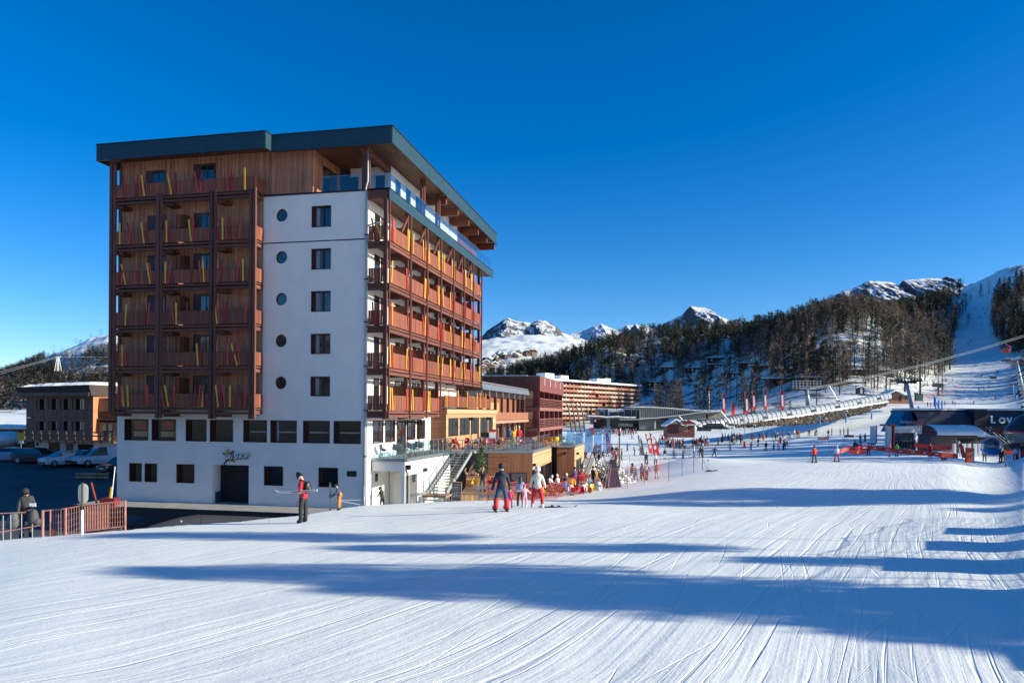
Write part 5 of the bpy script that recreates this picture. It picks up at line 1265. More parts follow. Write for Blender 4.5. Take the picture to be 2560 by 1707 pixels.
    # trees standing to the right of the view; their shade falls across the piste
    tall = [(84,74,13),(88,77,14),(93,80,15),(80,71.5,11),(97,83,15),(101,79,14),(110,118,24),(119,112,25),(106,126,24),(118,130,25),(99,134,22),(113,140,25),(126,136,26),(124,122,26),(130,146,25),(118,152,25),(107,150,22),(132,160,26)]
    # broad pines whose crowns start high: they shade the two nearest bands of snow
    hv = []; hf = []; rr = random.Random(8)
    for k in range(1900):
        t_ = rr.random(); z = 6.8+3.0*t_; R_ = 2.9*sqrt(max(0.02, 1-(abs(t_-.42)/.62)**2)); an = rr.uniform(0, 6.28); q = R_*1.35*rr.random()**.75; c = Vector((q*cos(an), q*sin(an), z)); d = Vector((rr.uniform(-1,1), rr.uniform(-1,1), rr.uniform(-.3,.8))).normalized(); s_ = d.cross(Vector((0,0,1))).normalized()*rr.uniform(.12,.25); n_ = len(hv)
        hv += [tuple(c-s_), tuple(c+s_), tuple(c+d*.6)]; hf.append((n_, n_+1, n_+2))
    hm = bpy.data.meshes.new('crown'); hm.from_pydata(hv, [], hf); hm.materials.append(M_pine)
    for i, (x, y, h, w_) in enumerate([(30,11.2,8.4,.26),(28,13.4,10.6,.26),(28,15.6,13.3,.28),(26,6.2,7.6,.42),(26,8.4,10.3,.40),(26,9.9,11.8,.36),(26,7.4,9,.42),(42,22.5,7,.5),(43,27.9,8.3,.6),(41,27.7,11,.6),(40,34.5,13.7,.5),(46,32.7,8.7,1.0),(44,31.6,12.3,.6),(44,34.5,11.5,.6),(44,19.8,7.4,.3),(50,30,10,1.2),(48,31,9.6,.8),(47,35.5,11,.9),(100,98,14,1.6),(104,102,17,1.6),(98,104,12,1.5),(108,100,20,1.7),(102,94,16,1.3),(106,107,16,1.6),(98,110,13,1.5)]):
        t = thing('pine_tree', 'broad crowned pine beside the piste outside the right edge of the photo', 'pine', (x, y, gz(x, y)-.2), i*1.7, 'broad crowned pines right of the piste'); t.scale = (w_, w_, h/10); link('trunk', TREES['trunk'], t); link('crown', hm, t)
    for i, (x, y, h) in enumerate(tall):
        k = 'spruce_needles' if i % 3 else 'bare_larch_twigs'; s = h/10
        t = thing('spruce_tree' if i % 3 else 'larch_tree', 'tall tree beside the piste outside the right edge of the photo', 'tree', (x, y, gz(x, y)-.2), i*1.3, 'tall trees right of the piste'); t.scale = (s*1.25, s*1.25, s)
        link('trunk', TREES['trunk'], t); link('crown', TREES[(k, i % 3)], t)
plant()

# ---------------------------------------------------------------- chalets on the slope and the far village
def chalets():
    r = random.Random(31)
    dk = [mat('dark_chalet_boards', (.045,.032,.028), var=.3), mat('red_chalet_boards', (.13,.045,.03), var=.3), mat('brown_chalet_boards', (.09,.055,.04), var=.3)]
    L_ = [(1636,961,15,330,0,'dark chalet with a long snowy roof low on the wooded slope'),(1672,922,13,380,0,'dark flat roofed chalet among bare trees above the slatted hall'),(1730,920,12,380,0,'dark chalet with two white windows among the trees'),(1788,920,9,370,2,'brown chalet right of the one with white windows'),(1790,895,14,420,0,'black chalet high in the trees under the ridge'),(1870,908,13,370,0,'black chalet with white window panes above the flags'),(1905,915,13,330,0,'dark chalet behind the bushy golden larch'),(1952,950,14,300,1,'red boarded chalet with snow edged flat roof'),(1965,922,9,340,2,'small brown chalet above the red boarded one'),(2035,950,12,330,0,'low dark chalet right of the red boarded one'),(2140,928,13,350,2,'brown chalet with bright snow roof near the big spruce'),(2215,928,9,350,2,'brown chalet partly hidden by tall larches'),(1830,935,10,335,0,'tiny dark chalet with pale windows by the golden larch'),(1575,964,12,420,0,'dark chalet right behind the end of the apartment block')]
    for px, py, w_, D, c, lab in L_:
        x = X_(px, D); h = 3.4; w_ *= .8
        for q in range(250, 760, 6):      # walk up the slope until the ground meets the chalet's foot
            z = gz(X_(px, q), q)
            if YH+.0065*(px-1280)-(z-HC)/q*F < py+h*.8*F/q: break
        D = q; x = X_(px, D); zz = gz(x, D)-.6
        R = thing('chalet', lab, 'chalet', (x, D, zz), radians(r.uniform(-8, 8)), 'chalets on the wooded slope')
        MB().box(-w_/2, w_/2, 0, 7, -4, h-.4).build('wall', dk[c], R); MB().hexa([(-w_/2-1.2,-1.6,h-.4),(w_/2+1.2,-1.6,h-.4),(w_/2+1.2,8,h-.4),(-w_/2-1.2,8,h-.4),(-w_/2-1.2,-1.6,h),(w_/2+1.2,-1.6,h),(w_/2+1.2,8,h+.6),(-w_/2-1.2,8,h+.6)]).build('roof', M_dkmetal, R)
        MB().hexa([(-w_/2-1.1,-1.5,h+.01),(w_/2+1.1,-1.5,h+.01),(w_/2+1.1,7.9,h+.61),(-w_/2-1.1,7.9,h+.61),(-w_/2-1.1,-1.5,h+.4),(w_/2+1.1,-1.5,h+.4),(w_/2+1.1,7.9,h+1.1),(-w_/2-1.1,7.9,h+1.1)]).build('roof_snow', M_snow2, R)
        pale = 'white window' in lab or 'pale window' in lab
        for k in range(3): MB().box(-w_*.35+k*w_*.3, -w_*.35+k*w_*.3+1.3, -.06, 0, .9, 2.5).build('window', M_whitep if pale and k else M_pane, R)
        MB().box(-w_/2, w_/2, -1.3, -.1, -.1, .1).build('balcony', dk[c], R)
    # village on the sunny meadow behind
    vm = [mat('village_brown', (.13,.07,.045), var=.3), mat('village_pale', (.42,.34,.28), var=.2), mat('village_orange', (.30,.15,.08), var=.2)]
    vl = [(1215,905),(1236,897),(1246,888),(1262,903),(1278,889),(1290,897),(1200,920),(1222,918),(1212,935),(1240,915),(1258,890),(1232,930),(1330,885),(1300,884),(1205,948),(1315,893),(1226,909),(1252,920)]
    for i, (px, py) in enumerate(vl):
        D = 900+(935-py)*3.0; x = X_(px, D); z = gz(x, D); p = at(px, py, D); w_ = r.uniform(7, 11); h = r.uniform(3.5, 5.5)
        lb = 'distant village house with %s walls and %s pitched roof below the white meadow' % (('brown','pale','orange')[i % 3], 'a snowy' if i % 3 else 'a dark'); R = thing('village_house', lb, 'house', (x, D, max(z-1, p.z-h/2)), radians(r.uniform(-50, 50)), 'village houses below the white meadow')
        MB().box(-w_/2, w_/2, -4, 4, -8, h).build('wall', vm[i % 3], R); b = MB(); o = w_/2+1
        for yy in (0,): b.hexa([(-o,-5,h),(0,-5,h+3),(0,5,h+3),(-o,5,h),(-o,-5,h+.8),(0,-5,h+3.8),(0,5,h+3.8),(-o,5,h+.8)]); b.hexa([(0,-5,h+3),(o,-5,h),(o,5,h),(0,5,h+3),(0,-5,h+3.8),(o,-5,h+.8),(o,5,h+.8),(0,5,h+3.8)])
        b.build('roof_snow' if i % 3 else 'roof', M_snow2 if i % 3 else vm[0], R)
        for k in range(3): MB().box(-w_*.35+k*w_*.28, -w_*.35+k*w_*.28+1.6, -4.08, -4, h*.4, h*.4+1.4).build('window', M_pane, R)
chalets()
# ---------------------------------------------------------------- lift area
def lifts():
    r = random.Random(3)
    # covered conveyor
    pass
    T = thing('conveyor_tunnel', 'long clear plastic conveyor tunnel with hoops climbing beside the rock bank', 'conveyor tunnel', (0,0,0))
    pts = [(1728,1072,168),(1800,1062,172),(1850,1052,178),(1930,1044,190),(2010,1032,202),(2090,1019,215),(2160,1005,228),(2222,992,242)]
    P = [at(*p) for p in pts]
    def along(t): 
        s = t*(len(P)-1); i = min(int(s), len(P)-2); return P[i].lerp(P[i+1], s-i)
    skin = mat('frosted_tunnel_skin', (.25,.285,.32), rough=.35, var=.1); n = 46
    for i in range(n):
        a, b = along(i/n), along((i+.94)/n); m = MB(); d = (b-a).normalized(); s = Vector((d.y, -d.x, 0)).normalized()
        ring = lambda c, q: [c+s*1.1*q*cos(t)+Vector((0,0,2.0*sin(t)*q-.5)) for t in [pi*k/8 for k in range(9)]]
        A, B_ = ring(a, 1), ring(b, 1); m.add(A+B_, [(k, k+1, k+10, k+9) for k in range(8)]); m.build('tunnel_segment', skin, T)
        h = MB(); h.tube(ring(a, 1.05), .075, 5); h.build('hoop', M_dkmetal, T)
        if i % 5 == 2: w_ = MB(); w_.beam(a+s*1.12+Vector((0,0,.35)), b+s*1.12+Vector((0,0,.35)), .03, .7); w_.build('side_window', M_pane, T)
    # snow shelf and rock bank under it
    b = MB(); up = [(1840,1060,176),(1900,1052,184),(2000,1040,198),(2080,1027,210),(2160,1015,224),(2222,1006,236)]; lo = [(1830,1070,171),(1900,1066,178),(2000,1062,188),(2080,1053,198),(2150,1035,210),(2215,1013,230)]
    n = 90; rows = 12; vs = []
    for i in range(n+1):
        t = i/n*(len(up)-1); k = min(int(t), len(up)-2); f_ = t-k; A = at(*up[k]).lerp(at(*up[k+1]), f_); C_ = at(*lo[k]).lerp(at(*lo[k+1]), f_)
        for j in range(rows+1): q = A.lerp(C_, j/rows); o = .35*float(fbm(np.array([q.x/1.3]), np.array([q.z/.8]), 4, 33)[0]); vs.append((q.x, q.y-2*sin(pi*j/rows)*.3+o, q.z+o*.5))
    b.add(vs, [(i*(rows+1)+j, (i+1)*(rows+1)+j, (i+1)*(rows+1)+j+1, i*(rows+1)+j+1) for i in range(n) for j in range(rows)])
    rk = mat('rock_bank_stone', (.10,.075,.05), rough=.95, var=.6, scale=2.2, bump=1, bscale=3); o = b.build('rock_bank', rk, kind='structure')
    b = MB()
    for i in range(650):
        t = r.random()*(len(up)-1); k = min(int(t), len(up)-2); f_ = t-k; q = at(*up[k]).lerp(at(*up[k+1]), f_).lerp(at(*lo[k]).lerp(at(*lo[k+1]), f_), r.random()**.8); s = r.uniform(.12,.45)
        b.ell((q.x, q.y-.5, q.z), (s, s*.8, s*.7), 5, 3, 0 if r.random() < .96 else 1)
    b.build('bank_boulders', [rk, M_snow2], kind='stuff')
    b = MB(); vs = []
    for q in up: p = at(*q); p2 = at(q[0]-6, q[1]-9, q[2]+9); p3 = at(q[0], q[1]+1.5, q[2]-1.3); vs += [p2, p+Vector((0,0,.35)), p3]
    b.add(vs, [(i*3+j, i*3+j+1, (i+1)*3+j+1, (i+1)*3+j) for i in range(len(up)-1) for j in range(2)]); b.build('snow_shelf', M_snow2, smooth=True, kind='structure')
    # wooden hut at its top, small grey hut
    D = 246; h = thing('wooden_lift_hut', 'brown wooden hut with snowy gabled roof at the top of the tunnel', 'hut', at(2238, 1001, D))
    MB().box(-2.2, 4.6, 0, 5, -1, 1.9).build('wall', mat('hut_boards', (.30,.13,.07), var=.25, stretch=(1,1,6)), h); g = MB(); g.add([(-2.2,0,1.9),(2.2,0,1.9),(0,0,3.2),(-2.2,.1,1.9),(2.2,.1,1.9),(0,.1,3.2)], [(0,1,2),(5,4,3)]); g.build('gable', mat('hut_boards', (.3,.13,.07)), h)
    for s in (-1, 1): MB().hexa([(0,-.7,3.3),(s*3.2,-.7,1.7),(s*3.2,5.5,1.7),(0,5.5,3.3),(0,-.7,3.75),(s*3.2,-.7,2.1),(s*3.2,5.5,2.1),(0,5.5,3.75)]).build('roof_snow', M_snow2, h)
    MB().hexa([(2.4,-1,1.95),(6.2,-1,1.95),(6.2,5.4,2.6),(2.4,5.4,2.6),(2.4,-1,2.3),(6.2,-1,2.3),(6.2,5.4,3.1),(2.4,5.4,3.1)]).build('roof_snow', M_snow2, h)
    MB().box(1.2,2.2,-.06,0,-.2,1.7).build('door', M_frame, h); MB().box(3.2,4.2,-.06,0,.4,1.4).build('window', M_pane, h)
    h = thing('small_grey_hut', 'tiny grey hut with white roof in the snow below the chalets', 'hut', at(2153, 981, 262)); MB().box(-1.1,1.1,0,2,-.6,1.7).build('wall', M_dkmetal, h); MB().box(-.35,.45,-.05,0,-.4,1.6).build('door', mat('silver_panel',(.5,.5,.5)), h)
    for s in (-1,1): MB().hexa([(0,-.4,2.3),(s*1.9,-.4,1.6),(s*1.9,2.5,1.6),(0,2.5,2.3),(0,-.4,2.6),(s*1.9,-.4,1.85),(s*1.9,2.5,1.85),(0,2.5,2.6)]).build('roof_snow', M_snow2, h)
    # kiosk chalet in front of the slatted hall
    D = 166; k = thing('ski_school_kiosk', 'ski school kiosk with snowy gable and red sign above a crowd', 'kiosk', at(1668, 1082, D))
    MB().box(0, 6.2, 0, 4, -1, 2.0).build('wall', mat('kiosk_wall', (.16,.05,.04), var=.3), k); MB().box(2.6,4.6,-.05,0,.3,1.6).build('window', mat('warm_wood', (.35,.2,.12)), k)
    for s, x in ((-1,1.9),(1,1.9)): MB().hexa([(x,-1,2.95),(x+s*2.4,-1,1.5),(x+s*2.4,4.5,1.5),(x,4.5,2.95),(x,-1,3.3),(x+s*2.4,-1,1.8),(x+s*2.4,4.5,1.8),(x,4.5,3.3)]).build('roof_snow', M_snow2, k)
    MB().hexa([(3,-1,1.75),(7.4,-1,1.75),(7.4,4,2.4),(3,4,2.4),(3,-1,2.15),(7.4,-1,2.15),(7.4,4,2.9),(3,4,2.9)]).build('roof_snow', M_snow2, k)
    s = MB(); s.add([(2.8,-1.1,2.1),(6.4,-1.1,2.1),(4.6,-1.1,3.0),(2.8,-1.02,2.1),(6.4,-1.02,2.1),(4.6,-1.02,3.0)], [(0,1,2),(5,4,3),(0,3,4,1),(1,4,5,2),(2,5,3,0)]); s.build('red_gable_sign', M_crim, k)
    # drive station (black cover), lances, lift towers
    k = thing('conveyor_drive_cover', 'black angular machine cover at the foot of the conveyor tunnel', 'machine cover', at(1785, 1068, 160)); MB().hexa([(-3.4,-1,-.8),(3.8,-1,-.8),(3.8,2,-.8),(-3.4,2,-.8),(-2.8,-.6,.1),(2.6,-.6,.1),(2.6,1.6,.1),(-2.8,1.6,.1)]).build('cover', M_black, k); MB().hexa([(-1.8,-.8,.1),(2.2,-.8,.1),(2.2,1.5,.1),(-1.8,1.5,.1),(-1.2,-.5,.9),(1.6,-.5,.9),(1.6,1.2,.9),(-1.2,1.2,.9)]).build('hood', M_black, k); MB().box(-1,5.5,-1.6,-1.2,-.8,-.4).build('snow_lip', M_snow2, k)
    for a, b_, lab in [((1803,1029,150),(1828,1060,150),'slanted white snow lance left of the first red flags'),((2073,964,240),(2095,1001,240),'slanted white snow lance standing on the slope above the rock bank'),((2263,947,235),(2290,982,235),'slanted white snow lance behind the leaning lift pylon'),((1698,1040,158),(1708,1052,158),'short slanted snow lance above the kiosk roof')]:
        A, B_ = at(*a), at(*b_); t = thing('snow_lance', lab, 'snow lance', B_); m = MB(); m.tube([(0,0,0), tuple(A-B_)], .12, 6); m.build('lance', M_whitep, t); MB().box(-.5,.5,-.3,.3,-.3,.1).build('foot', M_black, t)
    def tower(base, top, w_, lab, arms=2.4, wheels=True):
        A, T_ = at(*base), at(*top); t = thing('lift_pylon', lab, 'lift pylon', A); d = T_-A
        MB().tube([(0,0,0), tuple(d)], [w_, w_*.7], 10).build('mast', M_galv, t, smooth=True); c = MB(); c.beam(tuple(d+Vector((-arms,0,0))), tuple(d+Vector((arms,0,0))), .5, .5); c.build('crossarm', M_dkmetal, t)
        for s in (-1, 1):
            w2 = MB(); w2.beam(tuple(d+Vector((s*arms,-2.2,.2))), tuple(d+Vector((s*arms,2.2,.2))), .25, .3); w2.build('wheel_train', M_dkmetal, t)
            for kk in range(4): MB().tube([tuple(d+Vector((s*arms-.1,-1.8+kk*1.2,.45))), tuple(d+Vector((s*arms+.1,-1.8+kk*1.2,.45)))], .3, 8).build('wheel', M_black, t)
        if arms > 4:
            for q in range(9): MB().beam(tuple(d+Vector((-arms+q*arms/4,0,.2))), tuple(d+Vector((-arms+q*arms/4,0,3.2))), .14, .14).build('lattice_upright', M_galv, t)
            for q in range(4): MB().beam(tuple(d+Vector((-arms,0,.6+q*.8))), tuple(d+Vector((arms,0,.6+q*.8))), .12, .12).build('lattice_bar', M_galv, t)
        for kk in (-.5, .1): MB().beam(tuple(d+Vector((-arms-.5,kk,.9))), tuple(d+Vector((arms+.5,kk,.9))), .08, .08).build('platform_rail', M_galv, t)
        return t
    tower((2558,988,235),(2540,903,235), .75, 'big grey lift pylon leaning at the right edge above the station', 3.2)
    tower((2282,1031,155),(2266,955,155), .42, 'leaning grey pylon rising behind the dark lift station', 2.0)
    tower((1772,1025,300),(1771,975,300), .55, 'slim grey pylon at the edge of the wood', 1.5)
    tower((2020,1014,245),(2017,975,245), .8, 'stout pylon with a wide lattice head on the snow slope', 4.6)
    for i, (a, b_) in enumerate([((2560,838,300),(2017,972,245)),((2560,842,298),(2017,975,243)),((2266,955,155),(2560,900,420)),((2264,957,155),(2560,905,420)),((2017,972,245),(1560,1040,262)),((1665,945,300),(1560,1040,262))][:5]):
        A, B_ = at(*a), at(*b_); C_ = Vector(A).lerp(B_, .5)-Vector((0,0,1.5)); d = Vector(B_-A)
        ext = A - d*.6 if i < 2 else A
        m = MB(); m.tube([ext, A, A.lerp(C_, .5)+Vector((0,0,-.3)), C_, C_.lerp(B_, .5)+Vector((0,0,-.3)), B_], .07 if i < 2 else .035, 4); o = m.build('lift_cable', M_galv)
        tag(o, ['upper haul rope of the gondola lift crossing the slope','lower haul rope of the gondola lift crossing the slope','chairlift rope climbing from the leaning pylon','second chairlift rope climbing from the leaning pylon','rope running from the stout pylon to the glazed station'][i], 'cable')
    g = thing('gondola_cabin', 'red and black gondola cabin hanging in front of the dark trees', 'gondola', at(2515, 872, 290)); b = MB()
    b.lathe([(0,-1.4),(1.2,-1.3),(1.6,-.4),(1.7,.5),(1.4,1.2),(0,1.4)], n=10); b.build('cabin', M_red, g, smooth=True); b = MB(); b.lathe([(1.66,-.3),(1.76,.4),(1.55,1.0)], n=10); b.build('window_band', M_pane, g); MB().tube([(0,0,1.3),(0,0,3.2)], .1, 5).build('hanger', M_black, g)
    for px, py, D, lab in [(2484,947,330,'empty chairlift chair over the upper piste'),(2346,967,200,'empty chairlift chair low over the snow near the wooden hut')]:
        t = thing('lift_chair', lab, 'lift chair', at(px, py, D)); MB().box(-1.5,1.5,-.3,.3,0,.15).build('seat', M_black, t); MB().box(-1.5,1.5,.25,.35,.1,1.0).build('backrest', M_black, t); MB().tube([(0,.3,.9),(0,.3,4)], .06, 5).build('hanger', M_galv, t)
    pl = thing('lattice_cable_pylon', 'small white lattice pylon on the far left wooded ridge', 'pylon', at(145, 924, 900)); b = MB()
    for sx in (-1, 1):
        for sy in (-1, 1): MB().beam((sx*2.6, sy*2.6, -2), (sx*.8, sy*.8, 15.5), .45, .45).build('leg', M_whitep, pl)
        for k in range(5): z0, z1 = k*3.1, k*3.1+3.1; w0, w1 = 2.6-1.8*z0/15.5, 2.6-1.8*z1/15.5; b.beam((-sx*w0,-w0,z0),(sx*w1,-w1,z1),.25,.25)
    tag(b.build('lattice', M_whitep, pl), kind='stuff'); MB().box(-3,3,-.5,.5,15.2,16.2).build('crossarm', M_whitep, pl)
    for i, (a, b_, w_) in enumerate([((145,891,900),(-300,1010,500),.16),((145,893,900),(-300,1022,500),.16),((145,892,900),(420,893,1100),.12)]):
        tag(MB().tube([at(*a), at(*b_)], w_, 4).build('cable', M_galv), ['upper cable descending left from the lattice pylon','lower cable descending left from the lattice pylon','thin level cable running right from the lattice pylon'][i], 'cable')

    # dark lift station "Love"
    D = 128; S_ = thing('dark_lift_station', 'long dark curved lift station with big white letters and snow on top', 'lift station', at(2262, 1096, D)); o = S_.location
    def q(px, py, d=D): return at(px, py, d)-Vector(o)
    prof = [(0,0),(-.35,1.2),(0,2.6),(.9,3.4),(2.2,3.75)]
    dkp = mat('charcoal_shell', (.035,.036,.045), rough=.3, var=.15); p0 = q(2262,1062)
    x0, x1 = q(2292,1060).x, q(2562,1060).x+6; n = 12; zb = q(2400,1080).z
    for i in range(n):
        xa, xb = x0+(x1-x0)*i/n+.02, x0+(x1-x0)*(i+1)/n-.02; m = MB(); m.add([(x, -yy*-1.0+(2.2-yy)*0, zb+zz) for x in (xa, xb) for yy, zz in prof], [(k, k+1, 5+k+1, 5+k) for k in range(4)])
        m.build('shell_panel', dkp, S_)
    MB().hexa([(x0,.15,zb),(x1,.15,zb),(x1,8,zb),(x0,8,zb),(x0,2.25,zb+3.6),(x1,2.25,zb+3.6),(x1,8,zb+3.6),(x0,8,zb+3.6)]).build('inner_shell', M_black, S_); MB().box(x0, x1, 2.2, 9, zb+3.3, zb+3.78).build('roof', M_dkmetal, S_); MB().box(x0+.3, x1, 1.6, 9, zb+3.80, zb+4.15).build('roof_snow', M_snow2, S_)
    e = MB(); e.hexa([(x0-3.3,0,zb-.1),(x0,-.1,zb-.1),(x0,6,zb-.1),(x0-3.3,6,zb-.1),(x0-1.2,1.8,zb+3.5),(x0,1.8,zb+3.6),(x0,6,zb+3.6),(x0-1.2,6,zb+3.5)]); e.build('slanted_glass_end', mat('blue_station_glass', (.02,.12,.22), rough=.12, var=.5, scale=1.5), S_)
    for k in range(5): MB().beam((x0-3.1+k*.68,-.06,zb), (x0-1.15+k*.27,1.72,zb+3.5), .06, .06).build('glazing_bar', M_dkmetal, S_)
    text('kraten', .95, .02, M_whitep, S_, (x0-2.55, .55, zb+1.45), (radians(63), 0, 0), shear=.3)
    MB().box(x0-3.3, x1, -.12, -.02, zb-.25, zb-.08).build('red_stripe', M_crim, S_)
    MB().box(x0, x1, .3, 8.5, zb-3.6, zb-.1).build('lower_wall', mat('dark_grey_wall', (.06,.06,.065), var=.2), S_)
    MB().box(x0+9.4, x0+11.6, -1.0, 3, zb-.3, zb+3.95).build('tower_block', M_dkmetal, S_); 
    [text(c_, s_, .06, mat('pale_blue_letter', (.86,.9,.95)), S_, (x0+xx, -.75, zb+1.62), (pi/2,0,0), bold=.045) for c_, s_, xx in (('L', 1.75, 12.3), ('O', 1.4, 13.75), ('V', 1.4, 15.15), ('E', 1.4, 16.5))]
    MB().box(x0+12, x1, -.2, -.1, zb+.0, zb+.12).build('red_stripe', M_red, S_)
    st = MB()
    for k in range(9): MB().box(x0+10.6+k*.42, x0+11.1+k*.42, -3.2, -2.2, zb-.1-.33*k, zb-.04-.33*k).build('step', M_galv, S_)
    for k in (0, 1): MB().tube([(x0+10.6,-3.2+k,zb+1.0),(x0+14.3,-3.2+k,zb-1.9)], .04, 5).build('stair_rail', M_galv, S_); MB().tube([(x0+10.6,-3.2+k,zb+1.0),(x0+10.6,-3.2+k,zb-.2)], .04, 5).build('stair_rail', M_galv, S_)
    # round nosed station at the right edge
    S2 = thing('round_nosed_station', 'dark dome nosed chairlift station at the right edge with red band', 'lift station', at(2562, 1140, 90)); S2.location.z = at(2535,1106,90).z-1.85; S2.scale = (.62,.62,.62); o2 = S2.location
    b = MB(); nn = 14
    def ringp(prof_, cx, cy): 
        vs = []
        for r_, z in prof_:
            for k in range(nn+1): t = pi*.5+pi*k/nn; vs.append((cx+r_*cos(t), cy+r_*sin(t)*.8, z))
            for xx in (4, 9): vs.insert(len(vs), (cx+xx, cy-r_*.8, z))
        return vs
    def shell(name, prof_, m, z0):
        mb = MB(); vs = []; cols = nn+3
        for r_, z in prof_:
            for k in range(nn+1): t = pi*.5+pi*k/nn; vs.append((3.2+r_*cos(t), 2+r_*sin(t)*.8, z+z0))
            for xx in (3, 9): vs.append((3.2+xx, 2-r_*.8, z+z0))
        mb.add(vs, [(i*cols+k, i*cols+k+1, (i+1)*cols+k+1, (i+1)*cols+k) for i in range(len(prof_)-1) for k in range(cols-1)]); return mb.build(name, m, S2, smooth=True)
    shell('lower_shell', [(.5,-.1),(3.8,0),(4.7,.5),(5.3,1.5),(5.45,1.95)], mat('grey_white_shell', (.20,.205,.21), rough=.35), 2.9); shell('red_band', [(5.47,0),(5.47,.28)], M_red, 4.86); shell('upper_shell', [(5.4,0),(4.9,1.0),(3.9,2.1),(2.9,3.0),(1.8,3.45),(0,3.6)], dkp, 5.15)
    for k in range(9): MB().beam((-.9+k*.28, -1.6+k*.1, 5.6+k*.36), (-.3+k*.28, -1.9+k*.1, 5.6+k*.36), .05, .05).build('ladder_rung', M_galv, S2)
    MB().box(2, 9, .5, 4, -.5, 3).build('column', M_dkmetal, S2)
    # white departure gate
    D = 121; g = thing('white_lift_gate', 'white and red portal of the lift queue with people inside', 'lift gate', at(2230, 1126, D), radians(33)); o3 = g.location; s = D/F
    wp = mat('gate_white', (.72,.71,.68), rough=.5, var=.04)
    def gb(px0, py0, px1, py1, y0, y1, m, name):
        a, c_ = at(px0, py1, D)-Vector(o3), at(px1, py0, D)-Vector(o3); return MB().box(a.x*1.2, c_.x*1.2, y0, y1, a.z, c_.z).build(name, m, g)
    gb(2204,1062,2222,1126,-.3,.0,wp,'left_panel'); gb(2224,1064,2229,1126,-.5,.2,M_red,'red_post'); gb(2229,1064,2233,1126,-.3,0,wp,'column'); gb(2206,1060,2232,1064,-.6,1,M_crim,'canopy_left'); gb(2222,1064,2224,1126,-.2,0,mat('silver_panel',(.5,.5,.5)),'inner_panel')
    gb(2231,1066,2320,1075,-.4,-.1,wp,'upper_beam'); gb(2231,1076,2312,1078.5,-.4,-.1,wp,'middle_beam'); gb(2231,1079.5,2310,1081.5,-.4,-.1,wp,'lower_beam'); gb(2314,1064,2320,1126,-.3,0,wp,'column'); gb(2321,1063,2335,1126,-.2,.2,mat('cool_white_panel',(.6,.63,.68)),'right_panel'); gb(2335,1062,2339,1126,-.3,.3,wp,'column')
    a = at(2313,1064,D)-Vector(o3); a.x *= 1.2; m = MB(); m.hexa([(a.x,-.8,a.z),(a.x+1.5,-.8,a.z),(a.x+2.2,1.2,a.z+.5),(a.x,1.2,a.z),(a.x,-.8,a.z+.15),(a.x+1.7,-.8,a.z+.5),(a.x+2.3,1.2,a.z+.8),(a.x,1.2,a.z+.15)]); m.build('canopy_right', mat('dull_red', (.40,.08,.08)), g)
    gb(2164,1064,2182,1106,.5,.6,mat('cool_white_panel',(.6,.63,.68)),'back_panel'); gb(2182,1063,2186,1106,.5,.7,M_dkmetal,'back_post'); gb(2186,1066,2204,1112,1.5,1.7,mat('grey_blue_panel',(.2,.24,.28)),'side_cabin'); gb(2191,1084,2203,1096,1.4,1.45,M_pane,'cabin_window')
    for k in range(6): x = (at(2238+k*14,1100,D).x-o3.x)*1.2; MB().tube([(x,.5,-.5),(x,.5,2.6)], .05, 5).build('queue_post', M_dkmetal, g)
    # snow roofed shelter with turnstiles
    D = 112; h = thing('snow_roofed_ticket_shelter', 'low shelter under a thick rolled snow roof beside the white gate', 'shelter', at(2340, 1140, D)); o4 = h.location
    z1 = at(2340,1089,D).z-o4.z; xw = at(2458,1100,D).x-o4.x
    MB().box(0, xw, 1.5, 5, -.5, z1).build('wall', mat('taupe_wall', (.10,.09,.085), var=.15), h); MB().box(-.2, xw+1.3, -.3, 5, z1-.02, z1+.12).build('roof', M_dkmetal, h)
    b = MB(); nx, ny = 40, 10; vs = []
    for i in range(nx+1):
        for j in range(ny+1):
            u, v = i/nx, j/ny; a = v*pi*.55; rr = 1.5+.12*float(fbm(np.array([u*9]), np.array([v*3]), 3, 4)[0]); e = min(1, (1-u)*7)**.5
            vs.append((u*(xw+.9), -.35+3.2*(1-cos(a)), z1+.1+rr*sin(a)*e))
    b.add(vs, [(i*(ny+1)+j, (i+1)*(ny+1)+j, (i+1)*(ny+1)+j+1, i*(ny+1)+j+1) for i in range(nx) for j in range(ny)]); b.build('roof_snow', M_snow2, h, smooth=True)
    MB().box(4, 7, 1.4, 1.5, -.3, z1-.5).build('opening', M_dark, h)
    for i, px in enumerate((2386,2402,2411,2423,2438,2449)):
        D = 97; t = thing('turnstile_gate', 'white turnstile post of the ticket gates, %s of six from the left' % ['first','second','third','fourth','fifth','last'][i], 'turnstile', at(px, 1138, D), 0, 'turnstile posts of the ticket gates'); MB().box(-.13,.13,-.2,.2,-.2,1.55).build('post', M_whitep, t); MB().beam((.1,0,1.0),(.55,0,.95),.04,.04).build('bar', M_galv, t)
    # see-through cabin capsule
    D = 94; c = thing('display_gondola', 'see-through blue and red gondola pod standing on the snow', 'gondola', at(2478, 1138, D)); b = MB()
    b.ell((0,0,1.15), (1.25,.9,1.2), 16, 12); b.build('bubble', glass('pod_glass', tint=(.55,.65,.8), mixf=.12), c, smooth=True)
    b = MB(); b.tube([(1.2*cos(t), -.3, 1.15+1.22*sin(t)) for t in [-.9+.2*k for k in range(13)]], .09, 6); b.build('rim', M_whitep, c, smooth=True); b = MB(); b.lathe([(.3,0),(.9,.15),(1.15,.6),(1.22,.85)], n=16); b.build('base_shell', M_bluep, c, smooth=True); MB().box(-.5,.5,-.3,.3,.5,.95).build('seat', M_crim, c); MB().box(-1.3,.9,-.8,.8,2.35,2.48).build('roof_snow', M_snow2, c)
lifts()

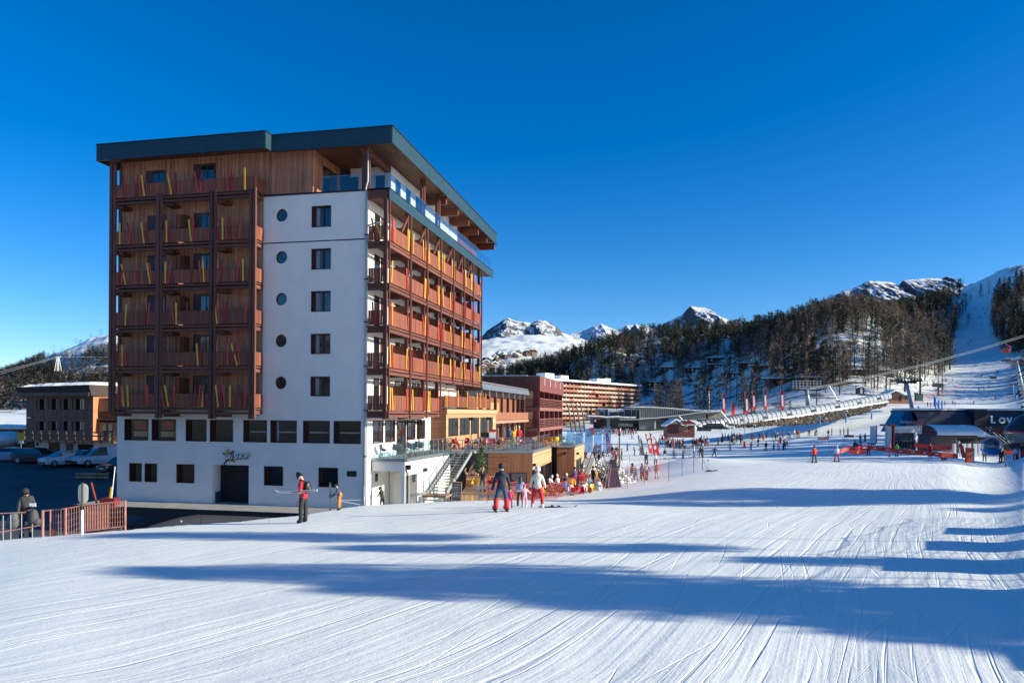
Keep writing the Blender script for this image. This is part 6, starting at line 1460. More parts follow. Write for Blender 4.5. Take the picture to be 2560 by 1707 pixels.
# ---------------------------------------------------------------- flags, banners, poles, nets
def feather(name, label, cat, base, h, w_, m, lean=.0, inner=None, group=None, rz=0.0, curve=.3):
    t = thing(name, label, cat, base, rz, group); MB().tube([(0,0,0),(lean*.4,0,h*.5),(lean,0,h)], [.035,.03,.02], 6).build('pole', M_galv, t)
    n = 14; mb = MB(); vs = []
    for i in range(n+1):
        u = i/n; z = h*(.14+.85*u); xo = lean*(z/h)**1.3; ww = w_*(min(1, (1-u)*3.2)**.6)*(1-.25*u)*1.0+.02; wob = .07*sin(u*7)
        for j in range(4): vs.append((xo+ww*j/3, wob*j/3+.03, z+(.0 if j == 0 else -.12*curve*j*(1-u))))
    mb.add(vs, [(i*4+j, i*4+j+1, (i+1)*4+j+1, (i+1)*4+j) for i in range(n) for j in range(3)]); s = mb.build('cloth', m, t, smooth=True)
    if inner:
        for (zc, rr, mm) in inner:
            d = MB(); u = (zc/h-.14)/.85; ww = w_*(1-.25*u); cx_ = lean*(zc/h)**1.3+ww*.5; wob = .07*sin(u*7)*.5
            k = 14; ring = [(cx_+rr*.62*cos(2*pi*q/k), wob-.0, zc+rr*sin(2*pi*q/k)) for q in range(k)]
            d.add([(x, y-.012, z) for x, y, z in ring]+[(x, y+.06, z) for x, y, z in ring], [tuple(range(k))[::-1], tuple(range(k, 2*k))]+[(q, (q+1) % k, (q+1) % k+k, q+k) for q in range(k)]); d.build('emblem', mm, s)
    return t
M_flag = mat('red_flag_cloth', (.55,.015,.03), rough=.7, var=.1); M_flagw = mat('white_flag_print', (.8,.78,.78), rough=.7)
def flags():
    for i, (px, py, D, ht, hf) in enumerate([(1804.7,1074.4,178,981,0),(1829,1076.5,176,1001,0),(1861.5,1089.3,150,980,0),(1880,1070,185,975,0),(1908.7,1074.4,178,973,0),(1950.8,1081.8,164,971,0)]):
        base = at(px, py, D); base.z = gz(base.x, D); h = (at(px, ht, D).z-base.z)
        t = thing('tall_flag', 'tall flagpole with red and white flag and red padded foot, %s from the left' % ['first','second','third','fourth','fifth','sixth'][i], 'flag', base, 0, 'tall red flags along the beginners area')
        MB().tube([(0,0,0),(0,0,h)], [.06,.04], 6).build('pole', M_galv, t); MB().tube([(0,0,0),(0,0,.1),(0,0,1.3),(0,0,1.35)], [.2,.26,.26,.1], 8).build('padded_foot', M_red, t)
        L_ = h*.40; n = 10; vs = []
        for k in range(n+1):
            u = k/n; ww = .85*sin(min(1, .25+u*1.2)*pi*.5)*(1 if u < .92 else .8)
            for j in range(4): vs.append((-.05+ww*j/3*(1 if i % 2 else 1), .1*sin(u*6+j), h-L_*u-.05*j*(1-u)))
        m = MB(); m.add(vs, [(k*4+j, k*4+j+1, (k+1)*4+j+1, (k+1)*4+j) for k in range(n) for j in range(3)]); s = m.build('cloth', M_flag, t, smooth=True)
        if i not in (1,):
            d = MB(); d.hexa([(.2,-.16,h-L_*.82),(.6,-.16,h-L_*.82),(.6,.2,h-L_*.82),(.2,.2,h-L_*.82),(.15,-.16,h-L_*.3),(.5,-.16,h-L_*.3),(.5,.2,h-L_*.3),(.15,.2,h-L_*.3)]); d.build('white_print', M_flagw, s)
    W_ = M_flagw
    feather('feather_banner', 'dark grey feather banner with white upright letters in the snow', 'banner', G(1602, 122), 4.0, .72, mat('grey_banner_cloth', (.07,.075,.085), rough=.7), lean=-.55)
    o = [b for b in bpy.data.objects if b.name.startswith('feather_banner')][0]
    me = text_mesh('SALOMON'[0:0]+'MOTORS', .42, .005, W_, bold=.01); tx = link('lettering', me, o, (-.32, -.06, 3.5)); tx.rotation_euler = (0, radians(83), 0); tx.rotation_euler = Matrix.Rotation(pi/2, 3, 'X').to_euler(); tx.matrix_local = Matrix.Translation((-.36,-.07,3.5)) @ Matrix.Rotation(radians(83), 4, 'Y') @ Matrix.Rotation(pi/2, 4, 'X')
    feather('feather_banner', 'dark red feather banner with three pale emblems, right of the pair', 'banner', G(1634, 121), 4.3, 1.1, M_flag, lean=-.75, inner=[(3.6,.42,W_),(2.8,.48,W_),(1.75,.36,W_)])
    feather('feather_banner', 'lighter red feather banner with pale emblems, left of the pair', 'banner', G(1624, 127), 4.1, .95, mat('light_red_flag', (.62,.05,.06), rough=.7), lean=-.85, inner=[(3.4,.38,W_),(2.5,.42,W_),(1.7,.3,W_)])
    feather('feather_banner', 'narrow tall red feather flag with white letters behind the snowy bushes', 'banner', G(1518, 128), 4.4, .7, M_flag, lean=-.3, inner=[(3.1,.15,W_),(2.5,.15,W_),(1.9,.15,W_)])
    feather('feather_banner', 'small crimson feather banner with white circle before the turnstiles', 'banner', at(2408, 1152, 84), 2.65, .55, M_crim, lean=-.95, inner=[(2.1,.19,W_)])
    t = thing('square_banner', 'square red banner with white round emblem beside the bushes', 'banner', G(1494, 130)); b = MB(); b.box(-.55,.55,0,.04,.3,1.9); b.build('cloth', M_flag, t); b = MB(); b.tube([(.05,-.02,1.05),(.05,.05,1.05)], .38, 14); b.build('emblem', W_, t)
    for s in (-.5,.5): MB().tube([(s,.05,0),(s,.05,1.8)], .03, 5).build('pole', M_galv, t)
    # red board banners on the piste
    for px, py, D, w_, lab in [(2059,1096,100,1.5,'maroon slow down board on two thin poles, the left one'),(2123,1090,105,1.35,'maroon slow down board on two thin poles, the right one'),(1985,1042,300,0,'')][:2]:
        p = G(px, D); t = thing('slope_sign_board', lab, 'sign board', p); zc = at(px, py, D).z-p.z; MB().box(-w_/2,w_/2,0,.04,zc-.18,zc+.18).build('board', mat('maroon_cloth', (.22,.05,.06)), t)
        for s in (-1,1): MB().tube([(s*w_/2,.05,-.1),(s*w_/2,.05,zc+.25)], .015, 4).build('pole', M_dkmetal, t)
    # red barrier banners round the lift queue
    t = thing('barrier_banners', 'row of red plastic barrier banners with white print round the lift queue', 'barrier', at(2105,1130,90)); o = Vector(t.location)
    P = [(2102,1125,92),(2124,1119,93),(2150,1118,95),(2175,1117,95),(2206,1120,94),(2240,1125,91),(2270,1128,89),(2300,1129,88),(2330,1132,86),(2360,1135,85),(2395,1137,84)]
    for i in range(len(P)-1):
        a, b_ = at(*P[i])-o, at(*P[i+1])-o; m = MB(); m.beam(a+Vector((0,0,-.1)), b_+Vector((0,0,-.1)), .04, .55); bn = m.build('banner_panel', M_red if i % 3 else mat('orange_red_banner', (.70,.07,.03)), t)
        c_ = a.lerp(b_, .5); q = MB(); q.box(c_.x-.35,c_.x+.1,c_.y-.08,c_.y-.03,c_.z-.14,c_.z+.0); q.box(c_.x+.15,c_.x+.4,c_.y-.08,c_.y-.03,c_.z-.12,c_.z-.04); q.build('white_print', M_flagw, bn)
        MB().tube([a+Vector((0,0,-.7)), a+Vector((0,0,.35))], .02, 5).build('post', M_red, t)
    t = thing('yellow_lettered_banner', 'framed red banner with yellow shapes low before the lift queue', 'banner', at(2124,1127,88)); w_ = 1.95; MB().box(0,w_,0,.03,-.35,.1).build('cloth', M_red, t); MB().hexa([(.8,-.03,-.3),(1.2,-.03,-.3),(1.2,0,-.3),(.8,0,-.3),(.9,-.03,.0),(1.05,-.03,.0),(1.05,0,.0),(.9,0,.0)]).build('yellow_shape', M_yellow, t)
    t = thing('inner_barrier', 'second red barrier band inside the lift queue area', 'barrier', at(2290,1115,98)); o = Vector(t.location)
    for a, b_ in (((2285,1113,100),(2325,1116,98)),((2325,1116,98),(2378,1120,95))): MB().beam(at(*a)-o, at(*b_)-o, .04, .5).build('banner_panel', M_red, t)
    t = thing('orange_first_aid_box', 'orange-red banner box at the end of the queue barrier', 'barrier box', at(2360,1137,82)); MB().box(-.25,1.0,0,.3,-.3,.2).build('cover', mat('orange_red_banner', (.7,.07,.03)), t); MB().box(-.2,.3,0,.25,-.55,-.3).build('foot', M_black, t)
    t = thing('orange_crash_mat', 'upright orange crash mat with dark blue back on the shaded snow', 'crash mat', at(2424,1154,82)); MB().hexa([(-.35,0,-.1),(.25,0,-.1),(.25,.3,-.1),(-.35,.3,-.1),(-.3,0,1.55),(.3,0,1.55),(.3,.3,1.55),(-.3,.3,1.55)]).build('mat', mat('burnt_orange', (.45,.06,.02)), t); MB().box(.26,.6,.1,.35,-.1,1.5).build('back_mat', mat('slate_blue_mat', (.09,.10,.2)), t)
    t = thing('red_low_barrier', 'bright red barrier panel between skiers at the far right', 'barrier', at(2520,1130,95)); MB().box(-.6,1.2,0,.05,-.25,.25).build('banner_panel', M_red, t)
    # blue padded snow-gun bases and poles
    for i, (px, py0, py1, D) in enumerate([(2049,1058,1040,185),(2115,1052,1039,195),(2179,1044,1033,205),(2241,1036,1025,215),(2289,1000,986,235),(2339,1024,994,205),(2347,1022,1000,205),(2355,1018,1001,207),(2336,1012,990,206),(2533,986,968,225),(2540,994,980,215),(2296,1026,1015,200)]):
        a = at(px, py0, D); h = at(px, py1, D).z-a.z; t = thing('blue_padded_post', 'blue padded post on the far piste, %s from the left' % ['first','second','third','fourth','fifth','seventh','ninth','tenth','eighth','eleventh','last','sixth'][i], 'padded post', a, 0, 'blue padded posts on the piste')
        MB().tube([(0,0,-.4),(0,0,h)], .22, 8).build('pad', M_bluep, t); MB().tube([(0,0,h),(0,0,h+.8)], .05, 5).build('pole', M_galv, t)
    t = thing('green_box', 'dark green equipment box beside a blue padded post', 'equipment box', at(2299,995,232)); MB().box(-1.1,1.1,0,1,-.9,1.3).build('box', mat('dark_green', (.01,.08,.05)), t); MB().box(-1.2,1.2,-.1,1.1,1.3,1.4).build('lid', M_dkmetal, t)
    # wooden light pole, street furniture
    t = thing('wooden_pole', 'tall brown wooden pole with black lamp near the snowy bushes', 'pole', G(1549, 95)); MB().tube([(0,0,-.5),(0,0,5.4)], [.10,.08], 8).build('shaft', M_bark, t); MB().box(-.14,.14,-.12,.12,4.5,4.8).build('lamp', M_black, t)
    t = thing('wooden_pole', 'thin dark pole left of the narrow red feather flag', 'pole', G(1491, 96)); MB().tube([(0,0,-.3),(0,0,3.7)], .06, 6).build('shaft', M_bark, t); MB().box(-.3,.3,-.05,.05,2.9,3.0).build('crossbar', M_bark, t)
    t = thing('ski_tip_sculpture', 'group of tall black curved ski sculptures behind the red building', 'sculpture', at(1430,1068,150))
    for k in range(4): MB().tube([(k*.9,0,-1),(k*.9-.5,0,2.5),(k*.9-.9,0,4.5),(k*.9-1.5,0,5.2)], [.2,.18,.14,.05], 6).build('tall_ski', M_black, t)
    t = thing('clear_wind_shelter', 'clear plastic wind screens beside the terrace end', 'wind screen', at(1445,1110,82)); gl = glass('blue_plastic', tint=(.55,.75,.95), mixf=.08)
    for k in range(5): MB().box(-1.2+k*1.0, -.3+k*1.0, 1-.2*k, 1.05-.2*k, -1, 1.4+.15*k).build('screen', gl, t)
    MB().box(1.0,1.9,2.0,2.1,-1,2.2).build('white_post', M_whitep, t); MB().box(1.6,2.0,1.9,2.0,1.0,1.8).build('red_notice', M_red, t)
flags()
# ---------------------------------------------------------------- people
def skin_mesh(joints, edges, radii, root=0, sub=1):
    me = bpy.data.meshes.new('tmp'); me.from_pydata(joints, edges, []); o = bpy.data.objects.new('tmp', me); C.objects.link(o)
    m = o.modifiers.new('s', 'SKIN'); m.use_smooth_shade = True
    for i, r_ in enumerate(radii):
        sv = me.skin_vertices[0].data[i]; sv.radius = r_ if isinstance(r_, tuple) else (r_, r_); sv.use_root = (i == root)
    if sub: u = o.modifiers.new('u', 'SUBSURF'); u.levels = sub; u.render_levels = sub
    dg = bpy.context.evaluated_depsgraph_get(); dg.update(); r_ = bpy.data.meshes.new_from_object(o.evaluated_get(dg)); bpy.data.objects.remove(o); bpy.data.meshes.remove(me); return r_
# a pose gives limb directions; the figure faces +Y, feet at z = 0, built 1.70 m tall
def pose_joints(p):
    hipz = p.get('hip', .90); lean = p.get('lean', 0.0); J = {}
    pel = Vector((0, p.get('hipy', 0), hipz)); up = Vector((p.get('side', 0), sin(lean), cos(lean))).normalized()
    J['pelvis'] = pel; J['waist'] = pel+up*.14; J['chest'] = pel+up*.34; J['neck'] = pel+up*.53
    hd = Vector((p.get('hx', 0), sin(lean+p.get('nod', .1)), cos(lean+p.get('nod', .1)))).normalized()
    J['head0'] = J['neck']+hd*.09; J['head1'] = J['neck']+hd*.17; J['head2'] = J['neck']+hd*.255
    for s, n in ((-1, 'l'), (1, 'r')):
        sh = J['chest']+up*.115+Vector((s*.175, 0, 0)); J['sh'+n] = sh
        a = p['arm'+n]; J['el'+n] = sh+Vector(a[0]).normalized()*.28; J['wr'+n] = J['el'+n]+Vector(a[1]).normalized()*.25; J['ha'+n] = J['wr'+n]+Vector(a[1]).normalized()*.09
        hp = pel+Vector((s*.095, 0, -.04)); J['hip'+n] = hp; l = p['leg'+n]; J['kn'+n] = hp+Vector(l[0]).normalized()*.42; J['an'+n] = J['kn'+n]+Vector(l[1]).normalized()*.38
        J['to'+n] = J['an'+n]+Vector((s*.03, .17, -.04)) ; J['he'+n] = J['an'+n]+Vector((0, -.03, -.05))
    return J
def make_body(p, bulk=1.0, sub=1):
    J = pose_joints(p); names = list(J); idx = {n: i for i, n in enumerate(names)}
    E_ = [('pelvis','waist'),('waist','chest'),('chest','neck'),('neck','head0'),('head0','head1'),('head1','head2')]
    for n in 'lr': E_ += [('chest','sh'+n),('sh'+n,'el'+n),('el'+n,'wr'+n),('wr'+n,'ha'+n),('pelvis','hip'+n),('hip'+n,'kn'+n),('kn'+n,'an'+n),('an'+n,'to'+n),('an'+n,'he'+n)]
    b = bulk
    rad = {'pelvis': (.15*b,.125*b), 'waist': (.155*b,.125*b), 'chest': (.17*b,.135*b), 'neck': (.075,.07), 'head0': (.075,.08), 'head1': (.088,.10), 'head2': (.070,.08)}
    for n in 'lr': rad.update({'sh'+n: .088*b, 'el'+n: .066*b, 'wr'+n: .050, 'ha'+n: .048, 'hip'+n: .108*b, 'kn'+n: .080*b, 'an'+n: .072, 'to'+n: .05, 'he'+n: .055})
    me = skin_mesh([tuple(J[n]) for n in names], [(idx[a], idx[c]) for a, c in E_], [rad[n] for n in names], idx['pelvis'], sub)
    # colour by nearest bone: 0 jacket 1 trousers 2 skin 3 boots 4 gloves
    reg = {'pelvis':0,'waist':0,'chest':0,'neck':2,'head0':2,'head1':2,'head2':2}
    seg = [(J['pelvis']-Vector((0,0,.03)),J['neck'],0),(J['neck']+(J['head0']-J['neck'])*.5,J['head2'],2)]
    for n in 'lr': seg += [(J['sh'+n],J['wr'+n],0),(J['wr'+n]+(J['ha'+n]-J['wr'+n])*.3,J['ha'+n],4),(J['hip'+n]-Vector((0,0,.10)),J['kn'+n],1),(J['kn'+n],J['an'+n]+(J['kn'+n]-J['an'+n])*.32,1),(J['an'+n]+(J['kn'+n]-J['an'+n])*.12,J['to'+n],3),(J['an'+n],J['he'+n],3)]
    for m_ in range(5): me.materials.append(None)
    from mathutils.geometry import intersect_point_line
    for f in me.polygons:
        c = f.center; best = (9, 0)
        for a, c2, m_ in seg:
            q, t = intersect_point_line(c, a, c2); q = a.lerp(c2, min(1, max(0, t))); d = (c-q).length
            if d < best[0]: best = (d, m_)
        f.material_index = best[1]; f.use_smooth = True
    return me, J
dn = (0,0,-1)
POSE = {
 'stand': dict(arml=((-.25,.05,-1),(-.1,.35,-1)), armr=((.25,.05,-1),(.1,.35,-1)), legl=((-.12,.0,-1),dn), legr=((.12,.0,-1),dn)),
 'wide': dict(hip=.88, arml=((-.35,.0,-1),(-.2,.5,-1)), armr=((.35,.0,-1),(.2,.5,-1)), legl=((-.22,.1,-1),(-.08,-.1,-1)), legr=((.22,.1,-1),(.08,-.1,-1))),
 'walk': dict(hip=.88, lean=.08, arml=((-.15,-.45,-1),(-.05,.1,-1)), armr=((.15,.45,-1),(0,.8,-.8)), legl=((-.08,.38,-1),(0,.0,-1)), legr=((.08,-.25,-1),(0,-.55,-1))),
 'ski': dict(hip=.80, lean=.42, nod=-.25, hipy=-.1, arml=((-.5,.35,-.8),(-.2,.9,-.2)), armr=((.5,.35,-.8),(.2,.9,-.2)), legl=((-.18,.5,-1),(-.05,-.5,-1)), legr=((.18,.5,-1),(.05,-.5,-1))),
 'turn': dict(hip=.80, lean=.35, side=.12, nod=-.2, hipy=-.08, arml=((-.9,.2,-.5),(-.6,.7,-.2)), armr=((.8,.3,-.5),(.5,.8,-.3)), legl=((-.45,.3,-1),(-.35,-.35,-1)), legr=((.10,.45,-1),(.30,-.4,-1))),
 'skate': dict(hip=.83, lean=.3, hipy=-.05, arml=((-.35,-.5,-.8),(-.2,.2,-.9)), armr=((.4,.6,-.6),(.2,.9,-.1)), legl=((-.15,.6,-1),(-.1,-.2,-1)), legr=((.5,-.45,-1),(.45,-.5,-1))),
 'raise': dict(arml=((-.3,.0,-1),(-.1,.4,-1)), armr=((.3,.15,1),(-.05,.2,1)), legl=((-.12,0,-1),dn), legr=((.12,0,-1),dn)),
 'phone': dict(nod=.35, arml=((-.25,.2,-1),(.35,.9,.35)), armr=((.25,.2,-1),(-.35,.9,.45)), legl=((-.10,0,-1),dn), legr=((.12,.05,-1),dn)),
 'carry': dict(nod=.6, lean=.05, arml=((-.2,-.15,-1),(.1,.95,-.02)), armr=((.12,.25,-1),(0,.35,-1)), legl=((-.09,.06,-1),(0,-.06,-1)), legr=((.10,-.03,-1),dn)),
 'down': dict(nod=.5, lean=.22, arml=((-.2,.35,-1),(.1,.7,-.5)), armr=((.2,.35,-1),(-.1,.8,-.4)), legl=((-.10,.1,-1),(0,-.15,-1)), legr=((.10,-.05,-1),dn)),
 'sit': dict(hip=.50, lean=.1, arml=((-.25,.3,-1),(.1,.9,-.1)), armr=((.25,.3,-1),(-.1,.9,-.1)), legl=((-.12,1,-.05),dn), legr=((.14,1,-.02),dn)),
 'reach': dict(arml=((-.9,.3,-.35),(-1,.3,-.1)), armr=((.7,.1,-.7),(.8,.3,-.5)), legl=((-.12,0,-1),dn), legr=((.12,0,-1),dn)),
}
BODY = {}
for k_, p_ in POSE.items():
    me_, J_ = make_body(p_); low = min(v.co.z for v in me_.vertices); BODY[k_] = (me_, J_, low)
helm = MB(); helm.lathe([(.0,.14),(.06,.135),(.105,.09),(.125,.02),(.118,-.05),(.10,-.075)], n=12); HELM = helm.mesh('helmet', [M_black], smooth=True)
beanie = MB(); beanie.lathe([(.0,.20),(.045,.17),(.095,.09),(.112,.02),(.114,-.03)], n=12); BEAN = beanie.mesh('beanie', [M_black], smooth=True)
bob = MB(); bob.lathe([(.0,.16),(.05,.15),(.1,.09),(.112,.02),(.114,-.03)], n=12); bob.ell((0,0,.19), (.045,.045,.045), 8, 5); BOB = bob.mesh('bobble_hat', [M_black], smooth=True)
hair = MB(); hair.ell((0,-.03,.0), (.115,.125,.13), 10, 8); hair.ell((0,-.075,-.16), (.09,.06,.16), 8, 6); HAIR = hair.mesh('hair', [M_black], smooth=True)
hood = MB(); hood.ell((0,-.02,.0), (.135,.14,.15), 10, 8); HOOD = hood.mesh('hood', [M_black], smooth=True)
gog = MB(); gog.tube([(.115*sin(t), .115*cos(t), 0) for t in [-1.1+.22*k for k in range(11)]], .03, 6); GOG = gog.mesh('goggles', [M_pane], smooth=True)
def face_mesh():
    m = MB(); m.ell((0,.098,-.012), (.014,.022,.03), 6, 5); 
    for s in (-1, 1): m.ell((s*.096,.0,-.01), (.014,.022,.032), 6, 5)
    m.ell((0,.088,-.062), (.028,.010,.008), 6, 4, 1)
    for s in (-1, 1): m.ell((s*.034,.088,.02), (.013,.010,.008), 6, 4, 2)
    return m.mesh('face', [mat('skin', (.55,.33,.24), rough=.6), mat('lips', (.40,.13,.11)), M_black], smooth=True)
FACE = face_mesh()
def glove_mesh():
    m = MB(); m.ell((0,0,-.045), (.045,.022,.055), 8, 6)
    for k, (x, L_) in enumerate(((-.033,.055),(-.011,.065),(.012,.062),(.033,.05))): m.tube([(x,0,-.08),(x*1.1,.012,-.085-L_*.5),(x*1.1,.035,-.085-L_)], [.013,.012,.010], 6)
    m.tube([(.035,0,-.03),(.062,.015,-.055),(.066,.03,-.085)], [.016,.014,.011], 6); return m.mesh('glove', [M_black], smooth=True)
GLOVE = glove_mesh()
pk = MB(); pk.ell((0,0,0), (.16,.09,.22), 10, 8); pk.ell((0,-.06,-.06), (.11,.06,.12), 8, 6); PACK = pk.mesh('backpack', [M_black], smooth=True)
def ski_pair_mesh(L_=1.6, col=None):
    m = MB()
    m.hexa([(-.045,-L_*.42,0),(.045,-L_*.42,0),(.04,L_*.50,0),(-.04,L_*.50,0),(-.045,-L_*.42,.02),(.045,-L_*.42,.02),(.04,L_*.50,.02),(-.04,L_*.50,.02)])
    m.hexa([(-.04,L_*.50,0),(.04,L_*.50,0),(.015,L_*.60,.10),(-.015,L_*.60,.10),(-.04,L_*.50,.02),(.04,L_*.50,.02),(.015,L_*.60,.115),(-.015,L_*.60,.115)])
    m.box(-.035,.035,.10,.24,.02,.06,1); m.box(-.035,.035,-.17,-.05,.02,.08,1); return m.mesh('ski', [M_black, M_black])
SKI = ski_pair_mesh()
POLE = MB().tube([(0,0,0),(0,0,1.12)], .009, 5).tube([(0,0,1.0),(0,0,1.14)], .016, 5).lathe([(.005,.07),(.045,.06)], n=8).mesh('ski_pole', [M_dkmetal])
PCOL = {}
def cloth(c, rough=.75):
    key = 'fabric_%02d_%02d_%02d' % tuple(int(q*99) for q in c); return mat(key, c, rough=rough, var=.14, scale=5, bump=.3, bscale=9)
BLK=(.014,.015,.018); NAVY=(.012,.018,.045); RED=(.45,.01,.02); WHT=(.66,.65,.58); GRY=(.10,.105,.11); BLU=(.03,.16,.42); TEAL=(.02,.17,.18); PNK=(.60,.28,.36); MAG=(.50,.03,.16); ORG=(.60,.18,.03); LAV=(.36,.36,.50); GRN=(.06,.40,.10); YEL=(.60,.36,.05); MAR=(.16,.02,.03); PUR=(.08,.06,.22); BRN=(.13,.08,.05); TAN=(.38,.27,.18); OLV=(.07,.08,.05); SKN=(.55,.33,.24)
def person(label, x, y, z, face, h=1.68, pose='stand', jac=BLK, tro=BLK, hat='helmet', hatc=BLK, skis=False, poles=False, pack=None, group=None, glove=BLK, boots=BLK, detail=False, goggles=False, hairc=None, skic=GRY, tilt=0):
    me, J, low = BODY[pose]; s = h/1.70
    t = thing('person', label, 'person', (x, y, z), face, group); t.scale = (s, s, s)
    b = link('body', me, t, (0, 0, -low+(.02 if skis else 0))); bz = -low+(.02 if skis else 0)
    for i, c in enumerate((jac, tro, SKN, boots, glove)):
        b.material_slots[i].link = 'OBJECT'; b.material_slots[i].material = cloth(c)
    hc = J['head1']+Vector((0,0,bz)); hd = (J['head2']-J['neck']).normalized(); rot = Vector((0,0,1)).rotation_difference(hd)
    def part(m_, mesh_name, c, loc, extra=None, sc=None):
        o = link(mesh_name, m_, t, loc); o.rotation_mode = 'QUATERNION'; o.rotation_quaternion = rot if extra is None else extra
        if c is not None: o.material_slots[0].link = 'OBJECT'; o.material_slots[0].material = cloth(c, .45)
        if sc: o.scale = (sc,)*3
        return o
    if hat == 'helmet': part(HELM, 'helmet', hatc, hc+hd*.04)
    elif hat == 'beanie': part(BEAN, 'beanie', hatc, hc+hd*.035)
    elif hat == 'bobble': part(BOB, 'bobble_hat', hatc, hc+hd*.035)
    elif hat == 'hood': part(HOOD, 'hood', hatc, hc+hd*.02)
    if hat == 'hair' or hairc: part(HAIR, 'hair', hairc or hatc, hc+hd*.02)
    if goggles: part(GOG, 'goggles', None, hc+hd*.03)
    if detail:
        part(FACE, 'face', None, hc)
        for n in 'lr':
            d = (J['ha'+n]-J['el'+n]).normalized(); o = part(GLOVE, 'glove', glove, J['wr'+n]+Vector((0,0,bz)), Vector((0,0,-1)).rotation_difference(d))
    if pack: 
        part(PACK, 'backpack', pack, J['chest']+Vector((0,-.20,bz)), (J['neck']-J['pelvis']).normalized().to_track_quat('Z','Y') if False else Vector((0,0,1)).rotation_difference((J['neck']-J['pelvis']).normalized()))
    if skis:
        for n in 'lr': o = link('ski', SKI, t, (J['an'+n].x, J['an'+n].y+.02, 0)); o.material_slots[0].link = 'OBJECT'; o.material_slots[0].material = cloth(skic, .3)
    if poles:
        for n, sg in (('l', -1), ('r', 1)): h_ = J['ha'+n]+Vector((0,0,bz)); o = link('ski_pole', POLE, t, h_-Vector((0,0,0))); L_ = max(.5, h_.z); d = Vector((sg*.12, -.55 if pose in ('ski','turn','skate') else .25, -1)).normalized(); o.rotation_mode = 'QUATERNION'; o.rotation_quaternion = Vector((0,0,1)).rotation_difference(-d); o.location = h_+d*(h_.z/max(.3,-d.z))
    return t
def P(label, px, D, face, z=None, **k):
    x = X_(px, D); return person(label, x, D, gz(x, D) if z is None else z, face, **k)
def near_people():
    L_, R_, AW, TO = radians(90), radians(-90), 0.0, pi       # facing: left, right, away, towards camera
    t = P('man in red and black jacket and black beanie looking down, skis under his arm', 760, 26.6, radians(75), pose='carry', jac=RED, tro=(.018,.02,.025), hat='beanie', hatc=(.008,.008,.01), pack=(.02,.022,.025), detail=True, h=1.76)
    x, y, z = t.location
    m = MB(); m.ell((0,.02,1.36), (.195,.15,.13), 10, 6); o = m.build('black_yoke', cloth(BLK), t, smooth=True)
    m = MB(); m.box(-.10,.12,.142,.155,1.27,1.285); m.build('white_chest_print', M_whitep, t)
    k = thing('carried_skis', 'pair of white skis held level under the arm of the man in red', 'skis', (x-.12, y-.22, z+1.12), radians(84))
    for i, dz in enumerate((0, .05)):
        b = MB(); b.hexa([(-.045,-.7,dz),(.045,-.7,dz),(.045,.72,dz),(-.045,.72,dz),(-.045,-.7,dz+.018),(.045,-.7,dz+.018),(.045,.72,dz+.018),(-.045,.72,dz+.018)]); b.hexa([(-.045,.72,dz),(.045,.72,dz),(.02,.88,dz+(.07 if i else -.05)),(-.02,.88,dz+(.07 if i else -.05)),(-.045,.72,dz+.018),(.045,.72,dz+.018),(.02,.88,dz+(.09 if i else -.035)),(-.02,.88,dz+(.09 if i else -.035))]); o = b.build('ski', cloth((.6,.62,.66), .3), k); o.rotation_euler = (-.08,0,0)
        b = MB(); b.box(-.04,.04,-.12,.02,dz+.018 if i else dz-.05,dz+.07 if i else dz); b.build('binding', M_steel, k)
    g = thing('pink_goggles', 'pink goggles dangling from the hand of the man in red', 'goggles', (x-.21, y+.18, z+.66), radians(75)); MB().tube([(0,.1*cos(t_),.09*sin(t_)) for t_ in [2*pi*q/10 for q in range(11)]], .018, 6).build('strap', cloth((.8,.08,.25)), g)
    t = P('child in orange and slate blue ski suit with dark helmet, skis upright in hand', 850, 35.4, radians(95), pose='down', jac=(.05,.07,.12), tro=(.55,.20,.03), hat='helmet', goggles=True, detail=True, h=1.25)
    m = MB(); m.ell((0,-.045,1.0), (.168,.135,.21), 12, 8); m.build('orange_jacket_panel', cloth((.55,.20,.03)), t, smooth=True)
    x, y, z = t.location; k = thing('upright_skis', 'dark ski pair stood upright beside the child in orange', 'skis', (x-.42, y-.1, z-.1), radians(20)); MB().hexa([(-.05,-.02,0),(.05,-.02,0),(.05,.0,0),(-.05,.0,0),(-.05,-.04,1.35),(.05,-.04,1.35),(.05,-.02,1.35),(-.05,-.02,1.35)]).build('ski', cloth((.05,.08,.09), .3), k); MB().hexa([(-.05,.01,0),(.05,.01,0),(.05,.03,0),(-.05,.03,0),(-.045,.0,1.45),(.045,.0,1.45),(.045,.02,1.45),(-.045,.02,1.45)]).build('ski', cloth((.02,.03,.035), .3), k)
    k = thing('ski_poles', 'two pale ski poles trailing right from the child in orange', 'ski poles', (x-.12, y-.12, z+.50), 0); MB().tube([(0,0,0),(1.15,0,.02)], .011, 5).build('pole', M_whitep, k); MB().tube([(0,0,0),(1.12,.1,-.22)], .011, 5).build('pole', M_whitep, k)
    t = P('child in black with helmet bending at the white underpass wall', 957, 45.6, radians(60), z=-.05, pose='down', h=1.32, goggles=True)
    x, y, z = t.location; k = thing('ski_poles', 'pale ski pole held level by the child in black at the white wall', 'ski poles', (x+.15, y-.2, z+.38)); MB().tube([(0,0,0),(.75,0,.06)], .011, 5).build('pole', M_galv, k)
    # trio watching downhill
    t = P('skier seen from behind in navy jacket, blue and red trousers and black helmet', 1255, 28.2, radians(8), pose='wide', jac=(.010,.014,.035), tro=(.02,.055,.12), hat='helmet', hatc=(.012,.013,.016), skis=True, poles=False, h=1.76, skic=(.3,.02,.03), boots=(.015,.015,.02), detail=True)
    m = MB(); m.ell((0,-.06,1.43), (.15,.11,.10), 10, 6); m.build('hood_collar', cloth((.010,.014,.035)), t, smooth=True)
    J = BODY['wide'][1]
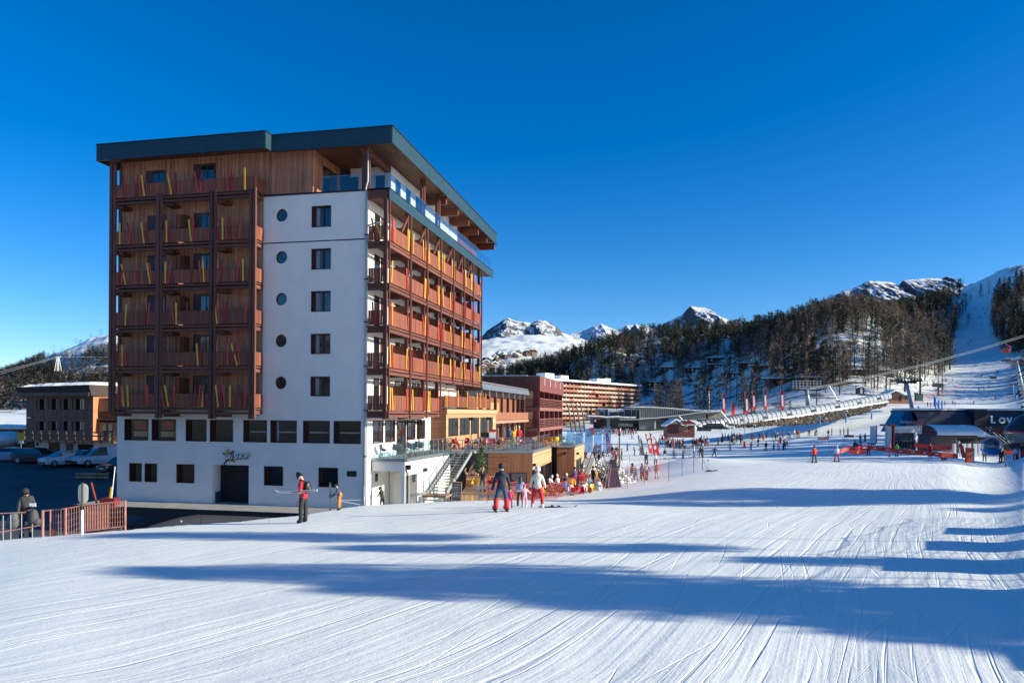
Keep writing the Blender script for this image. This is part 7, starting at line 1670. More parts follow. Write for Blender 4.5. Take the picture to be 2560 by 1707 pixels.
    for n in 'lr':
        a, b = J['kn'+n], J['an'+n]; m = MB(); m.tube([a+Vector((0,-.0,.05)), a.lerp(b,.5), a.lerp(b,.85)], [.095,.092,.085], 10); m.build('red_gaiter', cloth((.55,.02,.03)), t, smooth=True)
    t = P('skier seen from behind in cream white jacket, red trousers and white helmet', 1345, 31.5, radians(-6), pose='wide', jac=(.60,.58,.50), tro=(.50,.008,.025), hat='helmet', hatc=(.62,.66,.74), boots=(.55,.55,.55), h=1.72, detail=True)
    m = MB(); m.ell((0,-.07,1.42), (.15,.11,.09), 10, 6); m.build('hood_collar', cloth((.60,.58,.50)), t, smooth=True)
    x, y, z = t.location; k = thing('skis_on_snow', 'dark skis lying on the snow right of the person in cream jacket', 'skis', (x+.75, y+.2, gz(x+.75, y+.2)+.02), radians(-96))
    for dx in (0, .22): o = link('ski', SKI, k, (dx, 0, .0))
    t = P('child in lavender jacket and brown trousers between the two skiers', 1302, 35.0, radians(-10), pose='stand', jac=(.33,.34,.48), tro=(.09,.04,.03), hat='hair', hatc=(.04,.025,.02), h=1.36)
    t = P('small child in pale pink suit and pink hat reaching out an arm', 1313, 33.2, radians(25), pose='reach', jac=(.55,.32,.40), tro=(.56,.34,.42), hat='bobble', hatc=(.65,.06,.22), boots=(.6,.55,.55), h=1.02)
    t = P('small child in magenta suit beside the navy jacketed skier', 1277, 33.8, radians(10), pose='stand', jac=(.45,.03,.15), tro=(.40,.02,.14), hat='none', hatc=(.05,.03,.03), h=.88)
    t = P('woman in black coat and grey trousers on the wooden steps holding a phone', 1208, 50.3, pi, z=.55, pose='phone', jac=(.014,.014,.016), tro=(.06,.07,.08), hat='hair', hatc=(.30,.18,.10), h=1.64, detail=True)
    x, y, z = t.location; k = thing('phone', 'small pale phone held by the woman in the black coat', 'phone', (x, y-.38, z+1.28)); MB().box(-.035,.035,-.005,.005,0,.14).build('case', M_galv, k)
    t = person('skier in dark padded coat carrying big bags behind the rusty railing', X_(68,25.8), 25.8, 1.45, radians(200), pose='carry', jac=(.035,.037,.04), tro=(.05,.05,.055), hat='helmet', hatc=(.012,.012,.014), h=1.72, detail=True)
    x, y, z = t.location
    k = thing('equipment_bag', 'grey padded bag hanging at the left of the person behind the railing', 'bag', (x-.3, y-.25, z+.62)); m = MB(); m.ell((0,0,0), (.2,.16,.30), 12, 8); m.ell((-.1,.02,-.12), (.16,.15,.17), 10, 7); m.ell((.06,-.04,.12), (.15,.14,.2), 10, 7); m.build('bag_body', cloth((.10,.105,.11)), k, smooth=True)
    k = thing('equipment_bag', 'dark padded bag hanging at the right of the person behind the railing', 'bag', (x+.34, y-.15, z+.72)); m = MB(); m.ell((0,0,0), (.17,.16,.32), 12, 8); m.ell((.1,.02,-.14), (.16,.14,.16), 10, 7); m.build('bag_body', cloth((.06,.062,.065)), k, smooth=True)
    k = thing('paper_sheet', 'white folded paper held by the person behind the railing', 'paper', (x+.36, y-.25, z+1.18)); MB().box(-.1,.12,0,.02,-.05,.07).build('sheet', M_whitep, k)
    # on the terrace and patio
    person('woman in yellow jacket raising one arm on the terrace', *at(1284,1112,62.5).xy, 3.05, radians(20), pose='raise', jac=YEL, tro=(.10,.12,.16), hat='hair', hatc=(.12,.07,.05), h=1.66)
    person('person in blue jacket and grey helmet on the terrace left of the yellow jacket', *at(1273,1112,64.5).xy, 3.05, radians(170), pose='stand', jac=BLU, tro=NAVY, hat='helmet', hatc=GRY, h=1.62)
    person('person in bright red jacket on the terrace right of the yellow jacket', *at(1297,1112,64).xy, 3.05, radians(190), pose='stand', jac=(.6,.02,.02), tro=(.5,.5,.5), hat='beanie', hatc=(.45,.4,.38), h=1.66)
    PZ = -.36
    person('person in purple blue jacket and black hat standing on the patio', X_(1438,63), 63, PZ, radians(20), pose='stand', jac=PUR, tro=(.03,.06,.16), hat='helmet', hatc=BLK, h=1.64)
    person('person in black and mustard yellow jacket at the patio tables', X_(1483,64), 64, PZ, radians(-60), pose='stand', jac=(.03,.025,.022), tro=BLK, hat='beanie', hatc=BLK, h=1.64)
    k = thing('yellow_shoulder_bag', 'yellow curved bag on the back of the person at the patio tables', 'bag', (X_(1486,64)+.12, 63.8, PZ+1.05)); MB().tube([(0,0,.35),(.08,-.05,.1),(.03,-.05,-.15),(-.08,0,-.35)], [.05,.09,.09,.05], 7).build('bag_body', cloth((.70,.40,.03)), k, smooth=True)
    sit = [(1372,56,GRY,(.6,.6,.6),'grey jacket and pale helmet at the left patio table'),(1378,59,(.5,.5,.52),(.7,.7,.7),'pale jacket by the net on the patio'),(1396,60,(.6,.58,.6),(.75,.73,.7),'white helmeted figure beside the net post'),(1410,66,(.2,.18,.3),TAN,'dusky purple jacket at the far patio table'),(1418,61,(.08,.08,.1),(.7,.7,.7),'dark jacket with white headband at a patio table'),(1448,67,RED,BRN,'red jacket seated right of the purple jacket'),(1456,66,(.5,.02,.03),(.65,.6,.6),'second red jacket seated near the bushes'),(1387,66,MAR,GRY,'maroon jacket seated behind the left table'),(1474,60,(.12,.16,.3),GRY,'slate blue jacket seated by the yellow bag wearer'),(1510,61,(.04,.035,.04),BRN,'dark jacket seated beneath the bushes'),(1517,63,OLV,BRN,'olive jacket seated beneath the bushes'),(1465,56,(.45,.4,.38),TAN,'beige jacket seated at the front red table')]
    for px, D, j, hc, lab in sit: person('seated person with '+lab, X_(px, D), D, PZ, radians(random.uniform(-150, 150)), pose='sit', jac=j, tro=(.03,.035,.05), hat='beanie', hatc=hc, h=1.62)
    # family walking up with skis
    gz_ = None
    for px, D, f, kw, lab in [(1582,77,0.1,dict(jac=(.02,.022,.022),tro=(.1,.2,.22),hat='hood',hatc=(.02,.022,.022),h=1.74),'adult in black hooded jacket leading the group below the grey banner'),(1591,74,.2,dict(jac=(.05,.10,.2),tro=(.10,.09,.09),hat='bobble',hatc=(.6,.16,.04),h=1.4),'child with orange bobble hat and blue pack in the group'),(1606,76,.1,dict(jac=BLU,tro=MAR,hat='hood',hatc=(.03,.16,.42),pack=BLU,h=1.6),'child in bright blue jacket in the middle of the group'),(1609,72,.2,dict(jac=(.05,.03,.05),tro=(.14,.02,.04),hat='bobble',hatc=(.05,.05,.07),h=1.42),'child in maroon trousers walking low in the group'),(1618,70.5,-.5,dict(jac=(.14,.03,.05),tro=(.14,.02,.04),hat='beanie',hatc=BLK,pack=(.4,.5,.62),h=1.66),'adult in maroon with pale blue pack at the near end of the group'),(1643,71,-.2,dict(jac=(.42,.13,.12),tro=(.45,.36,.36),hat='beanie',hatc=(.4,.15,.15),h=1.6),'walker in checked red jacket and pale trousers'),(1640,102,.1,dict(jac=(.55,.55,.55),tro=BLK,hat='bobble',hatc=(.6,.55,.55),h=1.62),'walker in white jacket with black stripe and bobble hat'),(1617,105,.05,dict(jac=(.012,.012,.014),tro=BLK,hat='beanie',hatc=BLK,h=1.7),'lone person all in black walking up beneath the red banners')]:
        P(lab, px, D, f, pose='walk', **kw)
    P('skier seen from behind in bright red jacket and dark trousers on the open piste', 2037, 80.5, radians(12), pose='wide', jac=(.62,.03,.02), tro=(.03,.035,.045), hat='helmet', hatc=(.03,.035,.05), poles=True, skis=True, h=1.78)
    P('skier seen from behind in white jacket and red trousers on the open piste', 2093, 81.5, radians(-5), pose='wide', jac=(.62,.60,.66), tro=(.45,.02,.04), hat='helmet', hatc=(.5,.45,.5), poles=False, skis=True, h=1.74)
near_people()
def far_people():
    r = random.Random(11)
    cn = {'black': BLK, 'navy': NAVY, 'red': RED, 'white': (.6,.6,.6), 'grey': GRY, 'blue': BLU, 'teal': TEAL, 'pink': PNK, 'orange': ORG, 'green': GRN, 'yellow': YEL, 'maroon': MAR, 'purple': PUR, 'brown': BRN, 'olive': OLV, 'lavender': LAV, 'magenta': MAG}
    # (column, depth, pose, jacket, trousers, skis, where)
    A = [(1663,118,'stand','black','white',1,'left of the trench nets'),(1686,119,'wide','grey','navy',1,'left of the trench nets'),(1709,117,'skate','white','black',1,'left of the trench nets'),(1736,121,'wide','white','grey',1,'behind the bundle of thin poles'),(1752,117,'wide','navy','navy',1,'beside the orange suit'),(1757,118,'stand','orange','orange',1,'behind the navy skier by the trench'),(1787,119,'turn','teal','navy',1,'alone right of the trench'),
     (1700,152,'stand','black','black',1,'above the trench nets'),(1761,168,'stand','maroon','black',1,'above the trench nets'),(1796,160,'stand','olive','black',1,'on the shade edge below the flags'),(1822,176,'skate','black','black',1,'under the second red flag'),(1834,168,'wide','brown','black',1,'under the third red flag'),(1842,178,'stand','maroon','maroon',0,'left of the third flag foot'),(1856,180,'stand','grey','black',0,'left of the third flag foot'),(1850,184,'stand','red','black',0,'behind the third flag foot'),
     (1883,178,'skate','black','black',1,'between the fourth and fifth flags'),(1899,184,'stand','black','navy',0,'near the fourth flag foot'),(1917,186,'stand','navy','navy',0,'right of the fifth flag foot'),(1931,186,'stand','grey','black',0,'left of the sixth flag foot'),(1938,186,'stand','navy','black',0,'left of the sixth flag foot'),(1940,175,'stand','black','black',0,'just left of the sixth flag foot'),(1958,182,'stand','red','black',0,'just right of the sixth flag foot'),(1972,182,'wide','blue','grey',1,'among the line right of the sixth flag'),(1975,178,'wide','blue','black',1,'among the line right of the sixth flag'),(1986,184,'wide','white','black',1,'among the line right of the sixth flag'),(1993,180,'stand','brown','black',1,'among the line right of the sixth flag'),(1997,178,'wide','red','black',1,'among the line right of the sixth flag'),(2023,180,'wide','navy','black',1,'alone at the sunny edge of the shade'),(2038,184,'wide','white','black',1,'in the pair below the rock bank'),(2041,181,'wide','purple','purple',1,'in the pair below the rock bank'),(2071,174,'stand','navy','maroon',1,'left of the blue padded post'),(2080,180,'stand','black','black',1,'left of the blue padded post'),(2101,178,'stand','black','black',1,'in the trio by the rock bank'),(2110,179,'stand','navy','black',1,'in the trio by the rock bank'),(2120,178,'stand','navy','navy',1,'in the trio by the rock bank'),
     (1935,142,'stand','white','black',1,'in the blue shade below the sixth flag'),(1947,140,'stand','pink','pink',0,'in the blue shade below the sixth flag'),(1959,137,'wide','teal','black',1,'in the blue shade below the sixth flag'),(1962,140,'stand','black','black',0,'in the blue shade below the sixth flag'),
     (2138,108,'stand','navy','black',1,'left of the white gate'),(2144,118,'turn','black','black',1,'left of the white gate'),(2151,117,'ski','navy','navy',1,'left of the white gate'),(2151,150,'wide','navy','black',1,'high in the shade left of the gate'),(2163,152,'stand','black','black',1,'high in the shade left of the gate'),(2172,102,'stand','maroon','black',0,'before the back panel of the gate'),
     (2243,99,'stand','green','grey',0,'in lime green at the gate mouth'),(2225,97,'stand','red','maroon',0,'in red at the left foot of the gate'),(2326,96,'stand','red','black',0,'in red at the right foot of the gate'),
     (2502,93,'stand','maroon','navy',1,'first right of the gondola pod'),(2509,94,'stand','black','grey',1,'second right of the gondola pod'),(2538,91,'stand','white','black',1,'in the cluster under the round nosed station'),(2545,92,'stand','teal','red',1,'in the cluster under the round nosed station'),(2556,91,'stand','black','red',1,'at the very right edge'),(2462,97,'stand','black','black',0,'behind the turnstiles')]
    # upper piste
    for px, py, D in [(2319,1002,262),(2327,1006,258),(2342,1001,262),(2346,1004,250),(2354,998,264),(2362,996,266),(2382,992,268),(2388,994,266),(2434,992,272),(2488,984,292),(2532,970,300),(2545,968,300),(2374,1024,225),(2405,1024,225),(2446,966,330),(2459,964,335),(2471,963,338),(2307,988,285),(2454,944,380),(2494,940,385),(2414,838,540),(2417,825,560),(2432,838,540),(2443,835,545),(2451,838,545),(2446,823,565),(2460,822,570),(2457,812,590),(2452,838,535),(2419,862,480),(2425,858,490),(2374,872,455),(2385,868,460),(2392,875,450),(2430,892,430),(2436,808,600)]:
        A.append((px, D, r.choice(['turn','ski','wide','stand']), r.choice(['black','navy','black','grey','red','brown']), r.choice(['black','navy','grey']), 1, 'small on the upper piste'))
    # beginners' area beyond the terrace
    for px, D, j in [(1463,118,'black'),(1467,120,'red'),(1451,124,'navy'),(1483,112,'black'),(1487,110,'navy'),(1499,124,'teal'),(1503,132,'blue'),(1519,128,'navy'),(1531,132,'navy'),(1541,130,'black'),(1536,122,'pink'),(1540,118,'maroon'),(1545,130,'orange'),(1555,112,'black'),(1530,142,'white'),(1587,130,'grey'),(1602,132,'black'),(1602,150,'teal'),(1640,158,'black'),(1647,152,'grey'),(1498,108,'black'),(1508,118,'black'),(1540,107,'red')]:
        A.append((px, D, r.choice(['walk','stand','wide','skate','turn']), j, r.choice(['black','navy','grey']) if j not in ('red','orange') else j, r.random() < .5, 'on the beginners snow beyond the terrace'))
    for i in range(18): A.append((1560+i*24+r.uniform(-9,9), r.uniform(138,205), r.choice(['walk','turn','wide','ski']), r.choice(['black','navy','red','grey','blue','white']), r.choice(['black','navy']), 1, 'spread over the middle snow below the lifts'))
    # crowd at the kiosk and at the glazed station
    for i in range(30): A.append((1667+i*2.6+r.uniform(-1,1) if i < 17 else 1732+(i-17)*3.2, 160+r.uniform(-4,2), 'stand', r.choice(['navy','red','white','black','blue','orange','maroon','grey']), r.choice(['black','navy','white','red']), 0, 'in the crowd at the ski school kiosk'))
    for i in range(9): A.append((1650+i*3.0, 190+r.uniform(-3,3), 'stand', r.choice(['red','red','maroon','white']), 'maroon', 0, 'in the red clad line left of the kiosk'))
    for i in range(34): A.append((1486+i*3.2+r.uniform(-1.5,1.5), 236+r.uniform(-10,6), 'stand', r.choice(['navy','red','white','black','pink','maroon','grey']), r.choice(['black','navy','red']), 0, 'in the crowd before the glazed station'))
    for i in range(7): A.append((1806+i*7.5+r.uniform(-2,2), 188+r.uniform(-2,4), 'stand', r.choice(['white','black','navy','grey','red']), 'black', 0, 'in the queue beside the green hut'))
    for i in range(16): A.append((2236+i*5.1, 124+r.uniform(0,4), 'stand', r.choice(['black','navy','navy','grey','black']), 'black', 0, 'in the dark queue inside the white gate'))
    seen = {}
    for px, D, pose, j, t_, sk, where in A:
        kind = 'skier' if sk else 'person'; lab = '%s in %s jacket and %s trousers %s' % (kind, j, t_, where); fc = r.uniform(-pi, pi) if not sk else r.choice([r.uniform(-.6,.6), r.uniform(-.6,.6)+pi, 1.3, -1.3])
        hc = r.choice([BLK, GRY, (.5,.5,.52), NAVY, (.3,.03,.03)]); small = D > 320
        t = P(lab, px, D, fc, pose=pose, jac=cn[j], tro=cn[t_], hatc=hc, hat=r.choice(['helmet','helmet','beanie','bobble']), skis=bool(sk) and D < 230, poles=bool(sk) and pose in ('ski','turn','wide','skate') and D < 190, h=r.uniform(1.55,1.78), group='people '+where)
far_people()
# ---------------------------------------------------------------- cars and the fence on the left
def car(label, x, y, rz, col, kind='suv', L_=4.3):
    z = road_z(x, y); t = thing('parked_car' if kind != 'van' else 'parked_van', label, 'car' if kind != 'van' else 'van', (x, y, z), rz, 'vehicles in the car park')
    pm = mat('car_paint_%d%d%d' % tuple(int(c*99) for c in col), col, rough=.25, metal=.1, var=.03)
    W_ = .88; top = {'suv': 1.55, 'hatch': 1.42, 'van': 1.82}[kind]; s = L_/4.3
    # stations nose -> tail: (x, sill, beltline, half width)
    st_ = [(-2.15,.35,.62,.62),(-2.05,.25,.80,.78),(-1.5,.22,.92,W_),(-.7,.2,.98,W_),(.6,.2,1.0,W_),(1.6,.22,1.02,W_),(2.05,.28,1.0,.80),(2.15,.4,.85,.66)]
    m = MB(); vs = []
    for (a, b, c, w_) in st_: vs += [(a*s,-w_,b),(a*s,-w_*1.02,(b+c)/2),(a*s,-w_*.93,c),(a*s,w_*.93,c),(a*s,w_*1.02,(b+c)/2),(a*s,w_,b)]
    n = len(st_); f = [(i*6+k, i*6+(k+1)%6, (i+1)*6+(k+1)%6, (i+1)*6+k) for i in range(n-1) for k in range(6)]+[tuple(range(6))[::-1], tuple(range((n-1)*6, n*6))]
    m.add(vs, f)
    cab = {'suv': [(-.95,.96),(-.25,top-.06),(.5,top),(1.5,top-.05),(2.0,1.0)], 'hatch': [(-1.2,.94),(-.35,top-.05),(.4,top),(1.3,top-.1),(1.95,.98)], 'van': [(-1.25,.95),(-.6,top-.22),(-.2,top-.02),(1.95,top),(2.08,1.0)]}[kind]
    r0 = cab[1:4]; vs = [(cab[0][0]*s,-.80,cab[0][1]),(cab[0][0]*s,.80,cab[0][1])]
    for a, b in r0: vs += [(a*s,-.66,b),(a*s,.66,b)]
    vs += [(cab[4][0]*s,-.78,cab[4][1]),(cab[4][0]*s,.78,cab[4][1])]
    k = len(vs); base = [(q[0], (-.84 if q[1] < 0 else .84), .96) for q in vs]
    m.add(vs+base, [(2,3,5,4),(4,5,7,6)]+([(6,7,9,8)] if kind == 'van' else []))
    m.build('body', pm, t, smooth=False)
    g = MB(); g.add(vs, [(0,1,3,2)]+([] if kind == 'van' else [(6,7,9,8)])); g.build('windscreen', M_pane, t)
    sd = MB()
    for sg, o in ((-1, 0), (1, 1)):
        ids = [0+o, 2+o, 4+o, 6+o, 8+o]; poly = [vs[i] for i in ids]; 
        if kind == 'van': poly2 = [vs[0+o], vs[2+o], (vs[4+o][0]+.6, vs[4+o][1], vs[4+o][2]), (vs[4+o][0]+.6, sg*.82, .97)]; sd.add(poly2, [(0,1,2,3)]); b2 = MB(); b2.add([(vs[4+o][0]+.6,vs[4+o][1],vs[4+o][2]),vs[6+o],vs[8+o],(vs[4+o][0]+.6,sg*.85,.97)], [(0,1,2,3)]); b2.build('side_panel', pm, t)
        else: sd.add(poly, [tuple(range(5))])
    sd.build('side_window', M_pane, t)
    for a in (-1.35*s, 1.35*s):
        for sg in (-1, 1):
            w_ = MB().tube([(a,sg*.70,.32),(a,sg*.9,.32)], .32, 14).build('wheel', M_black, t, smooth=False); MB().tube([(a,sg*.9,.32),(a,sg*.915,.32)], .2, 10).build('rim', M_galv, w_)
    for sg in (-1, 1):
        MB().box(-2.13*s,-1.98*s,sg*.45,sg*.74,.62,.76).build('headlight', mat('headlight', (.5,.52,.55), rough=.15), t); MB().box(2.02*s,2.14*s,sg*.5,sg*.74,.7,.92).build('tail_light', M_crim, t)
    MB().box(-2.19*s,-2.1*s,-.62,.62,.3,.5).build('bumper', M_black, t); MB().box(-2.2*s,-2.18*s,-.26,.26,.5,.6).build('number_plate', M_whitep, t)
    return t
car('dark blue-black estate car parked in front of the timber lodge', X_(84,74)+.2, 74.5, pi-.12, (.012,.016,.026), 'suv', 5.0)
car('small white hatchback with sloping nose right of the dark estate', X_(150,72), 72.5, 1.05, (.55,.62,.68), 'hatch', 4.0)
car('white compact car squeezed beside the white delivery van', X_(195,72.5), 73.6, 1.2, (.5,.58,.64), 'hatch', 3.8)
car('white delivery van with high roof parked near the hotel corner', X_(236,72), 73, .9, (.62,.66,.70), 'van', 4.6)
car('dark car half hidden behind the hotel corner', X_(290,68), 69, 1.2, (.015,.017,.022), 'suv', 4.2)
car('pale blue-grey car cut off by the left edge', X_(4,75), 76, .3, (.25,.38,.5), 'hatch', 4.2)
def left_things():
    for i, px in enumerate((212, 252)):
        D = 66; x = X_(px, D); t = thing('wooden_barrier', 'low pale wooden barrier beam in front of the white van, %s one' % ('left', 'right')[i], 'barrier', (x, D, road_z(x, D)), .05); MB().box(-.8,.7,0,.15,.38,.55).build('beam', M_lightv, t); MB().box(-.8,.7,0,.15,.08,.25).build('beam', M_lightv, t)
        for s in (-.6,.5): MB().box(s,s+.12,.15,.28,0,.6).build('foot', M_midwood, t)
    # railing along the crest
    D0 = lambda px: float(np.interp(px, CR_PX, CR_D))-.15
    def rp(px, py, dd=0): return at(px, py, D0(px)+dd)
    top = [(-240,1312),(0,1283),(64,1280)]; mid = [(-240,1360),(0,1330),(104,1312)]
    t = thing('open_railing', 'open rusty pink railing with single rails at far left', 'railing', rp(30, 1366)); o = Vector(t.location)
    MB().tube([rp(*p)-o for p in top], .02, 6).build('top_rail', M_rust, t); MB().tube([rp(*p)-o for p in mid], .022, 6).build('middle_rail', M_rust, t)
    for px, a, b in [(-150,1305,1385),(-80,1297,1380),(-30,1290,1374),(8,1288,1368),(27,1285,1366),(54,1283,1363),(81,1310,1360)]: MB().tube([rp(px,a)-o, rp(px,b+6)-o], .016, 5).build('baluster', M_galv, t)
    t = thing('mesh_railing', 'rusty pink railing panel filled with wire grid and slats', 'railing', rp(200, 1345)); o = Vector(t.location)
    tp = lambda px: float(np.interp(px, [105,164,212,315], [1277,1271,1262,1252])); bt = lambda px: float(np.interp(px, [105,204,212,310], [1360,1350,1330,1318])); gd = lambda px: float(np.interp(px, [105,315], [1364,1340]))
    MB().tube([rp(px, tp(px))-o for px in (105,164,212,260,315)], .025, 6).build('top_rail', M_rust, t); MB().tube([rp(px, bt(px)-3)-o for px in (105,164,212,260,310)], .025, 6).build('bottom_rail', M_rust, t)
    for px, w_ in ((107,.045),(126,.028),(164,.042),(313,.035)): MB().tube([rp(px,tp(px)-2)-o, rp(px,gd(px)+4)-o], w_, 7).build('post', M_rust, t)
    for px in [133+6.5*i for i in range(5)]+[172+6.5*i for i in range(6)]+[212+6.3*i for i in range(16)]: MB().tube([rp(px,tp(px))-o, rp(px,bt(px)-3)-o], .008, 4).build('grid_wire', M_rust, t)
    for k in range(1, 5): MB().tube([rp(px, tp(px)+(bt(px)-3-tp(px))*k/5)-o for px in (126,164,212,260,313)], .007, 4).build('grid_wire', M_rust, t)
    for i in range(10): px = 213+i*6.3; MB().beam(rp(px,tp(px)+3,.05)-o, rp(px,bt(px)-5,.05)-o, .045, .02, up=(0,1,0)).build('slat', mat('pink_slat', (.50,.24,.18), var=.2), t)
    m = MB(); a, b, c, d = rp(208,1333,.1), rp(304,1319,.1), rp(304,1336,.1), rp(208,1348,.1); m.add([tuple(q-o) for q in (d,c,b,a)]+[tuple(q-o+Vector((0,.06,0))) for q in (d,c,b,a)], [(0,1,2,3),(7,6,5,4),(3,2,6,7),(0,4,5,1)]); m.build('kick_board', mat('olive_board', (.20,.18,.13)), t)
    t = thing('road_sign', 'rounded road sign seen from behind on a pale round post', 'road sign', rp(205,1349,-.4)); o = Vector(t.location); A = rp(204,1206,-.4)-o
    MB().tube([(0,0,-.3),(0,0,1.0)], .045, 10).build('post', M_whitep, t, smooth=True); MB().tube([(0,0,1.0),(0,0,A.z)], .03, 8).build('upper_post', mat('olive_pole', (.05,.05,.035)), t)
    w_, h0, h1 = .165, A.z-.70, A.z-.03; pl = [(w_*cos(q)*(1), h1-w_+w_*sin(q)) for q in [pi*k/8 for k in range(9)]]+[(w_*cos(q), h0+w_+w_*sin(q)) for q in [pi+pi*k/8 for k in range(9)]]
    m = MB(); n = len(pl); m.add([(x,.04,z) for x,z in pl]+[(x,.055,z) for x,z in pl], [tuple(range(n)), tuple(range(n,2*n))[::-1]]+[(i,i+n,(i+1)%n+n,(i+1)%n) for i in range(n)]); m.build('sign_plate', mat('sign_back', (.62,.62,.52), rough=.5), t)
    for z in (h0+.12, h1-.1): MB().box(-.06,.06,.0,.04,z,z+.03).build('clamp', M_steel, t)
    t = thing('red_utility_cover', 'dark red covered machine with yellow arm beside the hotel wall', 'machine', at(275,1262,46)); MB().hexa([(-.7,-.4,-1.2),(.6,-.4,-1.2),(.6,.6,-1.2),(-.7,.6,-1.2),(-.45,-.3,.45),(.4,-.3,.45),(.4,.4,.45),(-.45,.4,.45)]).build('cover', mat('deep_red_cover', (.16,.008,.012)), t); MB().beam((0,0,.3),(.12,0,1.15),.16,.1).build('yellow_arm', M_yellow, t); MB().tube([(.1,0,.4),(.3,0,2.4)], .03, 5).build('thin_pole', M_whitep, t)
    t = thing('red_leaning_board', 'dark red board leaning beyond the railing near the road sign', 'board', at(238,1262,46)); MB().beam((-.25,0,1.4),(.25,0,-.5),.14,.05).build('board', mat('dull_dark_red', (.22,.03,.02)), t)
    t = thing('orange_marker_panel', 'small orange lettered panel fixed low on the railing', 'marker', rp(131,1340)); MB().box(-.05,.05,0,.02,-.05,.22).build('panel', mat('bright_orange', (.7,.16,.03)), t)
    for px, py, D, h in [(503,1331,27.4,.33),(674,1322,27.6,.08)]: t = thing('red_marker_stake', 'thin red stake standing in the snow edge, %s one' % ('taller left' if h > .2 else 'short right'), 'stake', G(px, D)); MB().tube([(0,0,-.1),(0,0,h)], .012, 5).build('stake', M_red, t); 
    t = thing('grey_marker_stake', 'tiny white road marker post on the dark pavement road', 'stake', at(453,1313,41)); MB().box(-.03,.03,-.02,.02,0,.28).build('post', M_whitep, t)
left_things()

# ---------------------------------------------------------------- tables and chairs
def chair_meshes():
    s = MB(); n = 7; vs = []
    prof = [(.24,.46),(.10,.43),(-.08,.425),(-.19,.45),(-.25,.56),(-.28,.70),(-.30,.84)]
    for i, (y, z) in enumerate(prof):
        w_ = .23 if i < 5 else .20-.03*(i-5)
        for j in range(5): u = (j-2)/2; vs.append((w_*u, y+.05*(u*u if i > 3 else 0), z+(.035*u*u)+(.13*abs(u)**3 if 1 < i < 4 else 0)))
    s.add(vs, [(i*5+j, i*5+j+1, (i+1)*5+j+1, (i+1)*5+j) for i in range(n-1) for j in range(4)])
    legs = [MB().tube([(sx*.16, sy*.15-.01, .44), (sx*.23, sy*.22-.02, 0)], [.016,.011], 6) for sx in (-1,1) for sy in (-1,1)]
    return s, legs
def make_chair(nm, m, lm):
    s, legs = chair_meshes(); me = s.mesh('seat_shell', m, smooth=True); return me, [l.mesh('leg', lm) for l in legs]
CH = {'red': make_chair('r', M_red, M_red), 'yellow': make_chair('y', M_yellow, M_yellow), 'orange': make_chair('o', M_oran2, M_oran2), 'grey': make_chair('g', M_grey, M_dkmetal)}
TT = MB().tube([(0,0,.70),(0,0,.73)], .38, 18).mesh('table_top', [M_grey]); TS = MB().tube([(0,0,.02),(0,0,.70)], .03, 8).mesh('column', M_black); TF = MB().box(-.24,.24,-.24,.24,0,.025).mesh('foot', M_black); TR = MB().box(-.35,.35,-.35,.35,.70,.73).mesh('table_top', [M_red])
def chair(kind, p, rz, label, group):
    t = thing('chair', label, 'chair', p, rz, group); link('seat_shell', CH[kind][0], t)
    for l in CH[kind][1]: link('leg', l, t)
def table(p, label, group, red=False):
    t = thing('table', label, 'table', p, 0, group); link('table_top', TR if red else TT, t); link('column', TS, t); link('foot', TF, t)
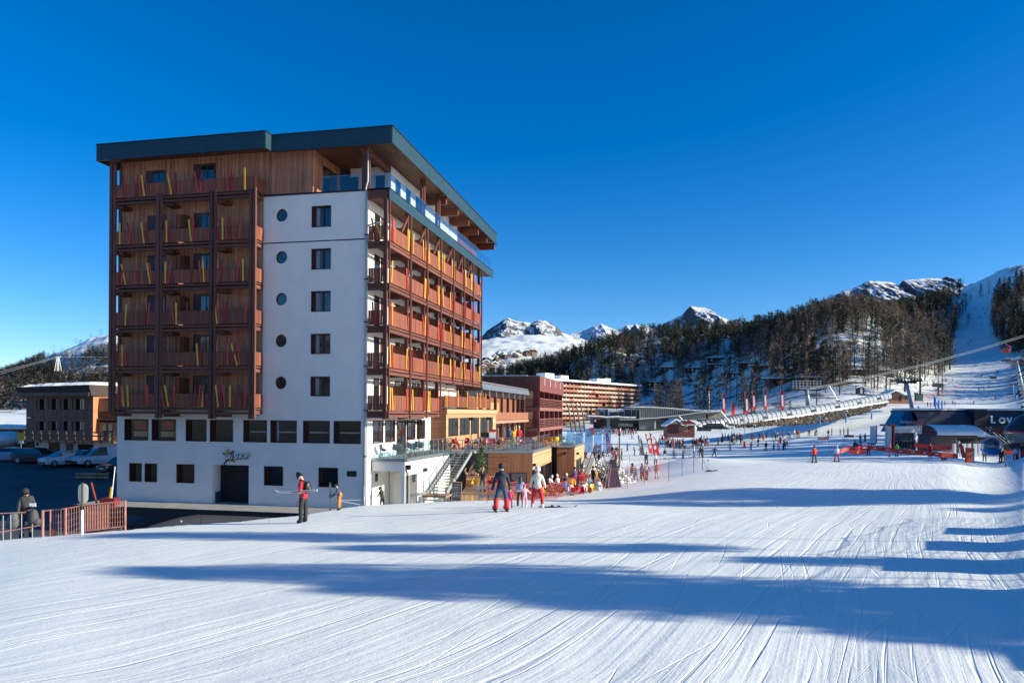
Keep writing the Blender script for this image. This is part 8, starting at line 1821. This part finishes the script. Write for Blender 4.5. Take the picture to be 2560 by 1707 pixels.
def seating():
    r = random.Random(21); Z = 3.05
    tb = lambda px, D: (X_(px, D), D, Z)
    # dark lounge chairs by the hotel wall
    for i, (x, y) in enumerate([(.5,1.6),(.95,2.5),(1.35,2.2),(1.6,4.0),(.9,5.4),(1.4,6.0),(.7,7.2),(1.6,8.2)]):
        p = B(x, y, Z); chair('grey', p, r.uniform(-1, 1)-TH, 'dark grey shell chair on the terrace by the hotel wall, %s from the corner' % ['first','second','third','fourth','fifth','sixth','seventh','last'][i], 'grey chairs by the hotel wall')
    rows = [(1137,57.5,'red'),(1146,57,'red'),(1168,58.5,'red'),(1172,60,'red'),(1190,58,'grey'),(1196,60,'red'),(1204,57.5,'red'),(1212,60,'yellow'),(1216,58.5,'grey'),(1224,57.2,'red'),(1232,58.5,'red'),(1240,60,'red'),(1246,56.8,'red'),(1250,57.3,'yellow'),(1258,57.0,'yellow'),(1276,57.2,'yellow'),(1284,60,'yellow'),(1308,56.9,'red'),(1318,58,'red'),(1330,60,'red'),(1340,61,'orange'),(1350,62,'orange'),(1362,62.5,'orange'),(1372,63,'orange'),(1378,64,'yellow'),(1390,63.5,'yellow'),(1396,65,'yellow'),(1200,62,'red'),(1232,62.5,'grey'),(1262,61,'red'),(1298,61,'red'),(1348,66,'grey'),(1400,68,'grey'),(1412,69,'grey')]
    for i, (px, D, k) in enumerate(rows): chair(k, tb(px, D), r.uniform(-pi, pi), '%s plastic shell chair among the tables on the upper terrace' % k, '%s chairs on the upper terrace' % k)
    for i, (px, D) in enumerate([(1157,57.8),(1182,58.8),(1208,59),(1228,59.5),(1246,59.2),(1268,58),(1292,58.8),(1320,57.2),(1335,59.5),(1362,64.5),(1385,65),(1404,66.5),(1250,63),(1215,62.5),(1418,68)]): table(tb(px, D), 'round grey table among the coloured chairs on the upper terrace', 'tables on the upper terrace')
    for px, D in ((1178,59.4),(1222,64)):
        t = thing('patio_heater', 'black pole with lamp head on the upper terrace, %s one' % ('left' if px < 1200 else 'right'), 'lamp post', tb(px, D)); MB().tube([(0,0,0),(0,0,2.3)], .03, 6).build('pole', M_black, t); MB().box(-.2,.2,-.15,.15,2.25,2.5).build('head', M_black, t)
    t = thing('service_counter', 'black serving stand with red and white sign on the upper terrace', 'stand', tb(1215,66)); MB().box(-.5,.5,0,.5,0,1.1).build('cabinet', M_black, t); MB().box(.3,.9,-.05,0,.6,1.4).build('notice', M_whitep, t); MB().box(.3,.9,-.08,-.05,1.2,1.4).build('notice_header', M_red, t)
    # patio below
    PZ = -.36; lp = lambda px, D: (X_(px, D), D, PZ)
    low = [(1188,50.6,'yellow',.58),(1228,51,'red',.58),(1236,51.6,'red',.58),(1218,51.8,'orange',.58),(1277,54,'orange',None),(1281,55,'yellow',None),(1362,54,'yellow',None),(1366,56,'orange',None),(1375,57.5,'red',None),(1384,58,'orange',None),(1390,55.5,'orange',None),(1402,53.8,'orange',None),(1421,59,'orange',None),(1427,60,'yellow',None),(1436,54.6,'red',None),(1444,56.4,'red',None),(1455,54.6,'red',None),(1463,56.5,'red',None),(1472,55.4,'orange',None),(1486,56.6,'yellow',None),(1494,59,'orange',None),(1506,58.6,'orange',None),(1449,65,'red',None),(1457,64,'red',None),(1464,66,'red',None),(1393,65,'red',None),(1404,63,'orange',None)]
    for px, D, k, z in low:
        p = lp(px, D); chair(k, (p[0], p[1], PZ if z is None else z), r.uniform(-pi, pi), '%s plastic shell chair %s' % (k, 'on the lower patio' if z is None else 'on the wooden seating steps'), '%s chairs %s' % (k, 'on the lower patio' if z is None else 'on the steps'))
    for px, D in [(1372,56),(1395,58.5),(1412,64),(1430,62),(1450,55.6),(1480,58.5),(1498,57.5),(1456,66)]: table(lp(px, D), 'table with red top among the chairs on the lower patio' if px in (1450,) else 'round grey table on the lower patio', 'tables on the lower patio', red=(px == 1450))
    for px, D, c, lab in [(1414,57.5,BLU,'bright blue jacket hung over a patio chair'),(1497,57.6,(.6,.62,.66),'white and grey jacket draped over a patio table'),(1431,60,(.7,.4,.03),'yellow jacket hung on a chair by the purple coated person'),(1428,54.8,(.62,.55,.55),'pale towel on the front red chair'),(1459,55.5,(.55,.5,.5),'pale jacket draped on a front red chair')]:
        p = lp(px, D); t = thing('jacket', lab, 'jacket', (p[0], p[1]-.1, PZ)); m = MB(); m.hexa([(-.25,-.05,.25),(.22,-.05,.2),(.22,.1,.2),(-.25,.1,.25),(-.18,.0,.98),(.18,.0,.95),(.18,.1,.95),(-.18,.1,.98)]); m.ell((-.2,.02,.6), (.09,.07,.3), 8, 6); m.ell((.22,.02,.55), (.09,.07,.3), 8, 6); m.build('fabric', cloth(c), t, smooth=True)
seating()

# ---------------------------------------------------------------- nets, poles, bushes
def net(name, label, P, h, m, cell=.11, posts=None, sag=.12, pm=None, wire=.006):
    """P: list of ground points; real cords, one mesh for the netting; posts as parts"""
    o = Vector(P[0]); t = thing(name, label, 'net fence', o); mb = MB()
    for a, b in zip(P, P[1:]):
        a, b = Vector(a)-o, Vector(b)-o; L_ = (b-a).length; n = max(2, int(L_/cell)); rows = max(2, int(h/cell))
        q = lambda u, v: a.lerp(b, u)+Vector((0, 0, .05+(h-.05)*v-sag*4*u*(1-u)*v))
        d = (b-a).normalized()*wire; up = Vector((0,0,wire))
        for i in range(n+1):
            p0, p1 = q(i/n, 0), q(i/n, 1); mb.add([p0-d, p0+d, p1+d, p1-d], [(0,1,2,3)])
        for j in range(rows+1):
            for k in range(6): p0, p1 = q(k/6, j/rows), q((k+1)/6, j/rows); w_ = up*(2.5 if j == rows else 1); mb.add([p0-w_, p1-w_, p1+w_, p0+w_], [(0,1,2,3)])
    tag(mb.build('netting', m, t), kind='stuff')
    for p in P: p = Vector(p)-o; MB().tube([p-Vector((0,0,.2)), p+Vector((0,0,h+.12))], .02, 6).build('post', pm or m, t)
    return t
def nets():
    nr = mat('red_net_cord', (.42,.04,.04), rough=.7); nb = mat('blue_net_cord', (.15,.18,.35), rough=.7)
    net('safety_net', 'sagging orange-red safety net in front of the patio tables', [G(1222,42), G(1292,46), G(1358,49.5), (*G(1391,51.5).xy, -.1), (*G(1440,60).xy, -.3), (*G(1500,66).xy, -.3)], 1.15, nr, .14)
    net('safety_net', 'red safety net around the group walking uphill', [G(1522,57), G(1570,57), G(1612,58.5), G(1673,62)], 1.7, mat('pink_net_cord', (.60,.22,.22), rough=.7), .17, pm=M_rust, wire=.004)
    net('safety_net', 'dark safety net along the hollow with striped poles', [G(1673,62), G(1706,69), G(1735,73), G(1757,77)], 1.9, nb, .17, pm=M_dkmetal, wire=.004)
    net('safety_net', 'thin rope fence above the hollow behind the skiers', [G(1540,104), G(1575,103), G(1612,101), G(1651,100), G(1692,98), G(1737,96)], 1.5, M_grey, .7, pm=M_dkmetal, wire=.006)
    t = net('safety_net', 'red safety net curving along the edge of the upper piste', [G(2200,262), G(2250,270), G(2300,285), G(2340,300), G(2385,325), G(2400,340)], 2.4, nr, .5, wire=.02)
    net('safety_net', 'dark red net line high beside the upper piste', [G(2378,380), G(2410,355), G(2452,330)], 2.4, nb, .5, wire=.02)
    # net and pads to the right of the view: their shade lies on the near snow
    base = [(10.2,9.6),(11.2,12.2),(12.9,15.8),(15.0,18.8),(17.4,21.0),(20,23.4)]
    net('safety_net', 'tall safety net beside the piste outside the right edge', [(x, y, gz(x, y)) for x, y in base], 1.9, nb, .13, wire=.005)
    for i, (x, y, w_, h) in enumerate([(10.9,11.0,2.0,1.6),(12.6,14.4,2.2,1.5),(14.6,17.4,2.0,1.3),(16.9,20.1,1.6,1.3),(9.9,8.0,1.2,1.2)]):
        t = thing('fence_pad', 'padded mat on the net outside the right edge', 'padded mat', (x, y, gz(x, y)), radians(55), 'pads on the net outside the right edge'); m = MB(); m.hexa([(-w_/2,-.1,0),(w_/2,-.1,0),(w_/2,.1,0),(-w_/2,.1,0),(-w_/2,-.1,h),(w_/2,-.1,h),(w_/2,.1,h),(-w_/2,.1,h)]); m.build('mat', M_oran2, t)
    for i, (px, D, h) in enumerate([(1740,86,2.3),(1744,84,2.0),(1749,87,2.2),(1736,83,1.9),(1756,76,2.1),(1723,88,2.0)]): t = thing('slalom_pole', 'thin dark pole in the bundle at the end of the hollow', 'pole', G(px, D), 0, 'bundle of thin poles by the hollow'); MB().tube([(0,0,-.1),(random.uniform(-.08,.08),0,h)], .018, 5).build('pole', M_dkmetal, t)
    t = thing('snowmaking_hydrant', 'small black hose and standing nozzle on the bright snow', 'hydrant', G(1771,72)); MB().tube([(0,0,0),(.0,0,1.1)], .02, 6).build('stand', M_galv, t); MB().ell((0,0,1.12), (.1,.08,.05), 8, 5).build('nozzle', M_black, t)
    b = MB()
    b.tube([(-.3,-.2,.05),(.1,-.1,.12),(.45,-.15,.06),(.8,0,.14),(1.0,.05,.1)], [.05,.09,.07,.10,.05], 7); b.build('coiled_hose', M_black, t, smooth=True); MB().tube([(-.05,0,.1),(-.6,.2,1.6)], .014, 5).build('leaning_rod', M_dkmetal, t)
    for px, D in ((2515,74),): t = thing('striped_pole', 'dark marker pole with thick foot in the blue shade at right', 'pole', G(px, D)); MB().tube([(0,0,-.1),(0,0,1.5)], .02, 5).build('pole', M_dkmetal, t); MB().tube([(0,0,.1),(0,0,.45)], .06, 6).build('foot', M_black, t)
    t = thing('red_net_pole', 'thin red pole before the ski rack', 'pole', G(1219,38)); MB().tube([(0,0,-.2),(0,0,1.55)], .018, 6).build('pole', M_red, t)
nets()
def bushes():
    r = random.Random(14); sc = M_snow2
    def bush(label, px, D, w_, h, n, snow=.5, z=None):
        x = X_(px, D); t = thing('snowy_bush', label, 'bush', (x, D, gz(x, D) if z is None else z)); b = MB()
        for i in range(n):
            a = r.uniform(0, 2*pi); L_ = h*r.uniform(.6, 1.05); p = [Vector((0,0,0)), Vector((cos(a)*w_*.4, sin(a)*w_*.3, L_*.5)), Vector((cos(a)*w_*r.uniform(.4,1), sin(a)*w_*.5, L_))]; b.tube(p, [.03,.02,.008], 4)
            for k in range(5): c = p[1].lerp(p[2], r.random()); e = c+Vector((r.uniform(-1,1), r.uniform(-1,1), r.uniform(0,1)))*.4; b.tube([c, e], [.012,.005], 3)
        b.build('branches', M_bark, t); s = MB()
        for i in range(int(n*1.6*snow*2)):
            a = r.uniform(0, 2*pi); q = sqrt(r.random()); zz = h*(1-q*.6)*r.uniform(.2,.9); rr = r.uniform(.10,.28); s.ell((cos(a)*w_*q, sin(a)*w_*.6*q, zz), (rr, rr, rr*.6), 6, 4)
        if snow: tag(s.build('snow_clumps', sc, t, smooth=True), kind='stuff')
        lf = MB()
        for i in range(n*12):
            a = r.uniform(0, 2*pi); q = sqrt(r.random()); c = Vector((cos(a)*w_*q, sin(a)*w_*.6*q, h*(1-q*.5)*r.uniform(.15,1))); d = Vector((r.uniform(-1,1), r.uniform(-1,1), r.uniform(-.5,1))).normalized()*.16; e = d.cross(Vector((0,0,1))).normalized()*.04; lf.add([c-e, c+e, c+d], [(0,1,2)])
        tag(lf.build('foliage', M_xmas if 'green' in label else M_pine, t), kind='stuff')
    bush('snow covered bush at the corner of the wooden bar', 1470, 84, 2.6, 1.9, 26, 1.2); bush('large snowy bush left of the tall wooden pole', 1500, 80, 2.6, 2.0, 26, 1.2, -.9); bush('bare brown thicket left of the wooden pole', 1528, 76, 1.3, 2.9, 34, .25); bush('rounded snowy bush below the wooden pole', 1548, 70, 1.4, 1.5, 18, 1.3)
    bush('dark shrub behind the patio seats', 1512, 66, 1.3, 1.7, 26, .15, -.4); bush('small green fir with snow above the stair slope', 1478, 92, .8, 1.3, 14, .5); bush('little green fir on the snow slope left of the hydrant', 1974, 235, 1.4, 4.0, 20, .1)
    t = thing('stone_stair_slope', 'grey sloping stair wall running down beside the wooden bar', 'stair wall', B(10.4, 30, -.3), -TH); MB().hexa([(0,0,-.8),(.6,0,-.8),(.6,-11,-1.4),(0,-11,-1.4),(0,0,1.9),(.6,0,1.9),(.6,-11,-.5),(0,-11,-.5)]).build('wall', M_conc, t); MB().tube([(.1,0,3.0),(.1,-11,.5)], .03, 5).build('handrail', M_dkmetal, t); MB().tube([(.5,0,2.8),(.5,-11,.3)], .03, 5).build('handrail', M_dkmetal, t)
    t = thing('a_frame_display', 'dark upright board with silver skis leaning beside the patio', 'display', (X_(1530,60), 60, -.4)); MB().hexa([(-.5,0,0),(.9,0,0),(.9,.15,0),(-.5,.15,0),(-.15,0,2.6),(.25,0,2.6),(.25,.15,2.6),(-.15,.15,2.6)]).build('dark_board', mat('dark_purple_board', (.05,.03,.06)), t)
    for s in (-.9,-.5,-.2): MB().beam((s-.1,-.1,0),(s*.35,-.05,2.2),.09,.03).build('leaning_ski', M_steel, t)
bushes()
